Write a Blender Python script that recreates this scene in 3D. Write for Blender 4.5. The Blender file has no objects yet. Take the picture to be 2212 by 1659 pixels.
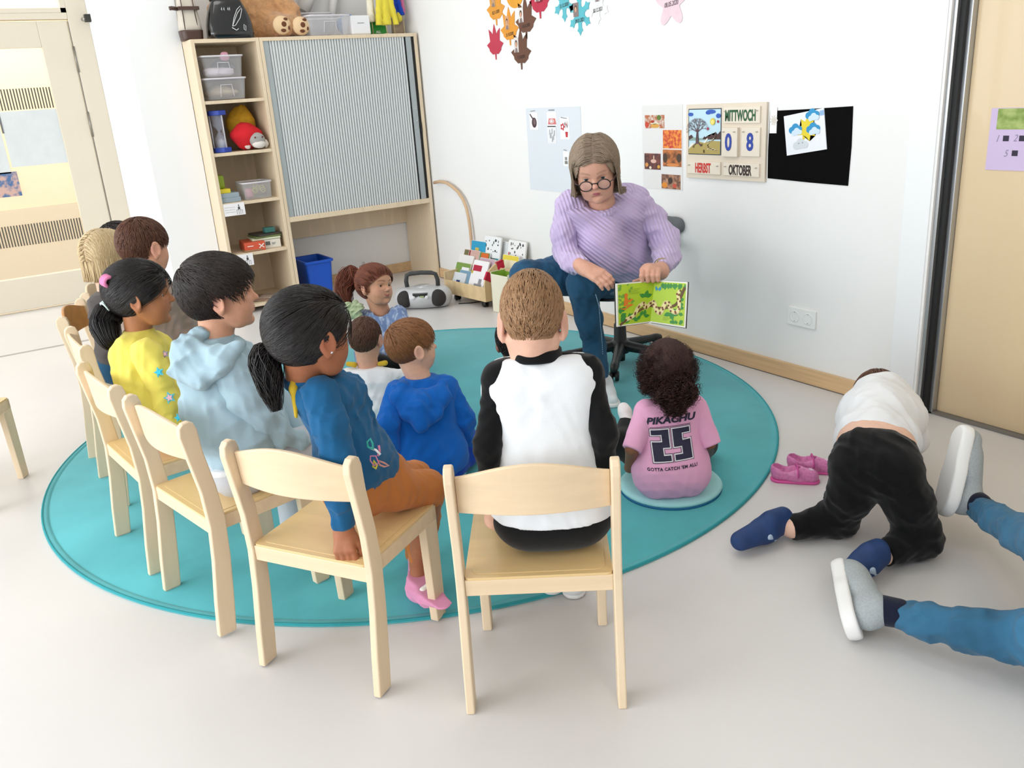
import bpy, bmesh, math, random
import numpy as np
from mathutils import Vector, Matrix
random.seed(7); RNG=np.random.RandomState(5)
COL=bpy.context.scene.collection
SC=bpy.context.scene
# ---------------------------------------------------------------- camera
F_PX=1833.55; CAM=np.array([0.0,0.0,1.355])
CX=np.array([0.544098,0.836339,-0.066757]); CZ=np.array([-0.8035,0.4972,-0.32695])
CZ=CZ/np.linalg.norm(CZ); CX=CX-(CX@CZ)*CZ; CX/=np.linalg.norm(CX); CY=np.cross(CX,CZ)
def atd(u,v,d):
    """point seen at pixel u,v of the photograph, d metres deep"""
    r=CZ+CX*(u-1106)/F_PX-CY*(v-829.5)/F_PX
    return Vector(CAM+r*d)
def atz(u,v,z=0.0):
    r=CZ+CX*(u-1106)/F_PX-CY*(v-829.5)/F_PX
    return Vector(CAM+r*((z-CAM[2])/r[2]))
def atp(u,v,ax,val):
    r=CZ+CX*(u-1106)/F_PX-CY*(v-829.5)/F_PX
    return Vector(CAM+r*((val-CAM[ax])/r[ax]))
def dep(p): return float((np.array(p)-CAM)@CZ)
cam=bpy.data.cameras.new('camera'); camo=bpy.data.objects.new('camera',cam); COL.objects.link(camo)
cam.sensor_width=36; cam.lens=F_PX/2212*36; cam.clip_start=0.05
M=Matrix((tuple(CX),tuple(CY),tuple(-CZ))).transposed().to_4x4(); M.translation=Vector(CAM)
camo.matrix_world=M; SC.camera=camo
# ---------------------------------------------------------------- materials
def lin(c):
    if isinstance(c,str):
        c=[int(c[i:i+2],16)/255 for i in (0,2,4)]
    return [x/12.92 if x<=0.04045 else ((x+0.055)/1.055)**2.4 for x in c]
MATS={}
def mat(name,col='808080',rough=0.6,metal=0.0,var=0.0,vscale=8,bump=0.0,bscale=60,spec=0.5,trans=0.0,alpha=1.0,
        stretch=(1,1,1),col2=None,kind='noise',sheen=0.0,sub=0.0,attr=None,coord='Object',emit=None,coat=0.0,detail=4,
        bkind='noise',bstretch=None,brot=(0,0,0),bdist=0.002,ramp=(0.35,0.65)):
    if name in MATS: return MATS[name]
    m=bpy.data.materials.new(name); m.use_nodes=True; nt=m.node_tree; N=nt.nodes; L=nt.links
    b=N['Principled BSDF']; c=lin(col)
    b.inputs['Base Color'].default_value=(*c,1); b.inputs['Roughness'].default_value=rough
    b.inputs['Metallic'].default_value=metal; b.inputs['Specular IOR Level'].default_value=spec
    if trans: b.inputs['Transmission Weight'].default_value=trans
    if alpha<1: b.inputs['Alpha'].default_value=alpha
    if sheen: b.inputs['Sheen Weight'].default_value=sheen
    if coat: b.inputs['Coat Weight'].default_value=coat
    if sub: b.inputs['Subsurface Weight'].default_value=sub; b.inputs['Subsurface Scale'].default_value=0.01; b.inputs['Subsurface Radius'].default_value=(1,.35,.2)
    if emit: b.inputs['Emission Color'].default_value=(*lin(emit[0]),1); b.inputs['Emission Strength'].default_value=emit[1]
    tc=N.new('ShaderNodeTexCoord'); src=None
    if attr:
        a=N.new('ShaderNodeAttribute'); a.attribute_name=attr; src=a.outputs['Color']; L.new(src,b.inputs['Base Color'])
    if var>0 or col2:
        mp=N.new('ShaderNodeMapping'); mp.inputs['Scale'].default_value=stretch; L.new(tc.outputs[coord],mp.inputs['Vector'])
        if kind=='wave':
            t=N.new('ShaderNodeTexWave'); t.inputs['Scale'].default_value=vscale; t.inputs['Distortion'].default_value=6; t.inputs['Detail'].default_value=3; t.inputs['Detail Scale'].default_value=1.2; out=t.outputs['Fac']
        elif kind=='voronoi':
            t=N.new('ShaderNodeTexVoronoi'); t.inputs['Scale'].default_value=vscale; out=t.outputs['Distance']
        else:
            t=N.new('ShaderNodeTexNoise'); t.inputs['Scale'].default_value=vscale; t.inputs['Detail'].default_value=detail; out=t.outputs['Fac']
        L.new(mp.outputs['Vector'],t.inputs['Vector'])
        r=N.new('ShaderNodeValToRGB'); r.color_ramp.elements[0].position=ramp[0]; r.color_ramp.elements[1].position=ramp[1]
        c2=lin(col2) if col2 else [min(1,x*(1-var)) for x in c]
        if attr: r.color_ramp.elements[0].color=(1,1,1,1); r.color_ramp.elements[1].color=(1-var,1-var,1-var,1)
        else: r.color_ramp.elements[0].color=(*c,1); r.color_ramp.elements[1].color=(*c2,1)
        L.new(out,r.inputs['Fac'])
        if attr:
            mx=N.new('ShaderNodeMix'); mx.data_type='RGBA'; mx.blend_type='MULTIPLY'; mx.inputs['Factor'].default_value=1
            L.new(src,mx.inputs['A']); L.new(r.outputs['Color'],mx.inputs['B']); L.new(mx.outputs['Result'],b.inputs['Base Color'])
        else: L.new(r.outputs['Color'],b.inputs['Base Color'])
    if bump>0:
        mp=N.new('ShaderNodeMapping'); mp.inputs['Scale'].default_value=bstretch or stretch; mp.inputs['Rotation'].default_value=brot
        L.new(tc.outputs[coord],mp.inputs['Vector'])
        if bkind=='rib':
            t=N.new('ShaderNodeVectorMath'); t.operation='DOT_PRODUCT'; t.inputs[1].default_value=tuple(x*bscale for x in brot)
            sn_=N.new('ShaderNodeMath'); sn_.operation='SINE'; L.new(t.outputs['Value'],sn_.inputs[0]); out=sn_.outputs[0]; mp.inputs['Rotation'].default_value=(0,0,0); mp.inputs['Scale'].default_value=(1,1,1)
            L.new(mp.outputs['Vector'],t.inputs[0])
        else:
            t=N.new('ShaderNodeTexNoise'); t.inputs['Scale'].default_value=bscale; t.inputs['Detail'].default_value=3; out=t.outputs['Fac']
        if bkind!='rib': L.new(mp.outputs['Vector'],t.inputs['Vector'])
        bp=N.new('ShaderNodeBump'); bp.inputs['Strength'].default_value=bump; bp.inputs['Distance'].default_value=bdist
        L.new(out,bp.inputs['Height']); L.new(bp.outputs['Normal'],b.inputs['Normal'])
    MATS[name]=m; return m
# ---------------------------------------------------------------- object helpers
def link(o,parent=None):
    COL.objects.link(o)
    if parent is not None: o.parent=parent
    return o
def mesh_obj(name,bm,m,parent=None,smooth=False,bevel=0,bseg=2,loc=None,rot=None,auto=None):
    me=bpy.data.meshes.new(name); bm.normal_update(); bm.to_mesh(me); bm.free()
    for mm in (m if isinstance(m,(list,tuple)) else [m]): me.materials.append(mm)
    o=bpy.data.objects.new(name,me); link(o,parent)
    if smooth: me.polygons.foreach_set('use_smooth',[True]*len(me.polygons))
    if bevel:
        md=o.modifiers.new('bevel','BEVEL'); md.width=bevel; md.segments=bseg; md.limit_method='ANGLE'; md.angle_limit=math.radians(40); md.harden_normals=False
    if loc is not None: o.location=loc
    if rot is not None: o.rotation_euler=rot
    return o
def empty(name,loc=(0,0,0),rz=0.0,rot=None):
    o=bpy.data.objects.new(name,None); COL.objects.link(o); o.location=loc; o.empty_display_size=0.05
    o.rotation_euler=rot if rot else (0,0,rz)
    return o
def tag(o,label=None,cat=None,group=None,kind=None):
    if label: o['label']=label
    if cat: o['category']=cat
    if group: o['group']=group
    if kind: o['kind']=kind
    return o
def struct(o): o['kind']='structure'; return o
def copy_tree(o,parent=None):
    c=o.copy(); COL.objects.link(c); c.parent=parent
    for ch in [x for x in COL.objects if x.parent is o]: copy_tree(ch,c)
    return c
def box(bm,x0,x1,y0,y1,z0,z1,mi=0,mtx=None):
    vs=[bm.verts.new((x,y,z)) for z in (z0,z1) for y in (y0,y1) for x in (x0,x1)]
    if mtx is not None:
        for v in vs: v.co=mtx@v.co
    for f in ((0,2,3,1),(4,5,7,6),(0,1,5,4),(2,6,7,3),(0,4,6,2),(1,3,7,5)):
        fa=bm.faces.new([vs[i] for i in f]); fa.material_index=mi
    return vs
def boxobj(name,m,x0,x1,y0,y1,z0,z1,parent=None,bevel=0.0,**k):
    bm=bmesh.new(); box(bm,x0,x1,y0,y1,z0,z1); return mesh_obj(name,bm,m,parent,bevel=bevel,**k)
def prism(bm,pts,axis,a0,a1,mi=0,mtx=None,holes=None):
    """extrude polygon pts (2-D) along axis from a0 to a1"""
    def P(p,a):
        v=Vector((p[0],p[1],a)) if axis==2 else Vector((p[0],a,p[1])) if axis==1 else Vector((a,p[0],p[1]))
        return mtx@v if mtx is not None else v
    lo=[bm.verts.new(P(p,a0)) for p in pts]; hi=[bm.verts.new(P(p,a1)) for p in pts]; n=len(pts)
    fs=[bm.faces.new(lo[::-1]),bm.faces.new(hi)]
    for i in range(n): fs.append(bm.faces.new((lo[i],lo[(i+1)%n],hi[(i+1)%n],hi[i])))
    for f in fs: f.material_index=mi
    return fs
def rrect(w,h,r,n=4,cx=0,cy=0):
    pts=[]
    for (sx,sy,a0) in ((1,1,0),(-1,1,90),(-1,-1,180),(1,-1,270)):
        for i in range(n+1):
            a=math.radians(a0+90*i/n); pts.append((cx+sx*(w/2-r)+r*math.cos(a),cy+sy*(h/2-r)+r*math.sin(a)))
    return pts
def frame_of(d):
    d=Vector(d).normalized(); a=Vector((0,0,1)) if abs(d.z)<0.9 else Vector((1,0,0))
    x=d.cross(a).normalized(); return x,d.cross(x).normalized()
def tube(bm,pts,rad,n=8,cap=True,mi=0,closed=False,flat=1.0):
    """tube along points; rad number or list"""
    pts=[Vector(p) for p in pts]; k=len(pts); R=[rad]*k if isinstance(rad,(int,float)) else list(rad)
    rings=[]; x=None
    for i,p in enumerate(pts):
        if closed: d=pts[(i+1)%k]-pts[i-1]
        else: d=pts[min(i+1,k-1)]-pts[max(i-1,0)]
        if d.length<1e-9: d=Vector((0,0,1))
        d.normalize()
        if x is None: x,_=frame_of(d)
        else:
            x=x-x.dot(d)*d
            if x.length<1e-6: x,_=frame_of(d)
            x.normalize()
        y=d.cross(x)
        rings.append([bm.verts.new(p+R[i]*(math.cos(2*math.pi*j/n)*x+flat*math.sin(2*math.pi*j/n)*y)) for j in range(n)])
    m=k if closed else k-1
    for i in range(m):
        a,b=rings[i],rings[(i+1)%k]
        for j in range(n):
            f=bm.faces.new((a[j],a[(j+1)%n],b[(j+1)%n],b[j])); f.material_index=mi; f.smooth=True
    if cap and not closed:
        f=bm.faces.new(rings[0][::-1]); f.material_index=mi; f=bm.faces.new(rings[-1]); f.material_index=mi
def lathe(bm,prof,n=24,mi=0,c=(0,0,0),mtx=None,smooth=True):
    rings=[]
    for r,z in prof:
        if r<1e-6:
            v=Vector((c[0],c[1],c[2]+z)); v=mtx@v if mtx is not None else v; rings.append([bm.verts.new(v)])
        else:
            ring=[]
            for j in range(n):
                v=Vector((c[0]+r*math.cos(2*math.pi*j/n),c[1]+r*math.sin(2*math.pi*j/n),c[2]+z)); ring.append(bm.verts.new(mtx@v if mtx is not None else v))
            rings.append(ring)
    for a,b in zip(rings,rings[1:]):
        for j in range(n):
            q=[a[j%len(a)],a[(j+1)%len(a)],b[(j+1)%len(b)],b[j%len(b)]]
            q2=[]; [q2.append(v) for v in q if v not in q2]
            if len(q2)>2:
                f=bm.faces.new(q2); f.material_index=mi; f.smooth=smooth
def uvsphere(bm,c,r,n=12,mi=0,mtx=None,sc=(1,1,1)):
    m=Matrix.Translation(Vector(c)) @ (mtx.to_4x4() if mtx is not None else Matrix.Identity(4)) @ Matrix.Diagonal((*sc,1))
    lathe(bm,[(r*math.sin(math.pi*i/n),-r*math.cos(math.pi*i/n)) for i in range(n+1)],n=2*n,mi=mi,mtx=m)
def grid_sheet(bm,f,nu,nv,thick=0.0,mi=0,nrm=None):
    """surface f(u,v) sampled on a grid"""
    g=[[bm.verts.new(f(i/nu,j/nv)) for j in range(nv+1)] for i in range(nu+1)]
    for i in range(nu):
        for j in range(nv):
            q=bm.faces.new((g[i][j],g[i+1][j],g[i+1][j+1],g[i][j+1])); q.material_index=mi; q.smooth=True
    return g
def text_bm(bm,s,size,mtx,mi=0,ext=0.0006,sx=1.0,shear=0.0,bold=0.0,align='CENTER',spacing=1.0):
    cu=bpy.data.curves.new('t','FONT'); cu.body=s; cu.size=size; cu.extrude=ext; cu.align_x=align; cu.align_y='CENTER'
    cu.shear=shear; cu.offset=bold; cu.space_character=spacing; cu.resolution_u=3
    o=bpy.data.objects.new('t',cu); COL.objects.link(o); dg=bpy.context.evaluated_depsgraph_get(); dg.update()
    me=bpy.data.meshes.new_from_object(o.evaluated_get(dg)); me.transform(mtx@Matrix.Diagonal((sx,1,1,1)))
    n0=len(bm.faces); bm.from_mesh(me); bm.faces.ensure_lookup_table()
    for f in bm.faces[n0:]: f.material_index=mi
    bpy.data.objects.remove(o); bpy.data.curves.remove(cu); bpy.data.meshes.remove(me)
# standard materials
WOOD=mat('maple_wood','EBD4B4',0.42,var=0.07,vscale=3,stretch=(12,12,.8),bump=0.05,bscale=90)
WOODH=mat('maple_wood_level','ECD2AF',0.42,var=0.08,vscale=3,stretch=(.8,12,12))
SEATW=mat('lacquered_seat','E9C78E',0.33,var=0.08,vscale=2.5,stretch=(1,9,9),coat=.2)
CABW=mat('cabinet_maple','E6D2B4',0.5,var=0.07,vscale=2.0,kind='wave',stretch=(6,6,.8))
BASEW=mat('baseboard_wood','DDB98C',0.45,var=0.16,vscale=2,stretch=(1.5,10,30))
WHITE=mat('white_wall_paint','EFEEEC',0.85,bump=0.05,bscale=300)
BLACKP=mat('black_plastic','151515',0.45)
CHROME=mat('chrome','C8C8CC',0.2,metal=1)
# ================================================================ ROOM
YW=3.06   # wall with the calendar
floor_m=mat('linoleum_floor','DBD8D6',0.36,var=0.05,vscale=1.2,bump=0.03,bscale=500,spec=.4)
o=boxobj('floor',floor_m,-10.5,3.6,-4.2,3.4,-0.1,0); struct(o)
o=boxobj('ceiling',mat('ceiling_paint','F2F2F0',0.9),-10.5,3.6,-4.2,3.4,3.0,3.1); struct(o)
o=boxobj('wall_right',WHITE,-6.5,-1.86,YW,YW+0.25,0,3.0); struct(o)
o=boxobj('trim_1',mat('white_frame_paint','F0F1F2',0.5),-1.98,-1.87,YW-0.004,YW+0.10,0,3.0,bevel=.002); struct(o)
bm=bmesh.new(); box(bm,-1.868,-1.846,YW+.012,YW+.09,0,3); box(bm,-1.830,-1.812,YW+.05,YW+.10,0,3)
o=mesh_obj('trim_2',bm,mat('aluminium_profile','B9BCC0',0.32,metal=.85),bevel=.002); struct(o)
o=boxobj('trim_3',mat('rubber_seal','0C0C0D',0.6),-1.846,-1.826,YW+.03,YW+.09,0,3.0); struct(o)
DOORW=mat('door_veneer','E2C9A2',0.38,var=0.10,vscale=1.0,stretch=(1.6,1.6,.25),coat=.15,kind='noise')
o=boxobj('door_2',DOORW,-1.812,0.35,YW+.08,YW+.13,0.008,2.9,bevel=.003); struct(o)
o=boxobj('trim_4',mat('door_sill','77736E',0.5),-1.86,0.35,YW+.05,YW+.14,0,.008); struct(o)
o=boxobj('wall_near_right',WHITE,.35,3.6,YW,YW+.25,0,3.0); struct(o)
# end wall behind the cabinet, pillar block, left wall with the glazed door
o=boxobj('wall_end',WHITE,-6.6,-6.35,1.12,YW,0,3.0); struct(o)
o=boxobj('wall_pillar',mat('white_pillar_paint','F3F4F5',0.8),-7.4,-6.10,1.123,1.452,0,3.0); struct(o)
FRM=mat('door_frame_lacquer','DDD3C0',0.5,var=.03,vscale=2)
XD=-7.4
bm=bmesh.new()
box(bm,XD-.06,XD+.03,0.985,1.123,0,3.0)            # jamb
box(bm,XD-.06,XD+.03,-.35,.985,2.055,2.10)
box(bm,XD-.06,XD+.03,-.46,-.35,0,3.0)
o=mesh_obj('trim_5',bm,FRM,bevel=.004); struct(o)
o=boxobj('wall_left',WHITE,XD-.2,XD,-4.2,-.46,0,3.0); struct(o)
o=boxobj('wall_left_top',WHITE,XD-.2,XD,-.46,1.123,2.62,3.0); struct(o)
bm=bmesh.new()
box(bm,XD-.02,XD+.02,.775,.975,.012,2.045); box(bm,XD-.02,XD+.02,-.34,-.16,.012,2.045)
box(bm,XD-.02,XD+.02,-.16,.775,1.87,2.045); box(bm,XD-.02,XD+.02,-.16,.775,.012,.255)
door1=mesh_obj('door_1',bm,FRM,bevel=.004); struct(door1)
glass=mat('clear_glass','FFFFFF',0.03,alpha=0.12,spec=.6)
o=boxobj('glass_pane',glass,XD-.004,XD+.004,-.16,.775,.255,1.87,parent=door1)
stripe_m=mat('stripe_foil','4B4943',0.5)
for (z0,z1) in ((1.455,1.60),(.49,.645)):
    bm=bmesh.new(); y=-.14
    while y<.775:
        box(bm,XD+.0045,XD+.006,y,y+.0085,z0,z1); y+=.0195
    mesh_obj('stripe_band',bm,stripe_m,parent=door1)
bm=bmesh.new()
for z in (1.78,1.32,.45): tube(bm,[(XD+.028,.982,z-.09),(XD+.028,.982,z+.09)],.008,8)
box(bm,XD+.018,XD+.024,.976,.986,.02,2.04)
mesh_obj('hinge',bm,mat('brushed_steel','8E8A82',0.35,metal=.8),parent=door1)
o=boxobj('window_1',glass,XD-.004,XD+.004,-.35,.95,2.13,2.60); struct(o)
bm=bmesh.new(); box(bm,XD-.05,XD+.03,.95,.985,2.10,2.62); box(bm,XD-.05,XD+.03,-.35,.985,2.10,2.13); box(bm,XD-.05,XD+.03,-.35,.985,2.60,2.62)
o=mesh_obj('trim_6',bm,FRM); struct(o)
# corridor beyond the glass
cor=mat('corridor_paint','F3E3C4',0.8)
o=boxobj('wall_corridor',cor,-9.3,-9.2,-1.6,1.9,0,3.0); struct(o)
o=boxobj('wall_corridor_low',mat('corridor_dado','D9CDB0',.7),-9.2,-9.17,-1.6,1.9,0,.62); struct(o)
o=boxobj('wall_corridor_side',cor,-9.3,XD-.2,1.85,1.95,0,3.0); struct(o)
o=boxobj('wall_corridor_side_far',cor,-9.3,XD-.2,-1.7,-1.6,0,3.0); struct(o)
# papers taped on the door glass
def paper(name,m,pts,ax,val,th,label,cat,parent=None,group=None,bm_only=False):
    pass
gp=mat('translucent_paper','D6DBDB',0.8,var=.05,vscale=12)
for i,(y0,y1,z0,z1,lab) in enumerate(((.40,.776,1.06,1.447,'pale grey paper sheet taped on door glass beside the hinges'),(.0,.385,1.02,1.435,'pale grey paper sheet cut by the left photo edge on door glass'))):
    o=boxobj('paper_sheet',gp,XD+.007,XD+.009,y0,y1,z0,z1); tag(o,lab,'paper','paper sheets on the door glass')
o=boxobj('tape_strip',mat('grey_tape','6A6C70',.5),XD+.009,XD+.011,.392,.404,1.30,1.44); tag(o,'dark grey tape strip between two papers on the door glass','tape')
ph=mat('blurry_photo','4E6F9A',0.4,col2='CBA89C',vscale=22,ramp=(.42,.58))
o=boxobj('photo_print',ph,XD+.007,XD+.009,.20,.42,.855,1.03); tag(o,'blue and pink photo print taped low on door glass','photo')
bm=bmesh.new(); tube(bm,[(XD+.03,1.085,2.05),(XD+.10,1.10,2.05)],.014,10); box(bm,XD+.09,XD+.15,1.085,1.125,2.025,2.075,mi=1)
o=mesh_obj('door_stopper',bm,[CHROME,mat('dark_rubber','33322F',.7)]); tag(o,'small dark door stop with steel rod beside the glazed door','door stop')
# near and window walls (behind the camera)
o=boxobj('wall_near',WHITE,3.35,3.6,-4.2,3.4,0,3.0); struct(o)
bm=bmesh.new(); box(bm,-7.4,3.6,-4.2,-3.95,0,.45); box(bm,-7.4,3.6,-4.2,-3.95,2.7,3.0); 
for x in (-7.4,-4.2,-1.0,2.6): box(bm,x,x+(.25 if x<2 else 1.0),-4.2,-3.95,.45,2.7)
o=mesh_obj('wall_window_side',bm,WHITE); struct(o)
for i,(x0,x1) in enumerate(((-7.15,-4.2),(-3.95,-1.0),(-.75,2.6))):
    bm=bmesh.new()
    for (a,b,c,d) in ((x0,x1,.45,.51),(x0,x1,2.64,2.70),(x0,x0+.06,.45,2.7),(x1-.06,x1,.45,2.7),((x0+x1)/2-.03,(x0+x1)/2+.03,.45,2.7)):
        box(bm,a,b,-4.12,-4.05,c,d)
    o=mesh_obj('window_%d'%(i+2),bm,FRM); struct(o)
# baseboards
for nm,a in (('baseboard_right',(-5.88,-1.98,YW-.016,YW,0,.075)),('baseboard_end',(-6.35,-6.334,1.5,YW,0,.075))):
    o=boxobj(nm,BASEW,*a,bevel=.003); struct(o)
o=boxobj('joint_shadow_strip',mat('joint_shadow','6B6259',.8),-5.9,-1.98,YW-.0175,YW-.001,0,.004); struct(o)  # dark strip painted in as the shadow line where baseboard meets floor
# floor joint strips
o=boxobj('trim_8',mat('floor_joint','A8A29B',.6),-6.03,-6.0,-4,1.1,0,.0015); struct(o)
# round rug
rug_m=mat('teal_rug','5AB6BE',0.95,var=0.16,vscale=3.5,bump=.35,bscale=700,sheen=.2,spec=.1,bdist=.001)
RC=Vector((-3.178,1.487,0)); RR=1.50
bm=bmesh.new(); lathe(bm,[(0,.0075),(RR-.03,.0075),(RR-.028,.0065),(RR-.024,.0065),(RR-.022,.0085),(RR-.006,.008),(RR,.004),(RR,0.0005),(0,0.0005)],n=160)
rug=empty('round_rug',RC); tag(rug,'large round teal rug under the chairs and seated children','rug')
mesh_obj('pile',bm,rug_m,rug)
bm=bmesh.new(); tube(bm,[(RR*math.cos(a*math.pi/80)*.9975,RR*math.sin(a*math.pi/80)*.9975,.006) for a in range(160)],.0045,6,closed=True)
mesh_obj('bound_edge',bm,mat('rug_binding','2E98A0',.9),rug)
# double socket
bm=bmesh.new(); prism(bm,rrect(.152,.082,.006,cx=-2.428,cy=.302),1,YW-.010,YW-.0005)
sk=mesh_obj('power_socket',bm,mat('socket_plastic','F3F3F1',.35,coat=.3),bevel=.0015); tag(sk,'white double wall socket low on the right wall','socket')
for dx in (-.036,.036):
    bm=bmesh.new(); mtx=Matrix.Translation((-2.428+dx,YW-.010,.302))@Matrix.Rotation(math.pi/2,4,'X')
    lathe(bm,[(.027,-.001),(.027,.001),(.0215,.001),(.0205,-.004),(0,-.004)],24,mtx=mtx)
    ins=mesh_obj('insert',bm,MATS['socket_plastic'],sk)
    bm=bmesh.new()
    for s in (-1,1): lathe(bm,[(.0028,-.0035),(0,-.0035)],10,mtx=mtx@Matrix.Translation((s*.0095,0,.0)))
    for s in (-1,1): box(bm,-.002,.002,-.0215+ (0 if s<0 else .041),-.0195+(0 if s<0 else .041),-.003,.0015,mtx=mtx)
    mesh_obj('contact_hole',bm,mat('socket_dark','3A3A3A',.5),ins)
# ================================================================ LIGHT
w=bpy.data.worlds.new('world'); SC.world=w; w.use_nodes=True
w.node_tree.nodes['Background'].inputs['Color'].default_value=(.85,.92,1,1); w.node_tree.nodes['Background'].inputs['Strength'].default_value=1.6
def area(name,loc,rot,sx,sy,e,col=(1,1,1)):
    l=bpy.data.lights.new(name,'AREA'); l.shape='RECTANGLE'; l.size=sx; l.size_y=sy; l.energy=e; l.color=col
    o=bpy.data.objects.new(name,l); COL.objects.link(o); o.location=loc; o.rotation_euler=rot; return o
R_=math.radians
for i,x in enumerate((-5.67,-2.47,.92)):
    area('window_daylight_%d'%i,(x,-4.3,1.6),(R_(90),0,0),2.8,2.1,(150,190,120)[i],(.93,.97,1))
for i,(x,y) in enumerate(((-5,-1.2),(-2.2,-1.2),(-5,1.6),(-2.2,1.4),(.8,.6))):
    l=area('ceiling_lamp_%d'%i,(x,y,2.97),(0,0,0),1.2,.6,13,(1,.97,.93))
area('corridor_lamp',(-8.4,.2,2.95),(0,0,0),1.5,2.5,95,(1,.95,.87))
SC.view_settings.view_transform='Standard'; SC.view_settings.look='None'; SC.view_settings.gamma=1; SC.view_settings.exposure=-0.58
# ================================================================ CABINET WALL
XC=-5.88; XB=-6.34
cab=empty('shelf_cabinet',(XC,1.68,0)); tag(cab,'tall open shelf unit of pale maple left of the grey roller cabinet','shelf unit')
def P(name,m,par,x0,x1,y0,y1,z0,z1,bevel=.0015):
    l=par.matrix_world.translation if False else par.location
    return boxobj(name,m,x0-l.x,x1-l.x,y0-l.y,y1-l.y,z0-l.z,z1-l.z,parent=par,bevel=bevel)
P('side_panel',CABW,cab,XB+.24,XC,1.455,1.478,0.0,1.785)
P('side_panel',CABW,cab,XB,XC,1.868,1.890,0.0,1.785)
P('back_panel',CABW,cab,XB,XB+.008,1.455,1.868,0.0,1.785)
P('top_panel',CABW,cab,XB+.008,XC,1.478,1.868,1.762,1.785)
for zt in (1.415,1.088,.765,.42,.06):
    P('shelf',CABW,cab,XB+.008,XC-.004,1.478,1.868,zt-.021,zt)
SHZ=dict(a=1.415,b=1.088,c=.765,d=.42,e=.06)
rc=empty('roller_cabinet',(XC,2.5,0)); tag(rc,'wide maple cabinet with ribbed grey roller shutter and open base','cabinet')
P('side_panel',CABW,rc,XB,XC,1.892,1.914,0.0,1.785)
P('side_panel',CABW,rc,XB+.0,XC,3.02,3.043,0.0,1.785)
P('top_panel',CABW,rc,XB,XC,1.914,3.02,1.762,1.785)
P('bottom_panel',CABW,rc,XB,XC,1.914,3.02,.583,.618)
P('back_rail',CABW,rc,XB+.01,XB+.03,1.914,3.02,.40,.583)
P('back_panel',CABW,rc,XB,XB+.01,1.914,3.02,.618,1.762)
shut=mat('roller_slat_grey','D0D4D4',0.45,metal=.15)
sh=empty('roller_shutter'); sh.parent=rc
l=rc.location
bm=bmesh.new(); y=1.953; PT_=.0198
pts=[]
yend=2.955; k=int((yend-y)/PT_)
prof=[]
for i in range(k):
    y0=y+i*PT_
    prof+=[(y0,-.012),(y0+.0005,-.020),(y0+.0042,-.020),(y0+.0047,-.012),(y0+.0075,-.0085),(y0+.012,-.0075),(y0+.0165,-.0085)]
prof.append((y+k*PT_,-.012))
lo=[bm.verts.new((XC+a-l.x,yy-l.y,.618)) for yy,a in prof]; hi=[bm.verts.new((XC+a-l.x,yy-l.y,1.762)) for yy,a in prof]
for i in range(len(prof)-1): bm.faces.new((lo[i],lo[i+1],hi[i+1],hi[i]))
bk=[bm.verts.new((XC-.022-l.x,prof[j][0]-l.y,z)) for j in (0,-1) for z in (.618,1.762)]
bm.faces.new((bk[0],bk[1],bk[3],bk[2])); 
bpy.data.objects.remove(sh)
sl=mesh_obj('shutter',bm,shut,rc); sl['label']='light grey vertical ribbed shutter'
P('shutter_end_bar',mat('shutter_bar_grey','A9B1B3',.4,metal=.2),rc,XC-.02,XC-.006,1.914,1.952,.618,1.762)
eb=P('shutter_end_bar',MATS['shutter_bar_grey'],rc,XC-.02,XC-.005,2.955,2.995,.618,1.762)
bm=bmesh.new()
for z in (1.27,1.185,1.14):
    bm=bmesh.new(); lathe(bm,[(.006,0),(.006,.003),(.003,.004),(0,.002)],12,mtx=Matrix.Translation((XC-.005-l.x,2.982-l.y,z))@Matrix.Rotation(math.pi/2,4,'Y'))
    mesh_obj('screw',bm,CHROME,eb)
P('gap_track',mat('dark_gap','1A1A1A',.7),rc,XC-.022,XC-.012,2.995,3.02,.618,1.762)
P('lock_catch',BLACKP,rc,XC-.012,XC-.001,3.0,3.012,1.10,1.17)
# rounded trim strip seen past the right side of the cabinet
# ---- boxes of clear plastic
CLEAR=mat('frosted_plastic','F2F2F6',0.25,alpha=.17,spec=.5)
CLEARR=mat('frosted_rim','EEEAF0',0.3,alpha=.75)
def clearbox(cx,cy,z,dx,dy,h,label,group,taper=.88,handle=True,parent=None,name='storage_box'):
    r=empty(name,(cx,cy,z)); tag(r,label,'storage box',group)
    bm=bmesh.new(); a=rrect(dx*taper,dy*taper,.02,3); b=rrect(dx,dy,.025,3); t=.0025
    A=[bm.verts.new((x,y,0.002)) for x,y in a]; B=[bm.verts.new((x,y,h)) for x,y in b]; n=len(a)
    Ai=[bm.verts.new((x*.97,y*.98,.006)) for x,y in a]; Bi=[bm.verts.new((x*.975,y*.983,h)) for x,y in b]
    bm.faces.new(A[::-1]); bm.faces.new(Ai)
    for i in range(n):
        j=(i+1)%n; bm.faces.new((A[i],A[j],B[j],B[i])); bm.faces.new((Bi[i],Bi[j],Ai[j],Ai[i])); bm.faces.new((B[i],B[j],Bi[j],Bi[i]))
    mesh_obj('tub',bm,CLEAR,r,smooth=False)
    bm=bmesh.new(); tube(bm,[(x*1.01,y*1.01,h-.004) for x,y in b],.006,6,closed=True); 
    if handle:
        tube(bm,[(dx/2*.955,-dy*.16,.02),(dx/2*.99,-dy*.13,h*.68),(dx/2*.99,dy*.13,h*.68),(dx/2*.955,dy*.16,.02)],.0025,5)
    mesh_obj('rim',bm,CLEARR,r)
    return r
b1=clearbox(-6.06,1.635,SHZ['a']+.001,.34,.27,.135,'clear plastic box holding beige things, lower of two on top shelf','clear boxes on the top shelf')
b2=clearbox(-6.06,1.64,SHZ['a']+.137,.33,.265,.135,'clear plastic box with dark, white and pink cloths, upper of two stacked','clear boxes on the top shelf')
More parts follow.
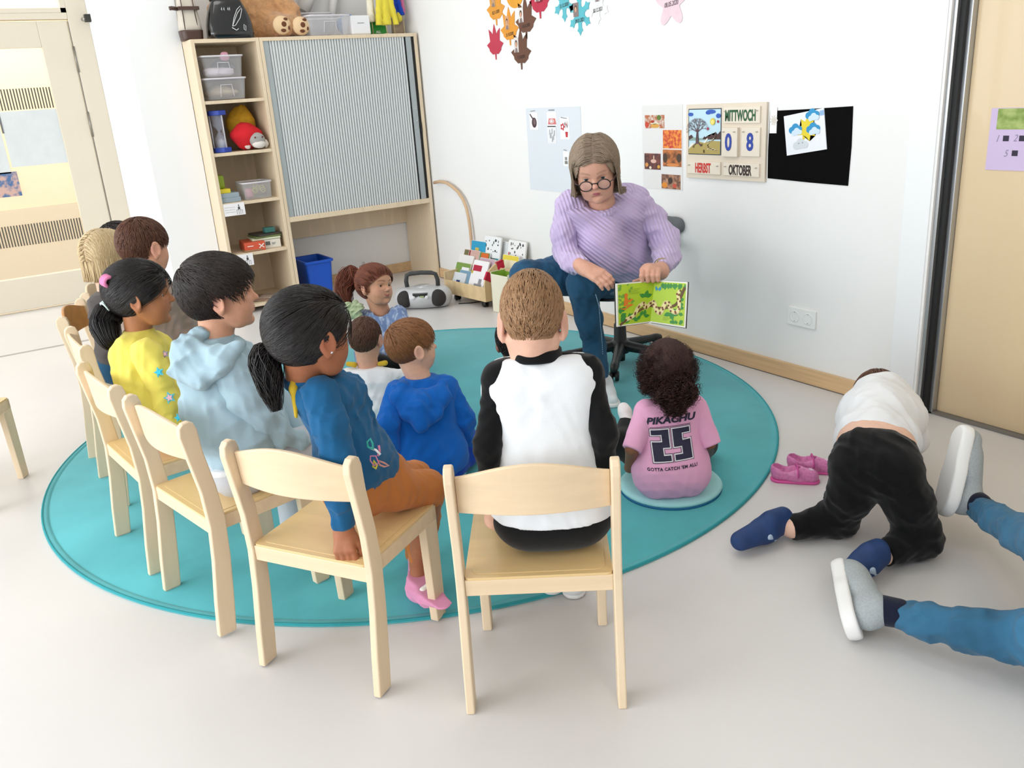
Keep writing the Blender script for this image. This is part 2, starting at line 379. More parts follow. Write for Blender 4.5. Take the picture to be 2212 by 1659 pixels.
def lump(bm,c,r,sc,seed,amp=.15,n=12,mi=0):
    rs=random.Random(seed); ph=[rs.uniform(0,6) for _ in range(6)]
    i0=len(bm.verts); uvsphere(bm,(0,0,0),1,n,mi); bm.verts.ensure_lookup_table()
    for v in bm.verts[i0:]:
        p=v.co.copy(); k=1+amp*(math.sin(3*p.x+ph[0])+math.sin(4*p.y+ph[1])+math.sin(5*p.z+ph[2])+.5*math.sin(9*p.x+7*p.y+ph[3]))/2
        v.co=Vector((c[0]+p.x*k*r*sc[0],c[1]+p.y*k*r*sc[1],c[2]+p.z*k*r*sc[2]))
def lumpobj(name,m,c,r,sc,seed,label,cat,group=None,amp=.15):
    bm=bmesh.new(); lump(bm,(0,0,0),r,sc,seed,amp); o=mesh_obj(name,bm,m,smooth=True,loc=c); tag(o,label,cat,group); return o
lumpobj('sponge_ball',mat('beige_sponge','D9C6A8',.9,var=.2,vscale=30),(-6.05,1.635,SHZ['a']+.052),.1,(1,.95,.38),3,'beige soft bundle inside the lower clear box','bundle')
lumpobj('dark_cloth',mat('slate_cloth','6C7075',.9),(-6.05,1.675,SHZ['a']+.205),.1,(1,.75,.5),4,'slate grey cloth inside the upper clear box','cloth')
lumpobj('white_cloth',mat('white_cloth','E6DDE6',.9),(-5.96,1.62,SHZ['a']+.175),.1,(.5,1.0,.30),5,'white cloth bunched in front inside upper clear box','cloth')
lumpobj('pink_cloth',mat('pink_cloth','D9A0B4',.9),(-5.93,1.665,SHZ['a']+.265),.03,(.6,1,1),6,'small pink cloth over the upper clear box front','cloth')
# second shelf: sand timer and soft toys
st=empty('sand_timer',(-5.97,1.56,SHZ['b']+.0012)); tag(st,'big sand timer with blue hexagonal ends on second shelf','sand timer')
blue=mat('blue_plastic','2448B8',.4)
for z0 in (0,.235):
    bm=bmesh.new(); prism(bm,[(.062*math.cos(a*math.pi/3),.062*math.sin(a*math.pi/3)) for a in range(6)],2,z0,z0+.03); mesh_obj('end_cap',bm,blue,st,bevel=.003)
bm=bmesh.new(); lathe(bm,[(.038,.03),(.036,.09),(.008,.132),(.036,.17),(.038,.235)],20); mesh_obj('glass_bulb',bm,mat('timer_glass','D8DDF0',.05,alpha=.35,spec=.8),st)
bm=bmesh.new()
for a in range(3): tube(bm,[(.048*math.cos(a*2.1+.4),.048*math.sin(a*2.1+.4),.03),(.048*math.cos(a*2.1+.4),.048*math.sin(a*2.1+.4),.235)],.005,8)
mesh_obj('rod',bm,mat('timer_rod','E8E8F0',.15,alpha=.7),st)
bm=bmesh.new(); lathe(bm,[(0,.031),(.032,.031),(.026,.075),(0,.09)],18); mesh_obj('sand',bm,mat('timer_sand','C9CDD6',.9),st)
lumpobj('plush_toy',mat('yellow_plush','D9A528',.95,var=.2,vscale=30,bump=.3,bscale=200),(-6.1,1.75,SHZ['b']+.155),.1,(.7,.85,1.35),8,'yellow plush toy behind the red one on second shelf','soft toy','soft toys on the second shelf')
red=empty('plush_toy',(-5.97,1.735,SHZ['b'])); tag(red,'red plush toy with grey and white animal face on second shelf','soft toy','soft toys on the second shelf')
bm=bmesh.new(); lump(bm,(0,0,.094),.095,(.7,1.12,.88),9,.1); mesh_obj('body',bm,mat('red_plush','D51F2A',.95,bump=.3,bscale=200),red,smooth=True)
bm=bmesh.new(); lump(bm,(.05,.052,.06),.055,(.8,.95,.95),2,.05); mesh_obj('head',bm,mat('grey_plush','A8A6A2',.95,bump=.3,bscale=200),red,smooth=True)
bm=bmesh.new(); lump(bm,(.066,.055,.035),.042,(.8,1.05,.65),2,.05); lump(bm,(.03,-.012,.024),.02,(.6,1,.8),2); lump(bm,(.05,.108,.034),.02,(.7,.8,1.3),3); mesh_obj('muzzle',bm,mat('white_plush','E4DDD6',.95),red,smooth=True)
bm=bmesh.new()
for dy in (.028,.078): uvsphere(bm,(.094,dy,.08),.006,6)
mesh_obj('eye',bm,mat('dark_red_eye','5B1A1E',.3),red,smooth=True)
g=lumpobj('grey_toy',mat('taupe_plush','9B948C',.95),(-6.15,1.56,SHZ['b']+.095),.08,(.8,.9,1.2),10,'grey beige soft toy behind the sand timer','soft toy')
# third shelf
def stackbox(name,m,x,y,z,dx,dy,dz,label,cat,group=None,rz=0,bevel=.003):
    bm=bmesh.new(); box(bm,-dx/2,dx/2,-dy/2,dy/2,0,dz); o=mesh_obj(name,bm,m,bevel=bevel,loc=(x,y,z+.0008),rot=(0,0,rz)); tag(o,label,cat,group); return o
gb=mat('grey_box_card','9AA9B2',.5)
stackbox('game_box',gb,-6.0,1.545,SHZ['c'],.2,.13,.032,'flat grey blue box under another on the third shelf','box','grey boxes on the third shelf')
stackbox('game_box',gb,-6.0,1.54,SHZ['c']+.032,.2,.125,.03,'flat grey blue box under the yellow box','box','grey boxes on the third shelf')
stackbox('yellow_box',mat('yellow_card','E8D234',.5),-6.0,1.515,SHZ['c']+.062,.18,.075,.028,'flat yellow box below the green tub on third shelf','box')
o=stackbox('green_tub',mat('green_tub','92A82B',.5),-6.0,1.508,SHZ['c']+.09,.10,.055,.088,'olive green tub on the yellow box on third shelf','tub',bevel=.015)
cb=clearbox(-6.0,1.735,SHZ['c']+.001,.2,.2,.115,'small clear box with rings and pink bits on third shelf',None,taper=.93,handle=False)
bm=bmesh.new(); rs=random.Random(4)
for i in range(9):
    c=Vector((-5.96+rs.uniform(-.05,.02),1.755+rs.uniform(-.035,.035),SHZ['c']+.035+rs.uniform(-.01,.045))); a=rs.uniform(-.4,.4)
    tube(bm,[(c.x+.003*math.sin(t),c.y+.016*math.cos(t*math.pi/6),c.z+.016*math.sin(t*math.pi/6)) for t in range(12)],.003,5,closed=True)
o=mesh_obj('wooden_rings',bm,mat('olive_ring','C6BC72',.6)); tag(o,'heap of thin pale rings inside the small clear box','rings',kind='stuff')
lumpobj('pink_bag',mat('rose_bits','D99AA0',.9),(-5.975,1.69,SHZ['c']+.037),.035,(.8,.8,.95),12,'rose pink bundle inside the small clear box','bundle')
# fourth shelf
stackbox('orange_game',mat('orange_card','D3583A',.5),-6.0,1.66,SHZ['d'],.2,.14,.062,'orange red game box with white cross on fourth shelf','game box',rz=-.1)
o=bpy.data.objects['orange_game']
bm=bmesh.new()
for a in (.7,-.7): box(bm,.1005,.1018,-.022,.022,-.003,.003,mtx=Matrix.Translation((0,.045,.032))@Matrix.Rotation(a,4,'X'))
box(bm,.1005,.1018,-.05,-.01,.034,.039)
mesh_obj('white_mark',bm,mat('white_print','F2EEE8',.6),o)
o=stackbox('white_game',mat('cream_card','EDE8DC',.5),-6.03,1.785,SHZ['d'],.2,.125,.06,'cream game box beside the orange one on fourth shelf','game box',rz=-.06)
bm=bmesh.new(); box(bm,.1005,.1016,-.045,-.012,.022,.048); box(bm,.1005,.1016,.0,.028,.034,.037); box(bm,.1005,.1016,.0,.022,.026,.029)
mesh_obj('print_mark',bm,mat('grey_print','6A6F68',.6),o)
for i,(nm,c,w_,dy,lab) in enumerate((('picture_book','DDE3C4',.26,.17,'pale green book lying on the game boxes'),('picture_book','6E7B4A',.24,.15,'olive green book in the pile on game boxes'),('picture_book','3F3A34',.22,.13,'dark book topmost of the pile under the tin'))):
    stackbox(nm,mat('bk'+c,c,.5),-6.02,1.755+.005*i,SHZ['d']+.063+.013*i,.18,w_*.75,.012,lab,'book','books on the fourth shelf',rz=-.1+.12*i,bevel=.001)
stackbox('teal_tin',mat('teal_card','3F7A74',.45),-5.99,1.79,SHZ['d']+.103,.06,.072,.034,'small teal box on top of the book pile','box')
o=stackbox('wooden_tray',mat('brown_tray','A77B5A',.6),-5.935,1.64,SHZ['d'],.08,.13,.012,'small brown tray at the front of fourth shelf','tray',bevel=.005)
# fifth shelf: puzzle papers
for i,(c,a,x,y,lab) in enumerate((('D8B49A',.3,-6.0,1.72,'pinkish cardboard sheet on the bottom shelf'),('B08F78',-.4,-6.05,1.64,'striped brown sheet on the bottom shelf'),('CBB8A8',.9,-6.0,1.77,'beige crumpled sheet on the bottom shelf'))):
    stackbox('craft_sheet',mat('craft'+c,c,.8,var=.4,vscale=18),x,y,SHZ['e']+.004*i,.22,.15,.004,lab,'sheet','sheets on the bottom shelf',rz=a,bevel=0)
# picture labels hung on the shelf edges
lm=mat('label_paper','F4F2F4',.7); lk=mat('label_ink','4A4648',.8)
for (z,y0,y1,lab) in ((SHZ['c'],1.478,1.618,'white picture card taped on the third shelf edge'),(SHZ['d'],1.478,1.618,'white picture card taped on the fourth shelf edge')):
    r=empty('shelf_card',(XC,y0,z-.05)); tag(r,lab,'card')
    boxobj('card',lm,.001,.003,0,y1-y0,-.035,.045,parent=r)
    bm=bmesh.new(); rs=random.Random(int(z*100))
    for k2 in range(3):
        yy=.006
        while yy<.07:
            wd=rs.uniform(.004,.012); box(bm,.003,.0036,yy,yy+wd,.02-.016*k2,.0215-.016*k2); yy+=wd+.003
    # line drawing of a seated person at a table
    for (a,b,c,d) in ((.098,.104,.022,.034),(.094,.108,.002,.02),(.083,.098,-.001,.001),(.083,.085,-.03,0),(.108,.110,-.03,.004),(.096,.098,-.03,0),(.112,.122,-.004,-.002),(.120,.122,-.03,-.004)):
        box(bm,.003,.0036,a,b,c,d)
    mesh_obj('drawing',bm,lk,r)
# things on the cabinet top (z=1.785)
ZT=1.785
bag=empty('handbag',(-6.0,1.497,ZT+.001)); tag(bag,'cream canvas handbag with brown base at the left cabinet end','bag')
cv=mat('cream_canvas','CFC6B8',.85,bump=.2,bscale=500); br=mat('brown_leather','4A332B',.45)
def bagshape(bm,h0,h1,w0,w1,d0,d1,n=6,mi=0,bulge=0.0):
    rings=[]
    for i in range(n+1):
        t=i/n; h=h0+(h1-h0)*t; w_=w0+(w1-w0)*t+bulge*math.sin(math.pi*t); d_=d0+(d1-d0)*t
        rings.append([bm.verts.new((x,y,h)) for x,y in rrect(d_,w_,min(d_,w_)*.3,4)])
    for a,b in zip(rings,rings[1:]):
        for j in range(len(a)):
            f=bm.faces.new((a[j],a[(j+1)%len(a)],b[(j+1)%len(a)],b[j])); f.smooth=True; f.material_index=mi
    bm.faces.new(rings[0][::-1]); bm.faces.new(rings[-1])
bm=bmesh.new(); bagshape(bm,.055,.26,.135,.10,.13,.07); mesh_obj('body',bm,cv,bag)
bm=bmesh.new(); bagshape(bm,0,.058,.13,.14,.12,.135); mesh_obj('base',bm,br,bag)
bm=bmesh.new()
box(bm,.03,.066,-.062,.062,.175,.195); tube(bm,[(.058,.035,.06),(.05,.03,.25)],.003,6); tube(bm,[(.058,-.045,.06),(.05,-.04,.25)],.003,6)
tube(bm,[(.0,-.04,.25),(0,-.02,.32),(0,.06,.335),(0,.14,.28),(.0,.17,.20)],.009,8)
tube(bm,[(.02,-.06,.185),(.02,-.095,.190),(.02,-.11,.188)],.012,8)
mesh_obj('strap',bm,br,bag)
bb=empty('black_bag',(-5.955,1.735,ZT+.001)); tag(bb,'shiny black bag with white outline print on the cabinet top','bag')
bm=bmesh.new(); bagshape(bm,0,.24,.29,.17,.16,.06,bulge=.04); mesh_obj('body',bm,mat('patent_black','0B0B0D',.18,coat=.6),bb)
bm=bmesh.new()
for y in (-.05,.04): tube(bm,[(0,y-.02,.2),(0,y-.01,.235),(.01,y+.02,.235),(0,y+.03,.2)],.008,8)
mesh_obj('handle',bm,BLACKP,bb)
bm=bmesh.new(); wl=mat('white_line','EDEDED',.5)
def onbag(pts): return [Vector((.082-.045*(z/.22)+.004,y,z)) for y,z in pts]
tube(bm,onbag([(0,.07),(.02,.12),(.05,.17),(.075,.19),(.082,.17),(.06,.12),(.02,.075),(0,.07)]),.0018,5)
tube(bm,onbag([(.003,.075),(.03,.12),(.05,.15),(.075,.175)]),.0018,5)
tube(bm,onbag([(-.005,.062),(.02,.045),(.035,.055)]),.0022,5); tube(bm,onbag([(.07,.05),(.075,.08),(.085,.07),(.08,.04),(.07,.05)]),.0018,5)
for y in (-.05,-.035,-.01,.0): tube(bm,onbag([(y,.17),(y+.006,.185),(y+.004,.165)]),.0018,5)
mesh_obj('printed_line',bm,wl,bb)
# ================================================================ CHILD CHAIRS
HW,HS,LF,SR,SF,ZS,PT,ZPT=.185,.165,.319,.039,.367,.338,.038,.615
def make_chair():
    r=empty('child_chair')
    for s in (-1,1):
        # rear leg: one curved board outside the seat frame; profile in (y,z)
        back=[(0,0),(.010,.10),(.026,.22),(.034,.32),(.030,.42),(.014,.52),(.004,.585),(.007,.607),(.018,.618)]
        front=[(.034,.620),(.046,.612),(.052,.594),(.056,.53),(.072,.43),(.080,.335),(.074,.22),(.062,.10),(.050,0)]
        x0,x1=(HS,HW) if s>0 else (-HW,-HS)
        bm=bmesh.new(); prism(bm,back+front,0,x0,x1); mesh_obj('leg',bm,WOOD,r,bevel=.004,bseg=3)
        bm=bmesh.new(); xa,xb=(HS-.024,HS) if s>0 else (-HS,-HS+.024)
        prism(bm,[(LF,0.002),(SF-.002,0.002),(SF,ZS-.045),(LF-.012,ZS-.045)],0,xa,xb); mesh_obj('leg',bm,WOOD,r,bevel=.003)
    for (a,b) in ((SR,SR+.02),(SF-.02,SF)): boxobj('apron',WOODH,-HS,HS,a,b,ZS-.046,ZS-.006,parent=r,bevel=.002)
    for s in (-1,1): boxobj('side_rail',WOODH,s*HS-(.02 if s>0 else 0),s*HS+(.02 if s<0 else 0),SR+.001,SF-.001,ZS-.0462,ZS-.0062,parent=r,bevel=.002)
    bm=bmesh.new(); prism(bm,rrect(2*HS,SF-SR,.012,4,0,(SF+SR)/2),2,ZS-.006,ZS)
    prism(bm,rrect(2*HS-.03,SF-SR-.03,.02,4,0,(SF+SR)/2),2,ZS,ZS+.0012)
    mesh_obj('seat',bm,SEATW,r,bevel=.001)
    # curved backrest panel
    bm=bmesh.new(); n=24; w=2*HS
    def zt(t): return .588+.037*math.sin(math.pi*t)**1.2
    def zb(t): return .500+.002*math.sin(math.pi*t)
    g=[]
    for i in range(n+1):
        t=i/n; x=-HS+w*t; yb=.018-.030*math.sin(math.pi*t)
        col=[]
        for j in range(9):
            z=zb(t)+(zt(t)-zb(t))*j/8; y=yb+.026-.036*(z-.46)/.13*.35
            col.append((x,y,z))
        g.append(col)
    F=[[bm.verts.new((x,y,z)) for x,y,z in c] for c in g]; B=[[bm.verts.new((x,y+.011,z)) for x,y,z in c] for c in g]
    for i in range(n):
        for j in range(8):
            bm.faces.new((F[i][j],F[i+1][j],F[i+1][j+1],F[i][j+1])); bm.faces.new((B[i][j+1],B[i+1][j+1],B[i+1][j],B[i][j]))
        bm.faces.new((F[i][8],F[i+1][8],B[i+1][8],B[i][8])); bm.faces.new((B[i][0],B[i+1][0],F[i+1][0],F[i][0]))
    for i,k in ((0,0),(n,1)):
        for j in range(8):
            q=(F[i][j],F[i][j+1],B[i][j+1],B[i][j]); bm.faces.new(q if k==0 else q[::-1])
    mesh_obj('backrest',bm,WOODH,r,smooth=False,bevel=.003)
    gm=mat('felt_glide','D9D6D0',.8)
    for s in (-1,1):
        boxobj('glide',gm,s*(HW-.01)-.008,s*(HW-.01)+.008,.004,.046,-.0005,.001,parent=r); boxobj('glide',gm,s*(HS-.012)-.009,s*(HS-.012)+.009,LF+.004,SF-.006,-.0005,.002,parent=r)
    return r
CH={'A':(-1.343,.862,145.46),'B':(-1.775,.472,122.46),'C':(-2.292,.285,101.81),'D':(-2.765,.209,96.88),'E':(-3.343,.221,91.0),
    'F':(-3.95,.27,72.0),'G':(-4.40,.42,70.0),'H':(-3.55,-.335,150.0)}
LAB={'A':'maple child chair nearest the camera, seating the boy in black and white shirt',
'B':'maple child chair seating the ponytailed girl in orange trousers',
'C':'maple child chair seating the boy in pale blue hoodie',
'D':'maple child chair seating the girl in yellow',
'E':'maple child chair seating the boy in taupe shirt',
'F':'maple child chair with orange brown backrest behind the blonde child',
'G':'farthest maple child chair, only its light back post peeking out at left',
'H':'wooden chair at the left photo edge, only one leg in view'}
def chair_pt(k,x,y,z):
    X,Y,a=CH[k]; c,s=math.cos(math.radians(a)),math.sin(math.radians(a))
    return Vector((X+y*c+x*s,Y+y*s-x*c,z))
ch0=make_chair(); chairs={}
for i,k in enumerate(CH):
    o=ch0 if i==0 else copy_tree(ch0)
    X,Y,a=CH[k]; zz=.008 if k in 'CDE' else (.004 if k=='B' else 0.0)
    o.location=(X,Y,zz); o.rotation_euler=(0,0,math.radians(a-90))
    tag(o,LAB[k],'chair','wooden children chairs around the rug'); chairs[k]=o
dk=mat('shaded_lacquer_back','C98A45',.35,var=.1,vscale=2,kind='wave',stretch=(2,9,9))  # darker lacquer, with the shade on the rear face put into its colour
for c in [x for x in COL.objects if x.parent is chairs['F'] and x.name.startswith('backrest')]:
    c.data=c.data.copy(); c.data.materials[0]=dk; c['label']='orange brown backrest panel'
# ================================================================ SCULPTING: distance fields -> smooth meshes
def _np(p): return np.array([p[0],p[1],p[2]],dtype=np.float32)
class Sdf:
    """list of rounded cones / ellipsoids merged smoothly, meshed with surface nets"""
    def __init__(s): s.p=[]
    def cone(s,a,b,ra,rb,k=.015,op='u',sq=None):
        s.p.append(('c',_np(a),_np(b),float(ra),float(rb),k,op,sq)); return s
    def ell(s,c,r,k=.012,op='u',ax=None):
        ax=np.eye(3,dtype=np.float32) if ax is None else np.array(ax,dtype=np.float32)
        s.p.append(('e',_np(c),np.array(r,dtype=np.float32),ax,0,k,op,None)); return s
    def chain(s,pts,k=.015,op='u'):
        for a,b in zip(pts,pts[1:]): s.cone(a[0],b[0],a[1],b[1],k,op)
        return s
    def cut(s,c,n,k=.004,r=None):
        """remove everything on the side of the plane that n points to"""
        s.p.append(('h',_np(c),_np(Vector(n).normalized()),0 if r is None else float(r),0,k,'s',None)); return s
    def fold(s,amp,f,seed=0,dirv=None,c=None,r=None):
        s.p.append(('w',amp,f,seed,dirv,0,'w',(c,r))); return s
    @staticmethod
    def dist(q,P):
        if q[0]=='c':
            a,b,ra,rb=q[1],q[2],q[3],q[4]; ba=b-a; l2=float(ba@ba); 
            pa=P-a; 
            if l2<1e-10: return np.sqrt((pa*pa).sum(-1))-max(ra,rb)
            h=np.clip((pa@ba)/l2,0,1); w=pa-h[...,None]*ba; d=np.sqrt((w*w).sum(-1))
            # follow the cone slope so that the surface tapers exactly
            return d-(ra+(rb-ra)*h)
        if q[0]=='e':
            p=(P-q[1])@q[3].T; r=q[2]; k0=np.sqrt(((p/r)**2).sum(-1)); k1=np.sqrt(((p/(r*r))**2).sum(-1))+1e-9
            return k0*(k0-1)/k1
        if q[0]=='h':
            d=-((P-q[1])@q[2])
            if q[3]: w=P-q[1]; d=np.maximum(d,np.sqrt((w*w).sum(-1))-q[3])
            return d
    def bbox(s):
        lo=np.full(3,1e9);hi=-lo
        for q in s.p:
            if q[6]!='u': continue
            if q[0]=='c':
                R=max(q[3],q[4]); 
                for e in (q[1],q[2]): lo=np.minimum(lo,e-R);hi=np.maximum(hi,e+R)
            elif q[0]=='e':
                R=np.abs(q[3].T)@q[2]; lo=np.minimum(lo,q[1]-R);hi=np.maximum(hi,q[1]+R)
        return lo,hi
    def field(s,res,clip=None):
        lo,hi=s.bbox()
        if clip is not None: lo=np.maximum(lo,clip[0]); hi=np.minimum(hi,clip[1])
        lo=lo-4*res-.004; n=np.ceil((hi-lo+4*res+.004)/res).astype(int)+1
        ax=[(lo[i]+res*np.arange(n[i])).astype(np.float32) for i in range(3)]
        D=np.full(tuple(n),.06,dtype=np.float32)
        ih=next((i for i,q in enumerate(s.p) if q[0]=='h'),len(s.p))
        order=[q for q in s.p[:ih] if q[0]!='w']+[q for q in s.p if q[0]=='w']+[q for q in s.p[ih:] if q[0]!='w']
        for q in order:
            k=q[5]; mg=max(3*k,.02)+3*res
            if q[0] in 'ce':
                if q[0]=='c': R=max(q[3],q[4]); a=np.minimum(q[1],q[2])-R; b=np.maximum(q[1],q[2])+R
                else: R=np.abs(q[3].T)@q[2]; a=q[1]-R; b=q[1]+R
                i0=np.clip(np.floor((a-mg-lo)/res).astype(int),0,n); i1=np.clip(np.ceil((b+mg-lo)/res).astype(int)+1,0,n)
                if (i1<=i0).any(): continue
            else: i0=np.zeros(3,int); i1=n
            sl=tuple(slice(i0[i],i1[i]) for i in range(3))
            G=np.stack(np.meshgrid(ax[0][sl[0]],ax[1][sl[1]],ax[2][sl[2]],indexing='ij'),-1)
            cur=D[sl]
            if q[0]=='w':
                amp,f,sd,dv=q[1],q[2],q[3],q[4]; c,r=q[7]
                m=np.abs(cur)<.03
                p=G[m]; rs=np.random.RandomState(sd)
                wv=np.zeros(len(p),dtype=np.float32)
                for o in range(5):
                    d1=rs.normal(size=3); 
                    if dv is not None: d1=np.array(dv)*1.6+d1*.45
                    d1/=np.linalg.norm(d1); d2=rs.normal(size=3)*f*.45; fr=f*(.7+.32*o)
                    ph=rs.uniform(0,6.28); x=p@(d1*fr*3.6)+ph+1.3*np.sin(p@(d2*2.5)+rs.uniform(0,6))
                    wv+=(1-2*np.abs(np.sin(x*.5))).astype(np.float32)/(1+.5*o)*(.55+.45*np.sin(p@(rs.normal(size=3)*f*.8)+ph))
                wv*=amp*.78
                if c is not None: wv*=np.exp(-((p-_np(c))**2).sum(-1)/(2*r*r))
                cur[m]-=wv; continue
            d=self_d=Sdf.dist(q,G).astype(np.float32)
            if q[6]=='u':
                h=np.clip(.5+.5*(d-cur)/max(k,1e-6),0,1); D[sl]=d*(1-h)+cur*h-k*h*(1-h)
            elif q[6]=='s':
                h=np.clip(.5-.5*(cur+d)/max(k,1e-6),0,1); D[sl]=cur*(1-h)-d*h+k*h*(1-h)
            elif q[6]=='i':
                h=np.clip(.5-.5*(d-cur)/max(k,1e-6),0,1); D[sl]=d*(1-h)+cur*h+k*h*(1-h)
        return D,lo,n
    def mesh(s,res,clip=None):
        D,lo,n=s.field(res,clip)
        for a in (0,-1): D[a,:,:]=np.maximum(D[a,:,:],.001);D[:,a,:]=np.maximum(D[:,a,:],.001);D[:,:,a]=np.maximum(D[:,:,a],.001)
        S=D<0; c=[(i,j,k) for i in (0,1) for j in (0,1) for k in (0,1)]
        def sub(A,o): return A[o[0]:A.shape[0]-1+o[0],o[1]:A.shape[1]-1+o[1],o[2]:A.shape[2]-1+o[2]]
        cnt=sum(sub(S,o).astype(np.int8) for o in c); act=(cnt>0)&(cnt<8)
        idx=np.argwhere(act); 
        if len(idx)==0: return np.zeros((0,3)),np.zeros((0,4),int)
        vid=-np.ones(act.shape,dtype=np.int64); vid[act]=np.arange(len(idx))
        val={o:D[idx[:,0]+o[0],idx[:,1]+o[1],idx[:,2]+o[2]] for o in c}
        acc=np.zeros((len(idx),3)); w=np.zeros(len(idx))
        for o in c:
            for a in range(3):
                if o[a]==0:
                    p=list(o);p[a]=1;p=tuple(p); v0,v1=val[o],val[p]; x=(v0<0)!=(v1<0)
                    t=np.where(x,v0/np.where(x,v0-v1,1),0); pt=np.zeros((len(idx),3)); pt+=o; pt[:,a]=t
                    acc+=np.where(x[:,None],pt,0); w+=x
        V=lo+(idx+acc/w[:,None])*s_res(res)
        Q=[]
        for a in range(3):
            b,cc=(a+1)%3,(a+2)%3
            sl0=[slice(None)]*3; sl1=[slice(None)]*3; sl0[a]=slice(0,-1); sl1[a]=slice(1,None)
            e=np.argwhere(S[tuple(sl0)]!=S[tuple(sl1)])
            if len(e)==0: continue
            e=e[(e[:,b]>0)&(e[:,cc]>0)&(e[:,b]<D.shape[b]-1)&(e[:,cc]<D.shape[cc]-1)]
            ins=S[e[:,0],e[:,1],e[:,2]]
            def vv(db,dc):
                q=e.copy(); q[:,b]-=db; q[:,cc]-=dc; return vid[q[:,0],q[:,1],q[:,2]]
            q=np.stack([vv(1,1),vv(0,1),vv(0,0),vv(1,0)],1)
            q[~ins]=q[~ins][:,::-1]; Q.append(q)
        Q=np.concatenate(Q)
        return V,Q
def s_res(r): return r
def sdf_eval(sd,P):
    """exact field value at points P (no folds)"""
    P=np.asarray(P,dtype=np.float32); D=np.full(P.shape[:-1],.3,dtype=np.float32)
    for q in sd.p:
        if q[0]=='w': continue
        d=Sdf.dist(q,P); k=max(q[5],1e-6)
        if q[6]=='u': h=np.clip(.5+.5*(d-D)/k,0,1); D=d*(1-h)+D*h-k*h*(1-h)
        elif q[6]=='s': h=np.clip(.5-.5*(D+d)/k,0,1); D=D*(1-h)-d*h+k*h*(1-h)
    return D
def sdf_obj(name,parts,m,parent,colf=None):
    """parts: [(Sdf,res)] -> one mesh object; colf(points)->rgb sets a colour attribute"""
    Vs=[];Qs=[];off=0
    for sd,res in parts:
        V,Q=sd.mesh(res); Vs.append(V); Qs.append(Q+off); off+=len(V)
    V=np.concatenate(Vs); Q=np.concatenate(Qs)
    me=bpy.data.meshes.new(name); loc=np.array(parent.location) if parent is not None else np.zeros(3)
    me.vertices.add(len(V)); me.vertices.foreach_set('co',(V-loc).astype(np.float32).ravel())
    me.loops.add(len(Q)*4); me.loops.foreach_set('vertex_index',Q.astype(np.int32).ravel())
    me.polygons.add(len(Q)); me.polygons.foreach_set('loop_start',np.arange(0,len(Q)*4,4,dtype=np.int32))
    try: me.polygons.foreach_set('loop_total',np.full(len(Q),4,dtype=np.int32))
    except Exception: pass
    me.polygons.foreach_set('use_smooth',np.ones(len(Q),dtype=bool)); me.update(calc_edges=True); me.validate()
    if colf is not None:
        c=colf(V); at=me.color_attributes.new('Col','FLOAT_COLOR','POINT')
        at.data.foreach_set('color',np.concatenate([c,np.ones((len(V),1))],1).astype(np.float32).ravel())
    me.materials.append(m); o=bpy.data.objects.new(name,me); link(o,parent); return o
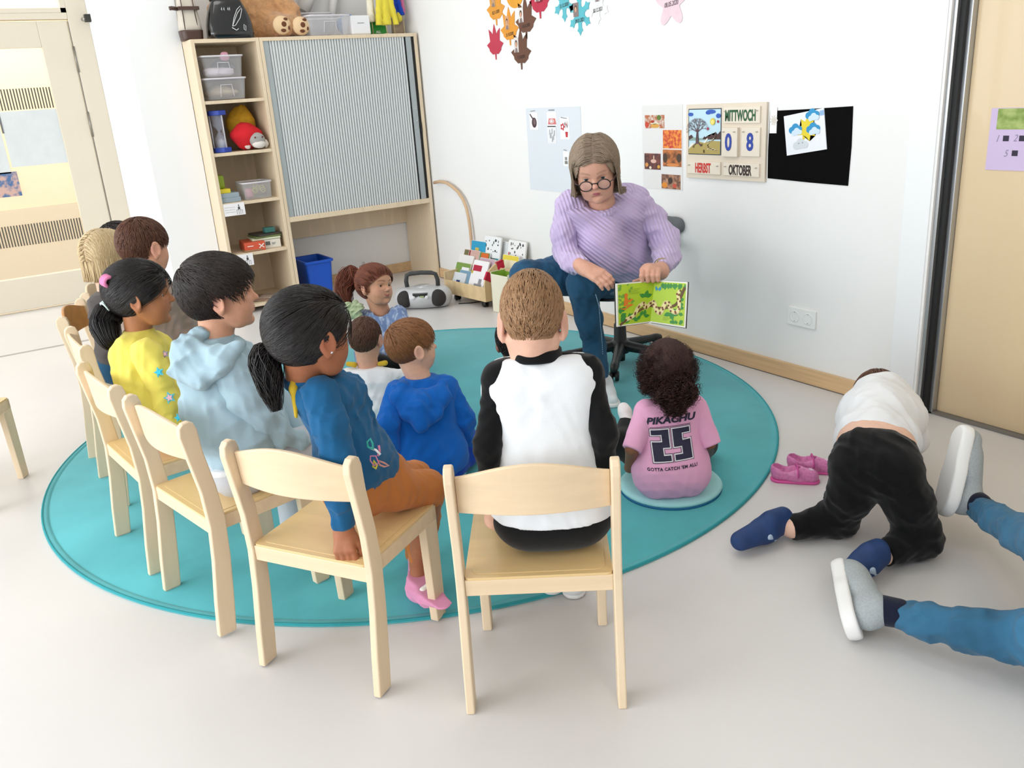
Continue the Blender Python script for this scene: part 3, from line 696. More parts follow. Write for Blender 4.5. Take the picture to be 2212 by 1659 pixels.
# ---------------------------------------------------------------- heads
class Head:
    """head centred at c, face along f, up u; h = chin-to-crown height"""
    def __init__(s,c,f,u,h,child=True,wide=1.0,long=1.0):
        s.c=Vector(c); s.f=Vector(f).normalized(); u=Vector(u); s.u=(u-u.dot(s.f)*s.f).normalized(); s.r=s.f.cross(s.u); s.h=h; s.child=child; s.wide=wide; s.long=long
        s.R=np.array([tuple(s.r),tuple(s.f),tuple(s.u)],dtype=np.float32)   # rows: local axes
    def W(s,x,y,z): return s.c+(s.r*x*s.wide+s.f*y*s.long+s.u*z)*s.h
    def L(s,P):
        q=(np.asarray(P)-np.array(s.c))@s.R.T/s.h; q=q.copy(); q[...,0]/=s.wide; q[...,1]/=s.long; return q
    def e(s,sd,c,r,k=.06,op='u',rot=None):
        ax=s.R
        if rot is not None: ax=np.array(rot,dtype=np.float32)@s.R
        sd.ell(s.W(*c),[r[0]*s.h*s.wide,r[1]*s.h*s.long,r[2]*s.h],k*s.h,op,ax)
    def cn(s,sd,a,b,ra,rb,k=.05,op='u'): sd.cone(s.W(*a),s.W(*b),ra*s.h,rb*s.h,k*s.h,op)
    def skull(s,grow=0.0):
        sd=Sdf(); g=grow
        s.e(sd,(0,-.07,.14),(.345+g,.43+g,.355+g),.02)
        s.e(sd,(0,.10,.02),(.30+g,.28+g,.36+g),.12)
        s.e(sd,(0,-.22,.0),(.27+g,.24+g,.26+g),.1)
        return sd
    def face(s,neck=None,lips=True,ears=True):
        sd=s.skull(); ch=s.child
        s.e(sd,(0,.15,-.16),(.255,.23,.27),.12)
        s.cn(sd,(-.10,.22,-.36),(.10,.22,-.36),.095,.095,.14)
        s.e(sd,(0,.29,-.415),(.07,.075,.06),.07)
        for x in (-1,1):
            s.e(sd,(x*.155,.215,-.19),(.12,.12,.13),.10)           # cheeks
            s.cn(sd,(x*.07,.325,.085),(x*.2,.265,.085),.045,.04,.06)  # brow
            s.e(sd,(x*.145,.385,-.005),(.080,.055,.052),.05,'s')      # socket
            s.cn(sd,(x*.23,.0,-.2),(x*.16,.13,-.38),.07,.06,.12)
        s.e(sd,(0,.20,.20),(.23,.16,.17),.12)
        s.cn(sd,(0,.345,.015),(0,.43,-.105),.026,.040,.035)         # nose
        s.e(sd,(0,.425,-.118),(.042,.045,.036),.025)
        for x in (-1,1): s.e(sd,(x*.042,.385,-.128),(.030,.036,.026),.018)
        for x in (-1,1): s.e(sd,(x*.022,.405,-.158),(.012,.016,.010),.008,'s')
        s.e(sd,(0,.335,-.245),(.10,.055,.075),.05)                   # muzzle
        if lips:
            s.e(sd,(0,.372,-.238),(.078,.032,.019),.014); s.e(sd,(0,.368,-.276),(.066,.034,.024),.014)
            s.e(sd,(0,.408,-.256),(.085,.030,.0035),.008,'s')
        s.e(sd,(0,.375,-.325),(.07,.03,.025),.04,'s')
        for x in (-1,1):                                            # eyelids
            s.e(sd,(x*.142,.282,.0),(.072,.070,.066),.012)
            s.e(sd,(x*.142,.345,-.006),(.056,.05,.021),.008,'s')
        if ears:
            for x in (-1,1):
                a=math.radians(22)*x; b=math.radians(12)
                Rm=np.array([[math.cos(a),-math.sin(a),0],[math.sin(a),math.cos(a),0],[0,0,1]])@np.array([[1,0,0],[0,math.cos(b),math.sin(b)],[0,-math.sin(b),math.cos(b)]])
                s.e(sd,(x*.385,-.045,-.040),(.036,.098,.150),.02,rot=Rm)
                s.e(sd,(x*.360,-.012,-.165),(.030,.048,.060),.03)
                s.e(sd,(x*.418,-.032,-.030),(.022,.064,.108),.012,'s',rot=Rm)
                s.e(sd,(x*.372,.012,-.075),(.018,.022,.030),.012)
                s.e(sd,(x*.37,-.005,-.05),(.014,.018,.03),.01,'s')
        if neck is not None:
            n=neck; s_nr=n[1]
            sd.cone(s.W(0,-.12,-.16),n[0],s_nr*1.02,s_nr,.07*s.h)
            sd.cone(s.W(0,-.02,-.26),n[0],s_nr*.8,s_nr*.8,.06*s.h)
        return sd
    def colour(s,skin,lip='B5686A',brow=None,flush='D99A8C',browz=.075,browv=1.0,smile=0.0):
        sk=np.array(lin(skin)); lp=np.array(lin(lip)); fl=np.array(lin(flush))
        def f(V):
            q=s.L(V); n=len(V); c=np.tile(sk,(n,1)).astype(float)
            front=(q[:,1]>.2)
            def blend(c,w,t): return c*(1-w[:,None])+t*w[:,None]
            for x in (-1,1):
                w=np.exp(-(((q[:,0]-x*.18)/.09)**2+((q[:,2]+.15)/.08)**2))*front*.35; c=blend(c,w,fl)
                w=np.exp(-(((np.abs(q[:,0])-.37)/.05)**2+((q[:,2]+.05)/.12)**2))*.35*(q[:,1]<.15); c=blend(c,w,fl)
            w=np.exp(-((q[:,0]/.05)**2+((q[:,2]+.12)/.05)**2))*front*.35; c=blend(c,w,fl)
            w=np.clip(1.6-((q[:,0]/(.078+.03*smile))**2+((q[:,2]+.256-smile*.035*(q[:,0]/.08)**2)/(.036-.008*smile))**2)*1.5,0,1)*(q[:,1]>.31); c=blend(c,w,lp)
            if brow is not None:
                br=np.array(lin(brow)); ax=np.abs(q[:,0]); zc=browz+.028+.022*np.sin(np.clip((ax-.05)/.2,0,1)*3.0)
                w=np.clip(1.5-np.abs(q[:,2]-zc)/.017,0,1)*np.clip((ax-.045)/.02,0,1)*np.clip((.245-ax)/.05,0,1)*(q[:,1]>.15)*.85*browv; c=blend(c,w,br)
            return c
        return f
    def eyes(s,parent,iris='3A2417',open_=1.0):
        for x in (-1,1):
            bm=bmesh.new(); R=.062*s.h; c=s.W(x*.142,.277,-.003)-parent.location
            mtx=Matrix((tuple(s.r),tuple(s.f),tuple(s.u))).transposed().to_4x4(); mt=Matrix.Translation(c)@mtx@Matrix.Rotation(-math.pi/2,4,'X')
            prof=[(R*math.sin(t),R*math.cos(t)) for t in [i*math.pi/16 for i in range(17)]]
            lathe(bm,prof,24,mtx=mt)
            bm.faces.ensure_lookup_table()
            fwd=s.f
            for f in bm.faces:
                d=(f.calc_center_median()-c).normalized().dot((s.f*.985-s.u*.10).normalized())
                f.material_index=2 if d>.965 else (1 if d>.80 else 0)
            mesh_obj('eye',bm,[mat('eye_white','E9E2DC',.15,coat=.6),mat('iris_'+iris,iris,.12,coat=.8),mat('pupil','060505',.1,coat=.8)],parent,smooth=True)
# ---------------------------------------------------------------- hair
def hair_mat(name,c1,c2,rough=.42):
    if name in MATS: return MATS[name]
    m=mat(name,c1,rough,spec=.45,attr='Col'); m['c1']=c1; m['c2']=c2
    return m
def scalp_project(sd,P,off,it=3):
    P=np.array(P,dtype=np.float32)
    for _ in range(it):
        d=sdf_eval(sd,P)-off; e=1e-3; g=np.stack([sdf_eval(sd,P+np.eye(3,dtype=np.float32)[i]*e)-sdf_eval(sd,P-np.eye(3,dtype=np.float32)[i]*e) for i in range(3)],-1)/(2*e)
        g/=np.linalg.norm(g,axis=-1,keepdims=True)+1e-9; P=P-g*d[...,None]
    return P,g
def strands_obj(name,paths,rad,m,parent,extra=None,n=3,tip=.25):
    """paths (N,K,3) world; each a tapered sliver"""
    N,K,_=paths.shape; loc=np.array(parent.location)
    T=np.gradient(paths,axis=1); T/=np.linalg.norm(T,axis=2,keepdims=True)+1e-9
    rv=np.random.RandomState(3).normal(size=(N,1,3)); X=np.cross(T,rv); X/=np.linalg.norm(X,axis=2,keepdims=True)+1e-9; Y=np.cross(T,X)
    r=(rad if np.ndim(rad) else np.full(N,rad))[:,None,None]*np.interp(np.linspace(0,1,K),[0,.15,.7,1],[.8,1,.9,tip])[None,:,None]
    V=np.stack([paths+r*(math.cos(2*math.pi*j/n)*X+math.sin(2*math.pi*j/n)*Y) for j in range(n)],2).reshape(-1,3)-loc
    b=(np.arange(N)*K*n)[:,None,None]; kk=(np.arange(K-1)*n)[None,:,None]; j=np.arange(n)[None,None,:]; j2=(np.arange(n)+1)%n; j2=j2[None,None,:]
    Q=np.stack([b+kk+j,b+kk+j2,b+kk+n+j2,b+kk+n+j],-1).reshape(-1,4)
    me=bpy.data.meshes.new(name); V0=np.zeros((0,3)); 
    if extra is not None:
        V0,Q0=extra; V0=V0-loc; Q=np.concatenate([Q0,Q+len(V0)]); V=np.concatenate([V0,V])
    me.vertices.add(len(V)); me.vertices.foreach_set('co',V.astype(np.float32).ravel())
    me.loops.add(len(Q)*4); me.loops.foreach_set('vertex_index',Q.astype(np.int32).ravel())
    me.polygons.add(len(Q)); me.polygons.foreach_set('loop_start',np.arange(0,len(Q)*4,4,dtype=np.int32))
    me.polygons.foreach_set('use_smooth',np.ones(len(Q),dtype=bool)); me.update(calc_edges=True); me.validate()
    if 'c1' in m.keys():
        a_,b_=np.array(lin(m['c1'])),np.array(lin(m['c2'])); rr=np.random.RandomState(9)
        w=np.clip(rr.normal(.42,.30,size=N),0,1); cc=(a_[None]*(1-w[:,None])+b_[None]*w[:,None]); cc=np.repeat(cc,K*n,axis=0)
        base=np.tile(a_*.35+b_*.65,(len(V0),1)) if extra is not None else np.zeros((0,3)); cc=np.concatenate([base,cc])
        at=me.color_attributes.new('Col','FLOAT_COLOR','POINT'); at.data.foreach_set('color',np.concatenate([cc,np.ones((len(cc),1))],1).astype(np.float32).ravel())
    me.materials.append(m); o=bpy.data.objects.new(name,me); link(o,parent); return o
def local_sdf(name,sd,res,m,par):
    V,Q=sd.mesh(res); me=bpy.data.meshes.new(name); me.from_pydata([tuple(v) for v in V],[],[tuple(int(i) for i in q_) for q_ in Q]); me.materials.append(m); me.polygons.foreach_set('use_smooth',[True]*len(me.polygons)); o=bpy.data.objects.new(name,me); link(o,par); return o
def collar(par,nk,ax,r,m,h0=-.016,h1=.010,name='collar',el=None):
    s=Sdf(); ax=Vector(ax).normalized(); s.cone(nk+ax*(h0-.02),nk+ax*(h1+.02),r,r*.97,.004); s.cut(nk+ax*h1,ax,.005); s.cut(nk+ax*h0,-ax,.004); return sdf_obj(name,[(s,.003)],m,par)
def hair(head,parent,m,style='short',line=None,vol=.05,whorl=(0,-.32,.38),tie=None,n=1500,length=.22,rad=.0016,seed=1,cap=True,part=None,hang=None,curl=0.0,mess=.12,name='hair',lift=.0,fwdline=.16,sideline=-.12,nape=-.30,endz=None,earfree=True):
    """hair cap + slivers. line(q)->True where hair grows, q in head units"""
    rs=np.random.RandomState(seed); h=head.h
    def grows(q):
        x,y,z=q[...,0],q[...,1],q[...,2]
        fz=fwdline-.10*(np.abs(x)/.3)**2                 # front hairline height rises towards the middle
        front=np.where(y>.12, z>fz+ (y-.12)*.35, True)
        side=np.where((y<=.14)&(y>-.04), z>np.where(np.abs(y-.0)<.11, sideline+.17*np.clip((.10-np.abs(y+.0))/.1,0,1)*0+(0.0), sideline), True)
        temple=np.where((y>.04)&(y<=.2), z>sideline+(y-.04)*1.1, True)
        back=np.where(y<=-.04, z>nape+ .12*np.abs(x)/.3, True)
        ear=((y+.03)/.13)**2+((z+.05)/.17)**2>1 if earfree else True
        ear=ear|(np.abs(x)<.24)
        return front&side&temple&back&ear
    G=line or grows
    sk=head.skull(vol)
    if cap:
        cap_sd=head.skull(vol*.55); V,Q=cap_sd.mesh(h/42)
        c=V[Q].mean(1); keep=G(head.L(c)); Q=Q[keep]
    # roots: random points on the skull
    P=rs.normal(size=(n*3,3)); P/=np.linalg.norm(P,axis=1,keepdims=True); P=P*np.array([.38,.45,.42])+np.array([0,-.07,.08])
    W=np.array([list(head.c)])+ (P*np.array([head.wide,head.long,1])*h)@head.R
    W,g=scalp_project(sk,W,-.3*vol*h); q=head.L(W); W=W[G(q)][:n]; 
    K=9; cur=W.copy(); path=[]
    wh=np.array(head.W(*whorl)); tieW=None if tie is None else np.array(tie)
    dirs=None; L=length*h*(.75+.5*rs.rand(len(W)))
    loose=rs.normal(size=(len(W),3))*mess
    for k in range(K):
        path.append(cur.copy())
        q=head.L(cur)
        if tieW is not None:
            d=tieW-cur; rem=np.linalg.norm(d,axis=1,keepdims=True); step=rem/(K-k); dn=d/(rem+1e-9)
            nxt=cur+dn*step; off=vol*h*(.35+.75*math.sin(math.pi*(k+1)/K)*.5)
            sk_d=sdf_eval(sk,nxt); pr,g=scalp_project(sk,nxt,0.0,2)
            w=np.where(sk_d<0.0,1.0,0.0)[:,None]; nxt=nxt*(1-w)+(pr+g*0.001*rs.rand(len(W),1))*w
            if k>=K-2: nxt=cur+dn*step
            cur=nxt
        else:
            if style=='bob' or style=='long':
                sx=np.sign(q[:,0]+ (0 if part is None else -part)+1e-6)
                d=np.array(head.R[0])[None]*(sx*1.0)[:,None]*np.clip(1.2-np.abs(q[:,0])/.3,0,1)[:,None]+np.array([0,0,-1.0])*np.clip(.25+np.abs(q[:,0])/.28-(q[:,2]-.25)*.6,.1,2)[:,None]-head.R[1][None]*.15
            elif style=='fwd':
                d=cur-wh; d/=np.linalg.norm(d,axis=1,keepdims=True)+1e-9; d=d+head.R[1][None]*.7*np.clip(q[:,2:3]*3,0,1)-head.R[2][None]*.35
            else:
                d=cur-wh; d/=np.linalg.norm(d,axis=1,keepdims=True)+1e-9; d=d-head.R[2][None]*.3
            if dirs is None: dirs=d
            d=dirs*.4+d*.6+loose*(.5+.5*k/K); dirs=d/(np.linalg.norm(d,axis=1,keepdims=True)+1e-9)
            st=(L/K)[:,None]; nxt=cur+dirs*st
            sd_=sdf_eval(sk,nxt); hangw=(sd_>.004) & (style in('bob','long'))
            pr,g=scalp_project(sk,nxt,0.0,2)
            lo_=(lift*h*(k+1)/K)
            tgt=pr+g*(lo_+.002*rs.rand(len(W),1)*(k+1)/K*h*4)
            below=head.L(nxt)[:,2]<-.12
            usehang=(below & (style in('bob','long')))[:,None]
            dn=nxt*1.0; dd=np.array([0,0,-1.0])[None]*st; free=cur+dd+loose*st*.6+ (curl*np.sin(k*1.7+rs.rand(len(W),1)*6))*g*h*.02
            # keep free strands outside the head
            inside=(sdf_eval(sk,free)<0)[:,None]; fp,_=scalp_project(sk,free,0.001,2); free=np.where(inside,fp,free)
            cur=np.where(usehang,free,tgt)
    paths=np.stack(path,1)
    if style in('bob','long'):
        Lq=head.L(paths); sx=np.sign(Lq[...,0]); bad=(Lq[...,1]>-.02)&(Lq[...,2]<.27)&(np.abs(Lq[...,0])<.37)
        lim=.27+.10*np.clip((.27-Lq[...,2])/.2,0,1); nx=np.where(bad,sx*np.maximum(np.abs(Lq[...,0]),lim+.04*rs.rand(*lim.shape)),Lq[...,0]); ny=np.where(bad,np.minimum(Lq[...,1],.17+.06*rs.rand(*lim.shape)),Lq[...,1])
        Lq=np.stack([nx*head.wide,ny*head.long,Lq[...,2]],-1)*h; paths=Lq@head.R+np.array(list(head.c))
    if endz is not None:
        e_=endz+.02*rs.rand(len(paths),1)**2; paths[...,2]=np.maximum(paths[...,2],e_-.0005*np.arange(K)[None])
    return strands_obj(name,paths,rad*(.7+.6*rs.rand(len(W))),m,parent,extra=(V,Q) if cap else None)
def ponytail(parent,m,base,pts,r0,r1,n=500,rad=.0018,seed=2,spread=1.0,name='ponytail',wave=.0):
    """bundle following pts (world) with tube radius r0->r1"""
    rs=np.random.RandomState(seed); pts=[np.array(p) for p in pts]; K=14
    t=np.linspace(0,1,len(pts)); P=np.stack([np.interp(np.linspace(0,1,K),t,[p[i] for p in pts]) for i in range(3)],1)
    T=np.gradient(P,axis=0); T/=np.linalg.norm(T,axis=1,keepdims=True)
    x=np.cross(T,np.array([.3,.8,.2])); x/=np.linalg.norm(x,axis=1,keepdims=True); y=np.cross(T,x)
    a=rs.rand(n)*2*math.pi; rr=np.sqrt(rs.rand(n)); prof=np.interp(np.linspace(0,1,K),[0,.12,.45,.8,1],[.5,.95,1,.8,.45])
    R=(r0+(r1-r0)*np.linspace(0,1,K))*prof
    ln=(.82+.22*rs.rand(n))
    out=np.zeros((n,K,3))
    for i in range(n):
        s=np.linspace(0,min(ln[i],1.0),K); Pi=np.stack([np.interp(s,np.linspace(0,1,K),P[:,j]) for j in range(3)],1)
        ang=a[i]+wave*np.sin(s*9+rs.rand()*6)+.4*s; rad_=rr[i]*(1+.15*spread*rs.randn()*s)
        out[i]=Pi+(x*np.cos(ang)[:,None]+y*np.sin(ang)[:,None])*(R*rad_)[:,None]
    return strands_obj(name,out,rad*(.6+.8*rs.rand(n)),m,parent,tip=.3)
# ---------------------------------------------------------------- hands
def hand(sd,wrist,d,nrm,size=.17,curl=(.5,.6,.6,.7),thumb=.5,left=False,spread=.10,thumb_curl=.4):
    """hand in field sd: wrist point, d towards the knuckles, nrm = back of the hand"""
    w=Vector(wrist); d=Vector(d).normalized(); n=Vector(nrm); n=(n-n.dot(d)*d).normalized(); s=d.cross(n)*(1 if left else -1)  # s: towards the thumb side
    z=size; K=.018*z/.17
    P=lambda a,b,c: w+(d*a+s*b+n*c)*z
    sd.cone(P(-.10,0,0),P(.12,0,0),.135*z,.15*z,K)
    for b in (-.16,-.055,.055,.155): sd.cone(P(.10,b*.7,0),P(.47,b,.0),.085*z,.075*z,K)
    sd.cone(P(.12,.12,-.05),P(.30,.19,-.07),.09*z,.075*z,K)
    L=[(.185,.115,.095),(.205,.13,.10),(.19,.12,.10),(.145,.09,.08)]
    for i,(b,ln,c) in enumerate(zip((.175,.06,-.06,-.17),L,curl)):
        p=P(.49,b,0); ang=0.0; fd=(d+s*(b*spread*5)).normalized(); r=(.064 if i<3 else .054)*z
        for j,l in enumerate(ln):
            ang+=c*(0.9 if j==0 else 1.05)
            v=fd*math.cos(ang)-n*math.sin(ang); q=p+v*l*z*1.02
            r2=r*(.93 if j<2 else .82); sd.cone(p,q,r,r2,.005); p=q; r=r2
    p=P(.20,.20,-.06); ang=thumb
    td=(d*math.cos(ang)+s*math.sin(ang)-n*.25).normalized()
    for j,l in enumerate((.19,.15,.12)):
        v=(td-n*thumb_curl*j*.5-s*thumb_curl*j*.35).normalized(); q=p+v*l*z; sd.cone(p,q,(.075-.008*j)*z,(.067-.008*j)*z,.006); p=q
    return sd
# ---------------------------------------------------------------- materials for people
def skin_mat(name,rough=.5): return mat(name,'D8A080',rough,attr='Col',var=.07,vscale=60,bump=.12,bscale=260,sub=.08,spec=.35,bdist=.0006)
SKIN=skin_mat('skin')
def cloth(name,c,bump=.35,scale=420,var=.05,rough=.9,**k): return mat(name,c,rough,var=var,vscale=7,bump=bump,bscale=scale,sheen=.15,spec=.15,bdist=.0012,**k)
def pj(u,v,d): return atd(u,v,d)
def px(r,d): return r*d/F_PX
# ================================================================ PEOPLE
FWD=Vector((CZ[0],CZ[1],0)).normalized(); RGT=Vector((FWD.y,-FWD.x,0))
def fdir(a,pitch=0):
    a=math.radians(a); v=FWD*math.cos(a)+RGT*math.sin(a); return (v+Vector((0,0,math.tan(math.radians(pitch))))).normalized()
def q(u,v,d,r): return (atd(u,v,d),r*d/F_PX)
def qz(u,v,z,r): p=atz(u,v,z); return (p,r*dep(p)/F_PX)
def person(label,loc): 
    o=empty('person',(loc[0],loc[1],0)); tag(o,label,'person'); return o
def limb(*pts,k=.012):
    s=Sdf(); s.chain(pts,k); return s
def shrink(pt,f): return (pt[0],pt[1]*f)
def torso(sd,TL,TR,BL,BR,k=.05,mid=None):
    sd.cone(TL[0],TR[0],TL[1],TR[1],k); sd.cone(TL[0],BL[0],TL[1],BL[1],k); sd.cone(TR[0],BR[0],TR[1],BR[1],k); sd.cone(BL[0],BR[0],BL[1],BR[1],k)
    m0=((TL[0]+TR[0])/2,(TL[1]+TR[1])/2); m1=((BL[0]+BR[0])/2,(BL[1]+BR[1])/2); sd.cone(m0[0],m1[0],m0[1],m1[1],k)
def core(*chains):
    s=Sdf()
    for c in chains: s.chain([(p,min(r*.5,.045)) for p,r in c],.012)
    return s
def shoe_obj(par,heel,toe,r,m,sole_m=None,up=Vector((0,0,1)),name='shoe',label=None,h=1.25):
    """heel & toe points (on the sole), r half-width"""
    s=Sdf(); d=(toe-heel).normalized(); u=(up-up.dot(d)*d).normalized(); L=(toe-heel).length
    s.cone(heel+d*r*.8+u*r*h*.9,heel+d*L*.55+u*r*.85,r*h*.92,r*.8,.01)
    s.cone(heel+d*L*.5+u*r*.75,toe-d*r+u*r*.6,r*.85,r*.68,.015)
    s.cut(heel+u*.0015,-u,.002)
    o=sdf_obj(name,[(s,.004)],m,par); 
    if label: o['label']=label
    if sole_m:
        s2=Sdf(); s2.cone(heel+d*r*.9+u*r*.22,toe-d*r*1.05+u*r*.2,r*1.02,r*.92,.01); s2.cut(heel+u*.0,-u,.002); s2.cut(heel+u*r*.42,u,.003)
        sdf_obj('sole',[(s2,.004)],sole_m,o if False else par)
    return o
def tie_ring(par,c,axis,r,m,th=.006,name='hair_tie'):
    x,y=frame_of(axis); bm=bmesh.new(); c=Vector(c)-par.location
    for k in range(3):
        tube(bm,[c+axis.normalized()*(k-1)*th*.9+(x*math.cos(a*math.pi/10)+y*math.sin(a*math.pi/10))*r for a in range(20)],th*.75,6,closed=True)
    return mesh_obj(name,bm,m,par,smooth=True)
JEAN=mat('denim','2F5B7C',.85,var=.45,vscale=9,bump=.5,bscale=500,sheen=.1,spec=.15,ramp=(.3,.75),bdist=.001)
JEANL=mat('denim_light','3F7699',.85,var=.45,vscale=7,bump=.5,bscale=500,sheen=.1,spec=.15,ramp=(.3,.75),bdist=.001)
BLK=cloth('black_jersey','0D0D0F',.2)
SOLEW=mat('white_sole','EDEDEC',.5)
DIVK=.02
# ---------------------------------------------------------------- A: boy in the raglan shirt
pA=person('boy with cropped light brown hair and black-sleeved white shirt, seen from behind',chair_pt('A',0,.2,0))
hd=Head(atd(1150,697,1.86),fdir(3,-38),Vector((0.03,0,1)),.209,wide=.87)
nk=q(1158,778,1.89,38)
SLp,SRp=q(1083,818,1.88,33),q(1262,806,1.88,33); ELp,ERp=q(1053,962,1.87,29),q(1305,935,1.86,29); WLp,WRp=q(1062,1092,1.93,20),q(1305,1085,1.92,20)
HLp,HRp=q(1144,1104,1.965,73),q(1243,1098,1.965,73)
KN=[(chair_pt('A',-.075,.40,.395),.048),(chair_pt('A',.075,.40,.395),.048)]; AN=[(atz(1183,1283,.0)+FWD*.05+Vector((0,0,.10)),.03),(atz(1238,1292,.0)+FWD*.05+Vector((0,0,.10)),.03)]
f=hd.face(neck=(nk[0],nk[1]))
c=core([nk,((HLp[0]+HRp[0])/2,.09)],[SLp,ELp,WLp],[SRp,ERp,WRp],[HLp,KN[0],AN[0]],[HRp,KN[1],AN[1]])
hs=Sdf(); hs.chain([WLp,q(1068,1122,1.96,20),q(1098,1143,1.97,16)],.01); hs.chain([WRp,q(1300,1112,1.96,20),q(1280,1128,1.97,15)],.01)
for k in range(4): hs.chain([q(1072+k*9,1126+k*3,1.965,7.5),q(1082+k*10,1142+k*3,1.972,7)],.004)
sdf_obj('body',[(f,.0032),(c,.01),(hs,.004)],SKIN,pA,hd.colour('E6B79F',brow='9A7048'))
t=Sdf(); torso(t,q(1116,840,1.90,66),q(1228,832,1.90,66),q(1143,1078,1.95,80),q(1244,1072,1.95,80)); t.cone(nk[0],q(1168,830,1.9,55)[0],nk[1]*.98,px(60,1.9),.03); t.cone(SLp[0],SRp[0],SLp[1]*.8,SRp[1]*.8,.03)
t.cut(q(1158,769,1.885,1)[0],Vector((0,0,1))+FWD*.2); t.cut(atd(1190,1150,1.862),Vector((0,0,-1))+FWD*.12,.003); t.fold(.0015,34,3)
sdf_obj('shirt',[(t,.0055)],cloth('white_jersey','EEF1F5',.2),pA)
for i,(S,E_,W_,nx) in enumerate(((SLp,ELp,WLp,(1128,800)),(SRp,ERp,WRp,(1206,795)))):
    s=Sdf(); sg=-1 if i==0 else 1
    s.cone(q(nx[0],nx[1],1.895,34)[0],S[0],px(38,1.89),S[1]*1.18,.02); s.chain([(S[0],S[1]*1.15),E_,(W_[0],W_[1]*1.12)],.02)
    s.cone(S[0],q(S_u:=(1090 if i==0 else 1258),866 if i==0 else 858,1.89,30)[0],S[1]*1.1,px(26,1.9),.02)
    s.cut(W_[0],(W_[0]-E_[0])); s.cut(q(1158,762,1.885,1)[0],Vector((0,0,1))+FWD*.2); s.fold(.003,45,5+i)
    sdf_obj('sleeve',[(s,.005)],BLK,pA)
collar(pA,q(1158,760,1.885,1)[0]-FWD*.012,Vector((0,0,1))+FWD*.1,px(56,1.885),BLK,-.014,.012)
s=Sdf(); torso(s,HLp,HRp,shrink(HLp,.9),shrink(HRp,.9),.04); s.chain([(HLp[0],px(62,1.96)),KN[0],(AN[0][0],.04)],.03); s.chain([(HRp[0],px(62,1.95)),KN[1],(AN[1][0],.04)],.03)
s.cut(q(1190,1065,1.94,0)[0],Vector((0,0,1))); s.cut(Vector((0,0,ZS+.001)),Vector((0,0,-1)),.002) if False else None
sdf_obj('trousers',[(s,.006)],BLK,pA)
for (u,v,z) in ((1193,1285,.008),(1240,1294,.002)):
    p=atz(u,v,z); d_=fdir(5); shoe_obj(pA,p,p+d_*.19,.032,mat('white_shoe','E8EDF0',.6,bump=.3,bscale=200),SOLEW,label='white shoe')
hair(hd,pA,hair_mat('hair_light_brown','B08A66','8C6442'),'short',vol=.035,whorl=(.03,-.18,.46),n=5200,length=.13,rad=.00105,seed=2,mess=.16,nape=-.43,sideline=-.06)
# ---------------------------------------------------------------- B: girl with the ponytail
pB=person('girl with black ponytail in dark blue sweater and rust orange trousers, sitting on chair',chair_pt('B',0,.2,0))
hb=Head(atd(672,722,1.93),fdir(46,-8),Vector((0.0,0,1)),.205)
nk=q(655,815,1.97,38)
S1,S2=q(690,850,1.93,34),q(760,835,2.06,28)
E1=q(728,985,1.93,36); W1=q(742,1130,1.99,25)
HL,HR=q(760,1055,2.08,60),q(815,1030,2.18,60)
K1=q(922,1056,2.27,38); A1=q(905,1215,2.42,20)
K2=q(895,1035,2.42,36); A2=(atd(900,1190,2.58),.026)
f=hb.face(neck=nk); 
c=core([nk,((HL[0]+HR[0])/2,.09)],[S1,E1,W1],[HL,K1],[HR,K2,A2])
c.chain([K1,(A1[0],A1[1]),q(905,1255,2.42,19)],.01)
hs=Sdf(); hand(hs,q(742,1138,2.0,18)[0],atd(744,1185,1.985)-atd(742,1138,2.0),atd(700,1150,1.90)-atd(735,1170,2.0),.115,curl=(.75,.8,.85,.9),thumb=.35,left=False)
hs.cone(W1[0],atd(742,1150,2.0),px(19,2),px(20,2),.01)
colB=hb.colour('A96C4C',lip='8C4A40',brow='20140F',flush='A8604A')
sdf_obj('body',[(f,.0032),(c,.008),(hs,.0028)],SKIN,pB,colB); hb.eyes(pB)
SB=cloth('petrol_sweat','1F5E8C',.25)
t=Sdf(); torso(t,q(688,862,1.96,42),q(748,850,2.06,36),q(752,1010,2.05,58),q(800,1000,2.15,52)); t.cone(nk[0],q(700,850,1.99,40)[0],nk[1]*1.05,px(45,2),.03)
t.cone(q(745,1040,2.05,50)[0],q(810,1020,2.15,45)[0],px(52,2.05),px(48,2.15),.03); t.cone(q(735,990,2.06,50)[0],q(752,1070,2.08,40)[0],px(46,2.06),px(38,2.08),.04)
t.cut(nk[0]+Vector((0,0,-.004)),Vector((0,0,1))+FWD*-.12); t.fold(.0045,38,11)
sdf_obj('sweater',[(t,.0055)],SB,pB)
s=Sdf(); s.chain([(S1[0],S1[1]*1.2),(q(712,915,1.92,38)[0],px(41,1.92)),(E1[0],E1[1]*1.05),(q(735,1075,1.97,30)[0],px(33,1.97)),(W1[0],px(23,1.99)),(q(740,1128,1.99,1)[0],px(25,1.99))],.015); s.cut(q(741,1140,1.99,1)[0],W1[0]-E1[0]); s.fold(.005,42,12)
sdf_obj('sleeve',[(s,.005)],SB,pB)
collar(pB,nk[0]+Vector((0,0,-.006)),Vector((0,0,1))+FWD*-.1,nk[1]*1.16,SB,-.012,.012)
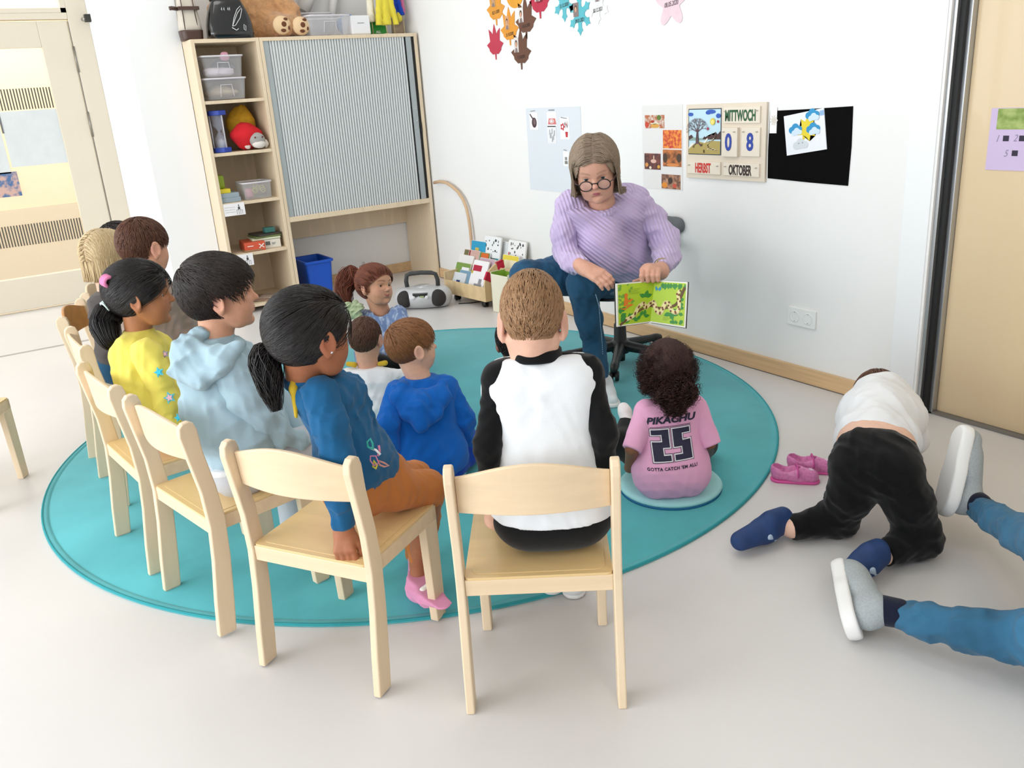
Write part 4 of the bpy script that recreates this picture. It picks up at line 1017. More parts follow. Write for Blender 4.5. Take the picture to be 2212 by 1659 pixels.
# yellow hood lining edge of the layer below at the nape
s=Sdf(); s.chain([q(636,805,1.95,9),q(634,840,1.93,8),q(640,900,1.93,4)],.01); o=sdf_obj('undershirt_edge',[(s,.003)],cloth('mustard','D2B034',.2),pB); o['label']='mustard yellow shirt edge at the nape'
s=Sdf(); torso(s,HL,HR,shrink(HL,.95),shrink(HR,.95),.03); s.chain([(HL[0],px(52,2.1)),(q(850,1058,2.17,46)[0],px(45,2.17)),(K1[0],K1[1]*1.05),(q(915,1120,2.40,34)[0],px(34,2.40)),(A1[0],px(27,2.42))],.02)
s.chain([(HR[0],px(48,2.18)),K2,(A2[0],.038)],.03); s.cut(q(905,1205,2.42,1)[0],Vector((0,0,-1)),r=.10); s.fold(.004,40,15)
sdf_obj('trousers',[(s,.0055)],cloth('rust_orange','C2783E',.25,var=.08),pB)
s=Sdf(); s.chain([q(906,1238,2.42,27),q(905,1272,2.40,28),q(925,1286,2.34,25),q(955,1293,2.26,22),q(976,1288,2.24,16)],.012); s.cut(q(906,1236,2.42,1)[0],Vector((0,0,1))); s.fold(.002,80,4)
so=sdf_obj('sock',[(s,.0035)],cloth('pink_sock','E89AC0',.3),pB)
s=Sdf(); s.chain([q(926,1262,2.34,5),q(914,1274,2.335,6),q(902,1281,2.345,3.5)],.006); sdf_obj('sock_print',[(s,.0025)],cloth('white_print','F5F2F4',.1),so if False else pB)
s=Sdf(); p=atd(903,1238,2.56); s.chain([(A2[0],.028),(p,.028),(p+fdir(10)*.07,.024)],.01); sdf_obj('sock',[(s,.005)],MATS['pink_sock'],pB)
# butterfly embroidery at the front of the sweater
bm=bmesh.new(); off=pB.location
def pol(pts,d,r,mi,closed=True): tube(bm,[atd(u,v,d)-off for u,v in pts],r,5,closed=closed,mi=mi)
pol([(793,955),(800,948),(805,958),(806,970),(800,968),(795,965)],1.955,.003,0); pol([(800,968),(812,972),(822,982)],1.96,.003,1,False); pol([(818,962),(820,975),(816,985)],1.97,.003,2,False)
pol([(800,985),(812,985),(818,1000),(808,1006),(800,995)],1.97,.0018,2); pol([(808,995),(814,1005),(812,1012),(806,1008)],1.975,.003,3); pol([(818,995),(830,1000),(840,1006),(830,1008),(820,1004)],1.985,.0025,4)
mesh_obj('embroidery',bm,[mat('thr_teal','35A79B',.7),mat('thr_white','F0F0F0',.7),mat('thr_pink','E58BB0',.7),mat('thr_yellow','E3D44B',.7),mat('thr_salmon','D99A90',.7)],pB)
HBK=hair_mat('hair_black','100C0C','1E1716',.32)
tiep=atd(584,748,1.94)
hair(hb,pB,HBK,'short',vol=.06,tie=tiep,n=4200,rad=.0010,seed=4,nape=-.40,fwdline=.2,sideline=-.10)
ponytail(pB,HBK,None,[atd(588,750,1.94),atd(570,782,1.925),atd(582,830,1.92),atd(598,888,1.93)],.040,.024,n=900,rad=.0011,seed=6,spread=2.2,wave=.3)
tie_ring(pB,tiep,atd(568,770,1.93)-atd(600,735,1.95),.012,mat('pink_band','E888B8',.7),.006)
bm=bmesh.new(); uvsphere(bm,atd(717,762,1.845)-pB.location,.0028,6); mesh_obj('earring',bm,CHROME,pB)
# ---------------------------------------------------------------- C: boy in the pale blue hoodie
pC=person('boy with short dark hair in pale blue hoodie, seen in profile on chair',chair_pt('C',0,.2,0))
hc=Head(atd(478,634,2.34),fdir(76,1),Vector((0.02,0,1)),.203)
nk=q(468,722,2.36,36)
S1=q(470,790,2.30,40); S2=q(520,770,2.48,34)
E1=q(560,905,2.33,36); W1=q(640,950,2.42,22)
HL,HR=q(525,985,2.38,60),q(560,960,2.50,58)
K1=(chair_pt('C',.075,.42,.40),.055); A1=(chair_pt('C',.08,.42,.09),.03); K2=(chair_pt('C',-.075,.42,.40),.055); A2=(chair_pt('C',-.08,.40,.09),.03)
f=hc.face(neck=nk); c=core([nk,((HL[0]+HR[0])/2,.09)],[S1,E1,W1],[S2,q(610,900,2.55,30),q(655,945,2.5,20)],[HL,K1,A1],[HR,K2,A2])
hs=Sdf(); hand(hs,q(655,958,2.52,10)[0],atd(690,965,2.60)-atd(655,955,2.52),Vector((0,0,1)),.12,curl=(.3,.35,.4,.5))
sdf_obj('body',[(f,.0032),(c,.01),(hs,.0032)],SKIN,pC,hc.colour('D9A183',lip='B36B62',brow='2A1B15')); hc.eyes(pC)
SC_=cloth('pale_blue_sweat','A9C3D0',.25,var=.06)
t=Sdf(); torso(t,q(445,800,2.33,55),q(500,785,2.45,50),q(520,935,2.36,72),q(555,925,2.48,62)); t.cone(nk[0],q(462,790,2.36,40)[0],nk[1]*1.1,px(55,2.36),.03)
t.cone(q(512,985,2.37,62)[0],q(560,965,2.5,50)[0],px(66,2.37),px(58,2.5),.03); t.cone(q(440,880,2.34,50)[0],q(480,930,2.35,50)[0],px(50,2.34),px(60,2.35),.04)
t.cut(nk[0]+Vector((0,0,.0)),Vector((0,0,1))); t.cut(q(530,1040,2.38,1)[0],Vector((0,0,-1))+Vector(hc.f)*.2); t.fold(.007,26,21)
sdf_obj('hoodie',[(t,.006)],SC_,pC)
s=Sdf(); s.chain([(q(500,800,2.30,1)[0],px(48,2.30)),(q(530,860,2.31,1)[0],px(43,2.31)),(E1[0],px(40,2.33)),(q(600,935,2.37,1)[0],px(31,2.37)),(W1[0],px(21,2.42))],.02); s.chain([W1,q(668,960,2.5,18)],.01); s.fold(.0055,36,22)
sdf_obj('sleeve',[(s,.0055)],SC_,pC)
s=Sdf(); s.chain([(S2[0],S2[1]),(q(600,880,2.55,1)[0],px(34,2.55)),(q(650,940,2.52,1)[0],px(22,2.5))],.02); sdf_obj('sleeve',[(s,.007)],SC_,pC)
# hood: fabric folded round the neck and hanging behind
s=Sdf(); s.chain([q(432,722,2.32,22),q(400,760,2.29,26),q(395,800,2.27,24),q(430,818,2.25,22),q(478,790,2.24,18),q(512,752,2.26,17)],.03)
s.chain([q(432,722,2.36,18),q(480,735,2.44,18),q(515,742,2.36,18)],.03); s.cone(q(410,770,2.29,1)[0],q(470,765,2.26,1)[0],px(30,2.29),px(22,2.26),.03)
s.cone(hc.W(0,-.06,-.36),hc.W(0,-.1,-.6),.041,.041,.008,'s'); s.fold(.006,32,23)
sdf_obj('hood',[(s,.0045)],SC_,pC)
s=Sdf(); torso(s,q(515,1010,2.37,52),q(560,985,2.5,50),q(520,1015,2.38,48),q(560,990,2.5,48)); s.chain([(HL[0],px(50,2.38)),K1,(A1[0],.04)],.03); s.chain([(HR[0],px(48,2.5)),K2,(A2[0],.04)],.03); s.cut(Vector((0,0,ZS+.006)),Vector((0,0,-1)),.001) if False else None
sdf_obj('trousers',[(s,.007)],cloth('light_grey_jersey','C3C7CE',.2),pC)
s=Sdf(); s.cone(q(492,1012,2.345,1)[0],q(520,1014,2.35,1)[0],px(46,2.34),px(46,2.35),.01); s.cut(q(505,1012,2.34,1)[0]+Vector((0,0,.014)),Vector((0,0,1))); s.cut(q(505,1012,2.34,1)[0]-Vector((0,0,.004)),Vector((0,0,-1)))
sdf_obj('shirt_hem',[(s,.004)],MATS['white_jersey'],pC)
for (A_) in (A1,A2):
    p=Vector((A_[0].x,A_[0].y,.012)); d_=fdir(40); shoe_obj(pC,p-d_*.03,p+d_*.15,.035,cloth('grey_slipper','8A8F98',.3),SOLEW)
HDK=hair_mat('hair_dark_brown','1B1413','2E221D',.4)
hair(hc,pC,HDK,'fwd',vol=.085,whorl=(0,-.34,.36),n=5200,length=.26,rad=.0011,seed=7,mess=.22,nape=-.34,fwdline=.20,sideline=-.03)
# ---------------------------------------------------------------- D: girl in yellow
pD=person('girl with black low ponytail in yellow sweatshirt with stars, seen in profile',chair_pt('D',0,.2,0))
he=Head(atd(306,636,2.64),fdir(78,-2),Vector((0,0,1)),.200)
nk=q(300,712,2.67,28)
S1=q(305,760,2.62,32); S2=q(345,745,2.78,28); E1=q(345,860,2.62,25); W1=q(395,925,2.68,18)
HL,HR=q(350,905,2.68,48),q(395,890,2.80,46)
K1=(chair_pt('D',.07,.40,.40),.05); A1=(chair_pt('D',.07,.40,.09),.028); K2=(chair_pt('D',-.07,.40,.40),.05); A2=(chair_pt('D',-.07,.38,.09),.028)
f=he.face(neck=nk); c=core([nk,((HL[0]+HR[0])/2,.08)],[S1,E1,W1],[HL,K1,A1],[HR,K2,A2])
hs=Sdf(); hand(hs,q(400,930,2.68,8)[0],atd(430,945,2.70)-atd(395,925,2.68),Vector((0,0,1)),.12,curl=(.3,.3,.4,.5))
sdf_obj('body',[(f,.0032),(c,.01),(hs,.0035)],SKIN,pD,he.colour('B07650',lip='96564A',brow='1C120E',flush='B06A4E')); he.eyes(pD)
SD=cloth('yellow_sweat','EFE06A',.2)
t=Sdf(); torso(t,q(288,768,2.63,38),q(335,755,2.76,34),q(325,885,2.66,52),q(375,870,2.78,46)); t.cone(nk[0],q(310,760,2.68,30)[0],nk[1]*1.15,px(38,2.68),.03); t.cone(q(290,800,2.64,1)[0],q(310,860,2.64,1)[0],px(40,2.64),px(46,2.64),.03)
t.cone(HL[0],HR[0],HL[1]*1.05,HR[1]*1.05,.03); t.cut(nk[0]+Vector((0,0,.004)),Vector((0,0,1))); t.fold(.006,32,31)
sdf_obj('sweatshirt',[(t,.006)],SD,pD)
s=Sdf(); s.chain([(q(318,765,2.60,1)[0],px(36,2.6)),(q(340,815,2.60,1)[0],px(30,2.6)),(q(360,870,2.61,1)[0],px(27,2.61)),(q(382,915,2.65,1)[0],px(20,2.65))],.02); s.cut(q(396,932,2.66,1)[0],Vector((0,0,-1))+RGT*.5); s.fold(.004,38,32)
sl=sdf_obj('sleeve',[(s,.005)],SD,pD)
def star(bm,c,r,nrm,mi,n=5,inner=.5,th=.003,rot=0):
    x,y=frame_of(nrm); nrm=Vector(nrm).normalized(); pts=[]
    for k in range(2*n):
        rr=r if k%2==0 else r*inner; a=rot+k*math.pi/n; pts.append(c+(x*math.cos(a)+y*math.sin(a))*rr)
    v0=[bm.verts.new(p) for p in pts]; v1=[bm.verts.new(p+nrm*th) for p in pts]
    bm.faces.new(v1[::-1]).material_index=mi
    for k in range(2*n): bm.faces.new((v0[k],v0[(k+1)%(2*n)],v1[(k+1)%(2*n)],v1[k])).material_index=mi
    bm.normal_update()
bm=bmesh.new(); toc=-(Vector(CZ))
for (u,v,d,r,c0,c1) in ((344,804,2.552,12,0,2),(367,859,2.562,14,0,1),(386,902,2.585,10,0,2),(357,765,2.60,9,3,1)):
    p=atd(u,v,d)-pD.location; star(bm,p,px(r,d),toc,c0); star(bm,p+toc*.002,px(r*.62,d),toc,c1)
mesh_obj('star_print',bm,[mat('star_aqua','58BFC9',.8),mat('star_pink','E9B7C4',.8),mat('star_cyan','35C0E0',.8),mat('star_lilac','9A9AB8',.8)],pD)
s=Sdf(); torso(s,HL,HR,HL,HR,.03); s.chain([(HL[0],px(40,2.68)),K1,(A1[0],.036)],.03); s.chain([(HR[0],px(40,2.8)),K2,(A2[0],.036)],.03)
sdf_obj('trousers',[(s,.007)],cloth('rose_leggings','D9A8B0',.2),pD)
tiep=atd(238,665,2.66)
hair(he,pD,HBK,'short',vol=.07,tie=tiep,n=4200,rad=.0012,seed=9,nape=-.36,fwdline=.14,sideline=-.10)
ponytail(pD,HBK,None,[atd(244,660,2.66),atd(222,700,2.64),atd(238,735,2.63),atd(262,752,2.64)],.050,.030,n=900,rad=.0014,seed=10)
tie_ring(pD,atd(231,607,2.555),atd(222,600,2.58)-atd(246,612,2.56),.014,MATS['pink_band'],.008)
tie_ring(pD,atd(229,662,2.62),atd(222,672,2.64)-atd(244,655,2.66),.016,mat('mint_band','CFE5E0',.6),.005)
# ---------------------------------------------------------------- E: boy in taupe
pE=person('boy with short reddish brown hair in taupe shirt, seen from behind at left',chair_pt('E',0,.2,0))
hh=Head(atd(313,532,3.08),fdir(32,-8),Vector((0,0,1)),.198,wide=.93)
nk=q(322,600,3.12,26); S1=q(285,640,3.05,26); S2=q(370,635,3.2,26)
HL,HR=q(320,790,3.15,42),q(370,785,3.25,42)
K1=(chair_pt('E',.07,.40,.40),.05); A1=(chair_pt('E',.07,.40,.09),.03); K2=(chair_pt('E',-.07,.40,.40),.05); A2=(chair_pt('E',-.07,.38,.09),.03)
E2=q(395,700,3.25,22); W2=q(430,720,3.35,16)
f=hh.face(neck=nk); c=core([nk,((HL[0]+HR[0])/2,.08)],[S2,E2,W2],[HL,K1,A1],[HR,K2,A2])
sdf_obj('body',[(f,.004),(c,.01)],SKIN,pE,hh.colour('DFA589',brow='5A3520'))
t=Sdf(); torso(t,(q(300,655,3.08,32)),q(355,645,3.18,32),q(325,760,3.12,42),q(372,755,3.25,40)); t.cone(nk[0],q(328,650,3.12,1)[0],nk[1]*1.1,px(36,3.1),.03); t.chain([(S2[0],px(28,3.2)),(E2[0],px(24,3.25)),(W2[0],px(18,3.35))],.02); t.chain([S1,q(290,720,3.08,22),q(345,760,3.1,16)],.02)
t.cut(nk[0],Vector((0,0,1))); t.fold(.007,28,41)
sdf_obj('shirt',[(t,.0065)],cloth('taupe_jersey','A08E82',.2),pE)
s=Sdf(); torso(s,HL,HR,HL,HR,.03); s.chain([(HL[0],px(34,3.2)),K1,(A1[0],.038)],.03); s.chain([(HR[0],px(34,3.2)),K2,(A2[0],.038)],.03); sdf_obj('trousers',[(s,.008)],JEAN,pE)
hair(hh,pE,hair_mat('hair_auburn_brown','4E2C20','6E4632',.5),'short',vol=.04,whorl=(.05,-.2,.45),n=4200,length=.14,rad=.0013,seed=12,mess=.15,sideline=-.05,nape=-.42)
# ---------------------------------------------------------------- F: blonde child, G: child hidden behind
pF=person('blonde child with chin-length hair in dark grey top, at the left behind the others',chair_pt('F',0,.2,0))
hf=Head(atd(232,552,3.5),fdir(25,-6),Vector((0,0,1)),.195)
nk=q(236,625,3.52,24); S1=q(215,655,3.45,24); S2=q(275,650,3.6,24)
HL,HR=q(250,785,3.5,40),q(290,775,3.6,38)
K1=(chair_pt('F',.07,.42,.40),.05); A1=(chair_pt('F',.07,.42,.09),.03); K2=(chair_pt('F',-.07,.42,.40),.05); A2=(chair_pt('F',-.07,.40,.09),.03)
f=hf.face(neck=nk); c=core([nk,((HL[0]+HR[0])/2,.08)],[HL,K1,A1],[HR,K2,A2]); sdf_obj('body',[(f,.004),(c,.01)],SKIN,pF,hf.colour('E8BBA2',brow='B09060'))
t=Sdf(); torso(t,q(230,665,3.47,30),q(262,660,3.57,30),q(252,765,3.48,38),q(285,760,3.58,38)); t.cone(nk[0],q(242,660,3.5,1)[0],nk[1]*1.1,px(32,3.5),.03); t.chain([S1,q(228,730,3.44,20),q(262,790,3.46,16)],.02); t.cut(nk[0],Vector((0,0,1))); t.fold(.006,30,43)
sdf_obj('shirt',[(t,.007)],cloth('charcoal_jersey','55504F',.2),pF)
s=Sdf(); torso(s,HL,HR,HL,HR,.03); s.chain([(HL[0],px(32,3.5)),K1,(A1[0],.038)],.03); s.chain([(HR[0],px(32,3.6)),K2,(A2[0],.038)],.03); sdf_obj('trousers',[(s,.008)],JEAN,pF)
hair(hf,pF,hair_mat('hair_blonde','E3CDA2','B89A72',.45),'bob',vol=.09,n=4200,length=.8,rad=.0013,seed=14,mess=.05,nape=-.45,sideline=-.4,fwdline=.12,earfree=False,endz=atd(228,603,3.48).z)
pG=person('child mostly hidden behind the blonde child, only dark hair showing',(chair_pt('G',0,.2,0)))
hg=Head(atd(262,527,3.95),fdir(30,-5),Vector((0,0,1)),.19); nk=q(266,590,3.98,22); HM=(chair_pt('G',0,.2,.42),.09)
f=hg.face(neck=nk,ears=True); c=core([nk,HM]); sdf_obj('body',[(f,.0045),(c,.01)],SKIN,pG,hg.colour('DBA88C',brow='2B1D15'))
t=Sdf(); t.cone((nk[0]+Vector((0,0,-.05))),HM[0],.075,.10,.03); t.chain([(nk[0]+Vector((0,0,-.06))-RGT*.08,.045),(chair_pt('G',-.13,.25,.55),.038),(chair_pt('G',-.08,.38,.46),.03)],.02); t.chain([(nk[0]+Vector((0,0,-.06))+RGT*.08,.045),(chair_pt('G',.13,.25,.55),.038),(chair_pt('G',.08,.38,.46),.03)],.02); t.cut(nk[0],Vector((0,0,1)))
sdf_obj('shirt',[(t,.008)],cloth('olive_jersey','6F7358',.2),pG)
s=Sdf()
for x in (-.07,.07): s.chain([(chair_pt('G',x,.2,.41),.075),(chair_pt('G',x,.42,.40),.05),(chair_pt('G',x,.42,.06),.036)],.03)
sdf_obj('trousers',[(s,.009)],JEAN,pG)
hair(hg,pG,HDK,'short',vol=.07,n=2500,length=.2,rad=.0016,seed=15)
# ---------------------------------------------------------------- girl in pink with print, on a round cushion
cush=empty('floor_cushion',atz(1448,1052,.0075)+Vector((0,0,0))); tag(cush,'round light blue seat cushion under the girl in pink','cushion','round seat cushions on the rug')
CT=mat('aqua_cushion_top','A5DDE0',.85,bump=.2,bscale=500); CB_=mat('navy_cushion_base','1F6FA0',.8)
RCU=.178
def cushion_parts(root):
    bm=bmesh.new(); lathe(bm,[(0,.026),(RCU-.02,.026),(RCU-.006,.022),(RCU,.015),(RCU-.003,.0085),(0,.0085)],48); mesh_obj('cover',bm,CT,root)
    bm=bmesh.new(); lathe(bm,[(0,.0085),(RCU-.004,.0085),(RCU-.002,.0005),(0,.0005)],48); mesh_obj('base',bm,CB_,root)
cushion_parts(cush)
cush2=copy_tree(cush); cush2.location=atz(905,1035,.0075); tag(cush2,'round light blue seat cushion under the toddler in the blue hoodie','cushion','round seat cushions on the rug')
pP=person('girl with curly dark ponytail in pink short-sleeved football shirt, sitting on cushion with back turned',atz(1448,1040,0))
hp=Head(atd(1440,802,2.80),fdir(-18,-6),Vector((0,0,1)),.195,wide=.90,long=.92)
nk=q(1447,868,2.83,25); S1=q(1398,890,2.83,27); S2=q(1500,880,2.83,27)
HL,HR=q(1422,1015,2.87,52),q(1476,1012,2.87,52)
E1=q(1366,970,2.80,17); E2=q(1536,960,2.82,17); K1=(atd(1345,960,3.0),.045); K2=(atd(1520,960,3.15),.045)
A1=q(1353,915,3.10,15); W1=q(1360,1010,2.9,13)
f=hp.face(neck=nk); c=core([nk,((HL[0]+HR[0])/2,.1)],[S2,E2,(atd(1500,985,3.05),.02)],[HL,K1],[HR,K2,(atd(1430,990,3.2),.03)])
c.chain([(S1[0],px(17,2.83)),(E1[0],px(15,2.8)),(W1[0],px(11,2.9)),q(1376,1000,3.05,9)],.01)
sdf_obj('body',[(f,.0035),(c,.007)],SKIN,pP,hp.colour('8A5A40',lip='6E3A30',brow='1A1010'))
PK=cloth('pink_polyester','F2B2D6',.15,rough=.75)
t=Sdf(); torso(t,q(1412,905,2.84,34),q(1480,897,2.84,34),q(1422,1008,2.86,50),q(1476,1005,2.86,50)); t.cone(nk[0],q(1446,900,2.84,1)[0],nk[1]*1.2,px(34,2.84),.03)
t.cone(S1[0],S2[0],S1[1],S2[1],.025); t.cone(q(1420,1030,2.86,1)[0],q(1482,1026,2.86,1)[0],px(48,2.86),px(48,2.86),.03)
t.cut(nk[0]+Vector((0,0,.006)),Vector((0,0,1))); t.cut(Vector((0,0,.034)),Vector((0,0,-1)),.002); t.fold(.0035,30,51,c=q(1450,1030,2.84,1)[0],r=.09)
sdf_obj('shirt',[(t,.0045)],PK,pP)
for S,E_,dx in ((S1,E1,-1),(S2,E2,1)):
    s=Sdf(); s.chain([(S[0],S[1]*1.08),(E_[0],px(23,2.81))],.02); s.cut(E_[0]+(E_[0]-S[0])*.03,E_[0]-S[0]); s.fold(.002,30,52); sdf_obj('sleeve',[(s,.004)],PK,pP)
s=Sdf(); s.chain([(HL[0],px(42,2.87)),K1,(A1[0],.03)],.03); s.chain([(HR[0],px(42,2.87)),K2,(atd(1400,1000,3.15),.035)],.03); s.cone(HL[0],HR[0],px(45,2.87),px(45,2.87),.03); s.cut(Vector((0,0,.034)),Vector((0,0,-1)),.002)
sdf_obj('trousers',[(s,.006)],BLK,pP)
s=Sdf(); s.chain([q(1357,925,3.08,13),q(1350,890,3.12,14),q(1347,882,3.13,13)],.01); so=sdf_obj('sock',[(s,.0035)],cloth('white_sock','F2EDEE',.3),pP)
# print on the back: real lettering pressed onto the shirt surface
NAVY=mat('navy_print','1E1B3A',.6); WPR=mat('white_print_line','F3EDF3',.6)
def press(bm,sd,dvec,lift,cen):
    """drop lettering (built just behind the back) onto the cloth along dvec"""
    P=np.array([tuple(v.co) for v in bm.verts]); 
    if len(P)==0: return
    o=np.array(cen); nd=-np.array(dvec); extr=((P-o)@nd)  # height above the text plane
    B=P-extr[:,None]*nd; t0=np.zeros(len(P)); 
    for _ in range(14): t0+=np.clip(sdf_eval(sd,B-nd*t0[:,None]),-.05,.05)*.9
    Q=B-nd*(t0)[:,None]+nd*(lift+extr)[:,None]
    for v,p in zip(bm.verts,Q): v.co=Vector(p)
bn=-fdir(2,0); bx=Vector((0,0,1)).cross(bn).normalized(); by=bn.cross(bx)
tilt=math.radians(3.5)
def tmat(u,v,d): 
    c=atd(u,v,d)+bn*.06; x=(bx*math.cos(tilt)+by*math.sin(tilt)); y=(by*math.cos(tilt)-bx*math.sin(tilt))
    m_=Matrix((tuple(x),tuple(y),tuple(bn))).transposed().to_4x4(); m_.translation=c; return m_,c
def back_text(s,u,v,size,sx,mats,ext,shear=0,bold=0.0,lift=.0012,mi=0,spacing=1.0,name='lettering'):
    m_,c=tmat(u,v,2.78); bm=bmesh.new(); text_bm(bm,s,size,m_,0,ext,sx,shear,bold,spacing=spacing)
    bmesh.ops.triangulate(bm,faces=bm.faces[:]); bmesh.ops.subdivide_edges(bm,edges=[e for e in bm.edges if e.calc_length()>.012],cuts=1)
    press(bm,t_sh,-bn,lift,c)
    for v_ in bm.verts: v_.co-=pP.location
    return mesh_obj(name,bm,mats,pP)
t_sh=t
back_text('PIKACHU',1447,904,.029,1.30,NAVY,.0004,shear=.25,bold=.0012)
back_text("GOTTA CATCH 'EM ALL!",1452,1007,.0135,1.0,NAVY,.0003,bold=.0004,spacing=1.12)
def digit(pts_list,u0,v0,sx,sy,lift,m_mat,name,grow=0.0):
    m_,c=tmat(u0,v0,2.78); bm=bmesh.new()
    for (x0,x1,y0,y1) in pts_list:
        nx=max(1,int((x1-x0)*sx/.008)); ny=max(1,int((y1-y0)*sy/.008))
        for i in range(nx):
            for j in range(ny):
                a=x0*sx-grow+( (x1-x0)*sx+2*grow)*i/nx; b=x0*sx-grow+((x1-x0)*sx+2*grow)*(i+1)/nx
                e=y0*sy-grow+((y1-y0)*sy+2*grow)*j/ny; g_=y0*sy-grow+((y1-y0)*sy+2*grow)*(j+1)/ny
                vs=[bm.verts.new(m_@Vector((x,y,z))) for x,y,z in ((a,e,.0003),(b,e,.0003),(b,g_,.0003),(a,g_,.0003))]
                bm.faces.new(vs)
    bmesh.ops.remove_doubles(bm,verts=bm.verts[:],dist=1e-5)
    press(bm,t_sh,-bn,lift,c)
    for v_ in bm.verts: v_.co-=pP.location
    return mesh_obj(name,bm,m_mat,pP)
D2=[(-.95,-.1,.66,1),(-.45,-.1,.18,.66),(-.95,-.1,-.18,.18),(-.95,-.45,-.66,-.18),(-.95,-.1,-1,-.66)]
D5=[(.1,.95,.66,1),(.1,.55,.18,.66),(.1,.95,-.18,.18),(.5,.95,-.66,-.18),(.1,.95,-1,-.66)]
for nm,D in (('number_two',D2),('number_five',D5)):
    digit(D,1450,957,.066,.0475,.0010,NAVY,nm+'_edge',.0052); digit(D,1450,957,.066,.0475,.0016,WPR,nm+'_outline',.0034); digit(D,1450,957,.066,.0475,.0022,NAVY,nm,0.0)
digit([(-1.1,1.05,-.015,.02)],1448,918,.062,.050,.001,NAVY,'printed_rule')
HCU=hair_mat('hair_dark_curly','2A1614','4A2820',.6)
tp=atd(1460,800,2.74)
hair(hp,pP,HCU,'short',vol=.075,tie=tp,n=3200,rad=.0013,seed=21,nape=-.46,sideline=-.2,fwdline=.18)
def curls(par,m,cen_list,n,rad,seed,L=.045,name='curls'):
    rs=np.random.RandomState(seed); out=[]; K=14
    for i in range(n):
        (c0,R_0)=cen_list[rs.randint(len(cen_list))]; d_=rs.normal(size=3); d_/=np.linalg.norm(d_); p=np.array(c0)+d_*R_0*rs.rand()**.4
        ax=d_*.5+np.array([0,0,-1.0])+rs.normal(size=3)*.5; ax/=np.linalg.norm(ax); x=np.cross(ax,rs.normal(size=3)); x/=np.linalg.norm(x); y=np.cross(ax,x)
        s=np.linspace(0,1,K)[:,None]; rr=.0045+.004*rs.rand(); w=14+8*rs.rand()
        out.append(p+ax*s*L*(.4+rs.rand())+rr*(x*np.cos(s*w)+y*np.sin(s*w)))
    return strands_obj(name,np.array(out),rad*np.ones(n),m,par)
curls(pP,HCU,[(atd(1462,822,2.72),.045),(atd(1462,846,2.71),.050),(atd(1458,868,2.72),.036),(atd(1486,843,2.72),.026),(atd(1436,848,2.72),.025)],2200,.0010,22,L=.028)
curls(pP,HCU,[(tuple(hp.c+Vector((0,0,.012))),.098),(tuple(hp.c+Vector((0,0,.012))-FWD*.02),.098),(tuple(hp.W(-.3,-.05,-.1)),.045)],4200,.0007,23,L=.022,name='frizz')
tie_ring(pP,tp,atd(1463,822,2.70)-atd(1455,800,2.78),.013,mat('brown_band','3B2320',.7),.004)
# ---------------------------------------------------------------- toddler in the blue hoodie
pT=person('toddler with light brown hair in bright blue hoodie, sitting on the rug in half profile',atz(905,1035,0))
ht=Head(atd(892,746,3.02),fdir(62,0),Vector((.02,0,1)),.190)
nk=q(905,815,3.05,26); S1=q(860,850,3.03,28); S2=q(962,838,3.08,28)
HL,HR=q(885,1000,3.10,55),q(950,995,3.14,55)
E1=q(838,915,2.98,23); W1=q(843,985,2.99,20); E2=q(1000,905,3.12,22); W2=q(1002,960,3.2,20)
K1=(atd(1000,985,3.2),.055); K2=(atd(1040,960,3.35),.055)
f=ht.face(neck=nk); c=core([nk,((HL[0]+HR[0])/2,.1)],[S1,E1,W1],[S2,E2,W2],[HL,K1],[HR,K2,(atd(1090,985,3.35),.035)])
hs=Sdf(); hand(hs,atd(846,992,2.98),atd(860,1016,2.97)-atd(845,990,2.99),atd(830,1000,2.90)-atd(850,1000,2.99),.095,curl=(.5,.6,.6,.7),left=True)
sdf_obj('body',[(f,.0032),(c,.01),(hs,.003)],SKIN,pT,ht.colour('EAB99E',lip='C77E78',brow='6B4527')); ht.eyes(pT)
SBL=cloth('royal_blue_sweat','1264C0',.25,var=.08)
t=Sdf(); torso(t,q(878,872,3.04,40),q(940,862,3.08,40),q(890,985,3.08,58),q(950,978,3.12,56)); t.cone(nk[0],q(908,850,3.06,1)[0],nk[1]*1.15,px(40,3.06),.03); t.cone(S1[0],S2[0],S1[1],S2[1],.03)
t.cut(nk[0]+Vector((0,0,.006)),Vector((0,0,1))); t.cut(q(920,1030,3.1,1)[0],Vector((0,0,-1))); t.fold(.005,30,61)
sdf_obj('hoodie',[(t,.0055)],SBL,pT)
for ch_,sd_ in (([(S1[0],S1[1]*1.05),(E1[0],px(26,2.98)),(W1[0],px(23,2.99))],62),([(S2[0],S2[1]*1.05),(E2[0],px(26,3.12)),(W2[0],px(24,3.2))],63)):
    s=Sdf(); s.chain(ch_,.02); s.cut(ch_[2][0]+Vector((0,0,-.012)),ch_[2][0]-ch_[1][0]); s.fold(.004,34,sd_); sdf_obj('sleeve',[(s,.005)],SBL,pT)
s=Sdf(); s.chain([q(870,835,3.0,14),q(858,858,2.98,15),q(880,895,2.97,14),q(910,915,2.97,13),q(940,895,2.98,14),q(958,858,3.0,15),q(955,832,3.02,13)],.02)
s.cone(q(885,860,2.99,1)[0],q(935,855,3.0,1)[0],px(20,3),px(20,3),.03); s.cone(q(908,880,2.97,1)[0],q(908,920,2.96,1)[0],px(28,3),px(14,3),.03); s.cone(ht.W(0,-.05,-.36),ht.W(0,-.08,-.6),.040,.040,.006,'s'); s.fold(.003,34,64)
sdf_obj('hood',[(s,.004)],SBL,pT)
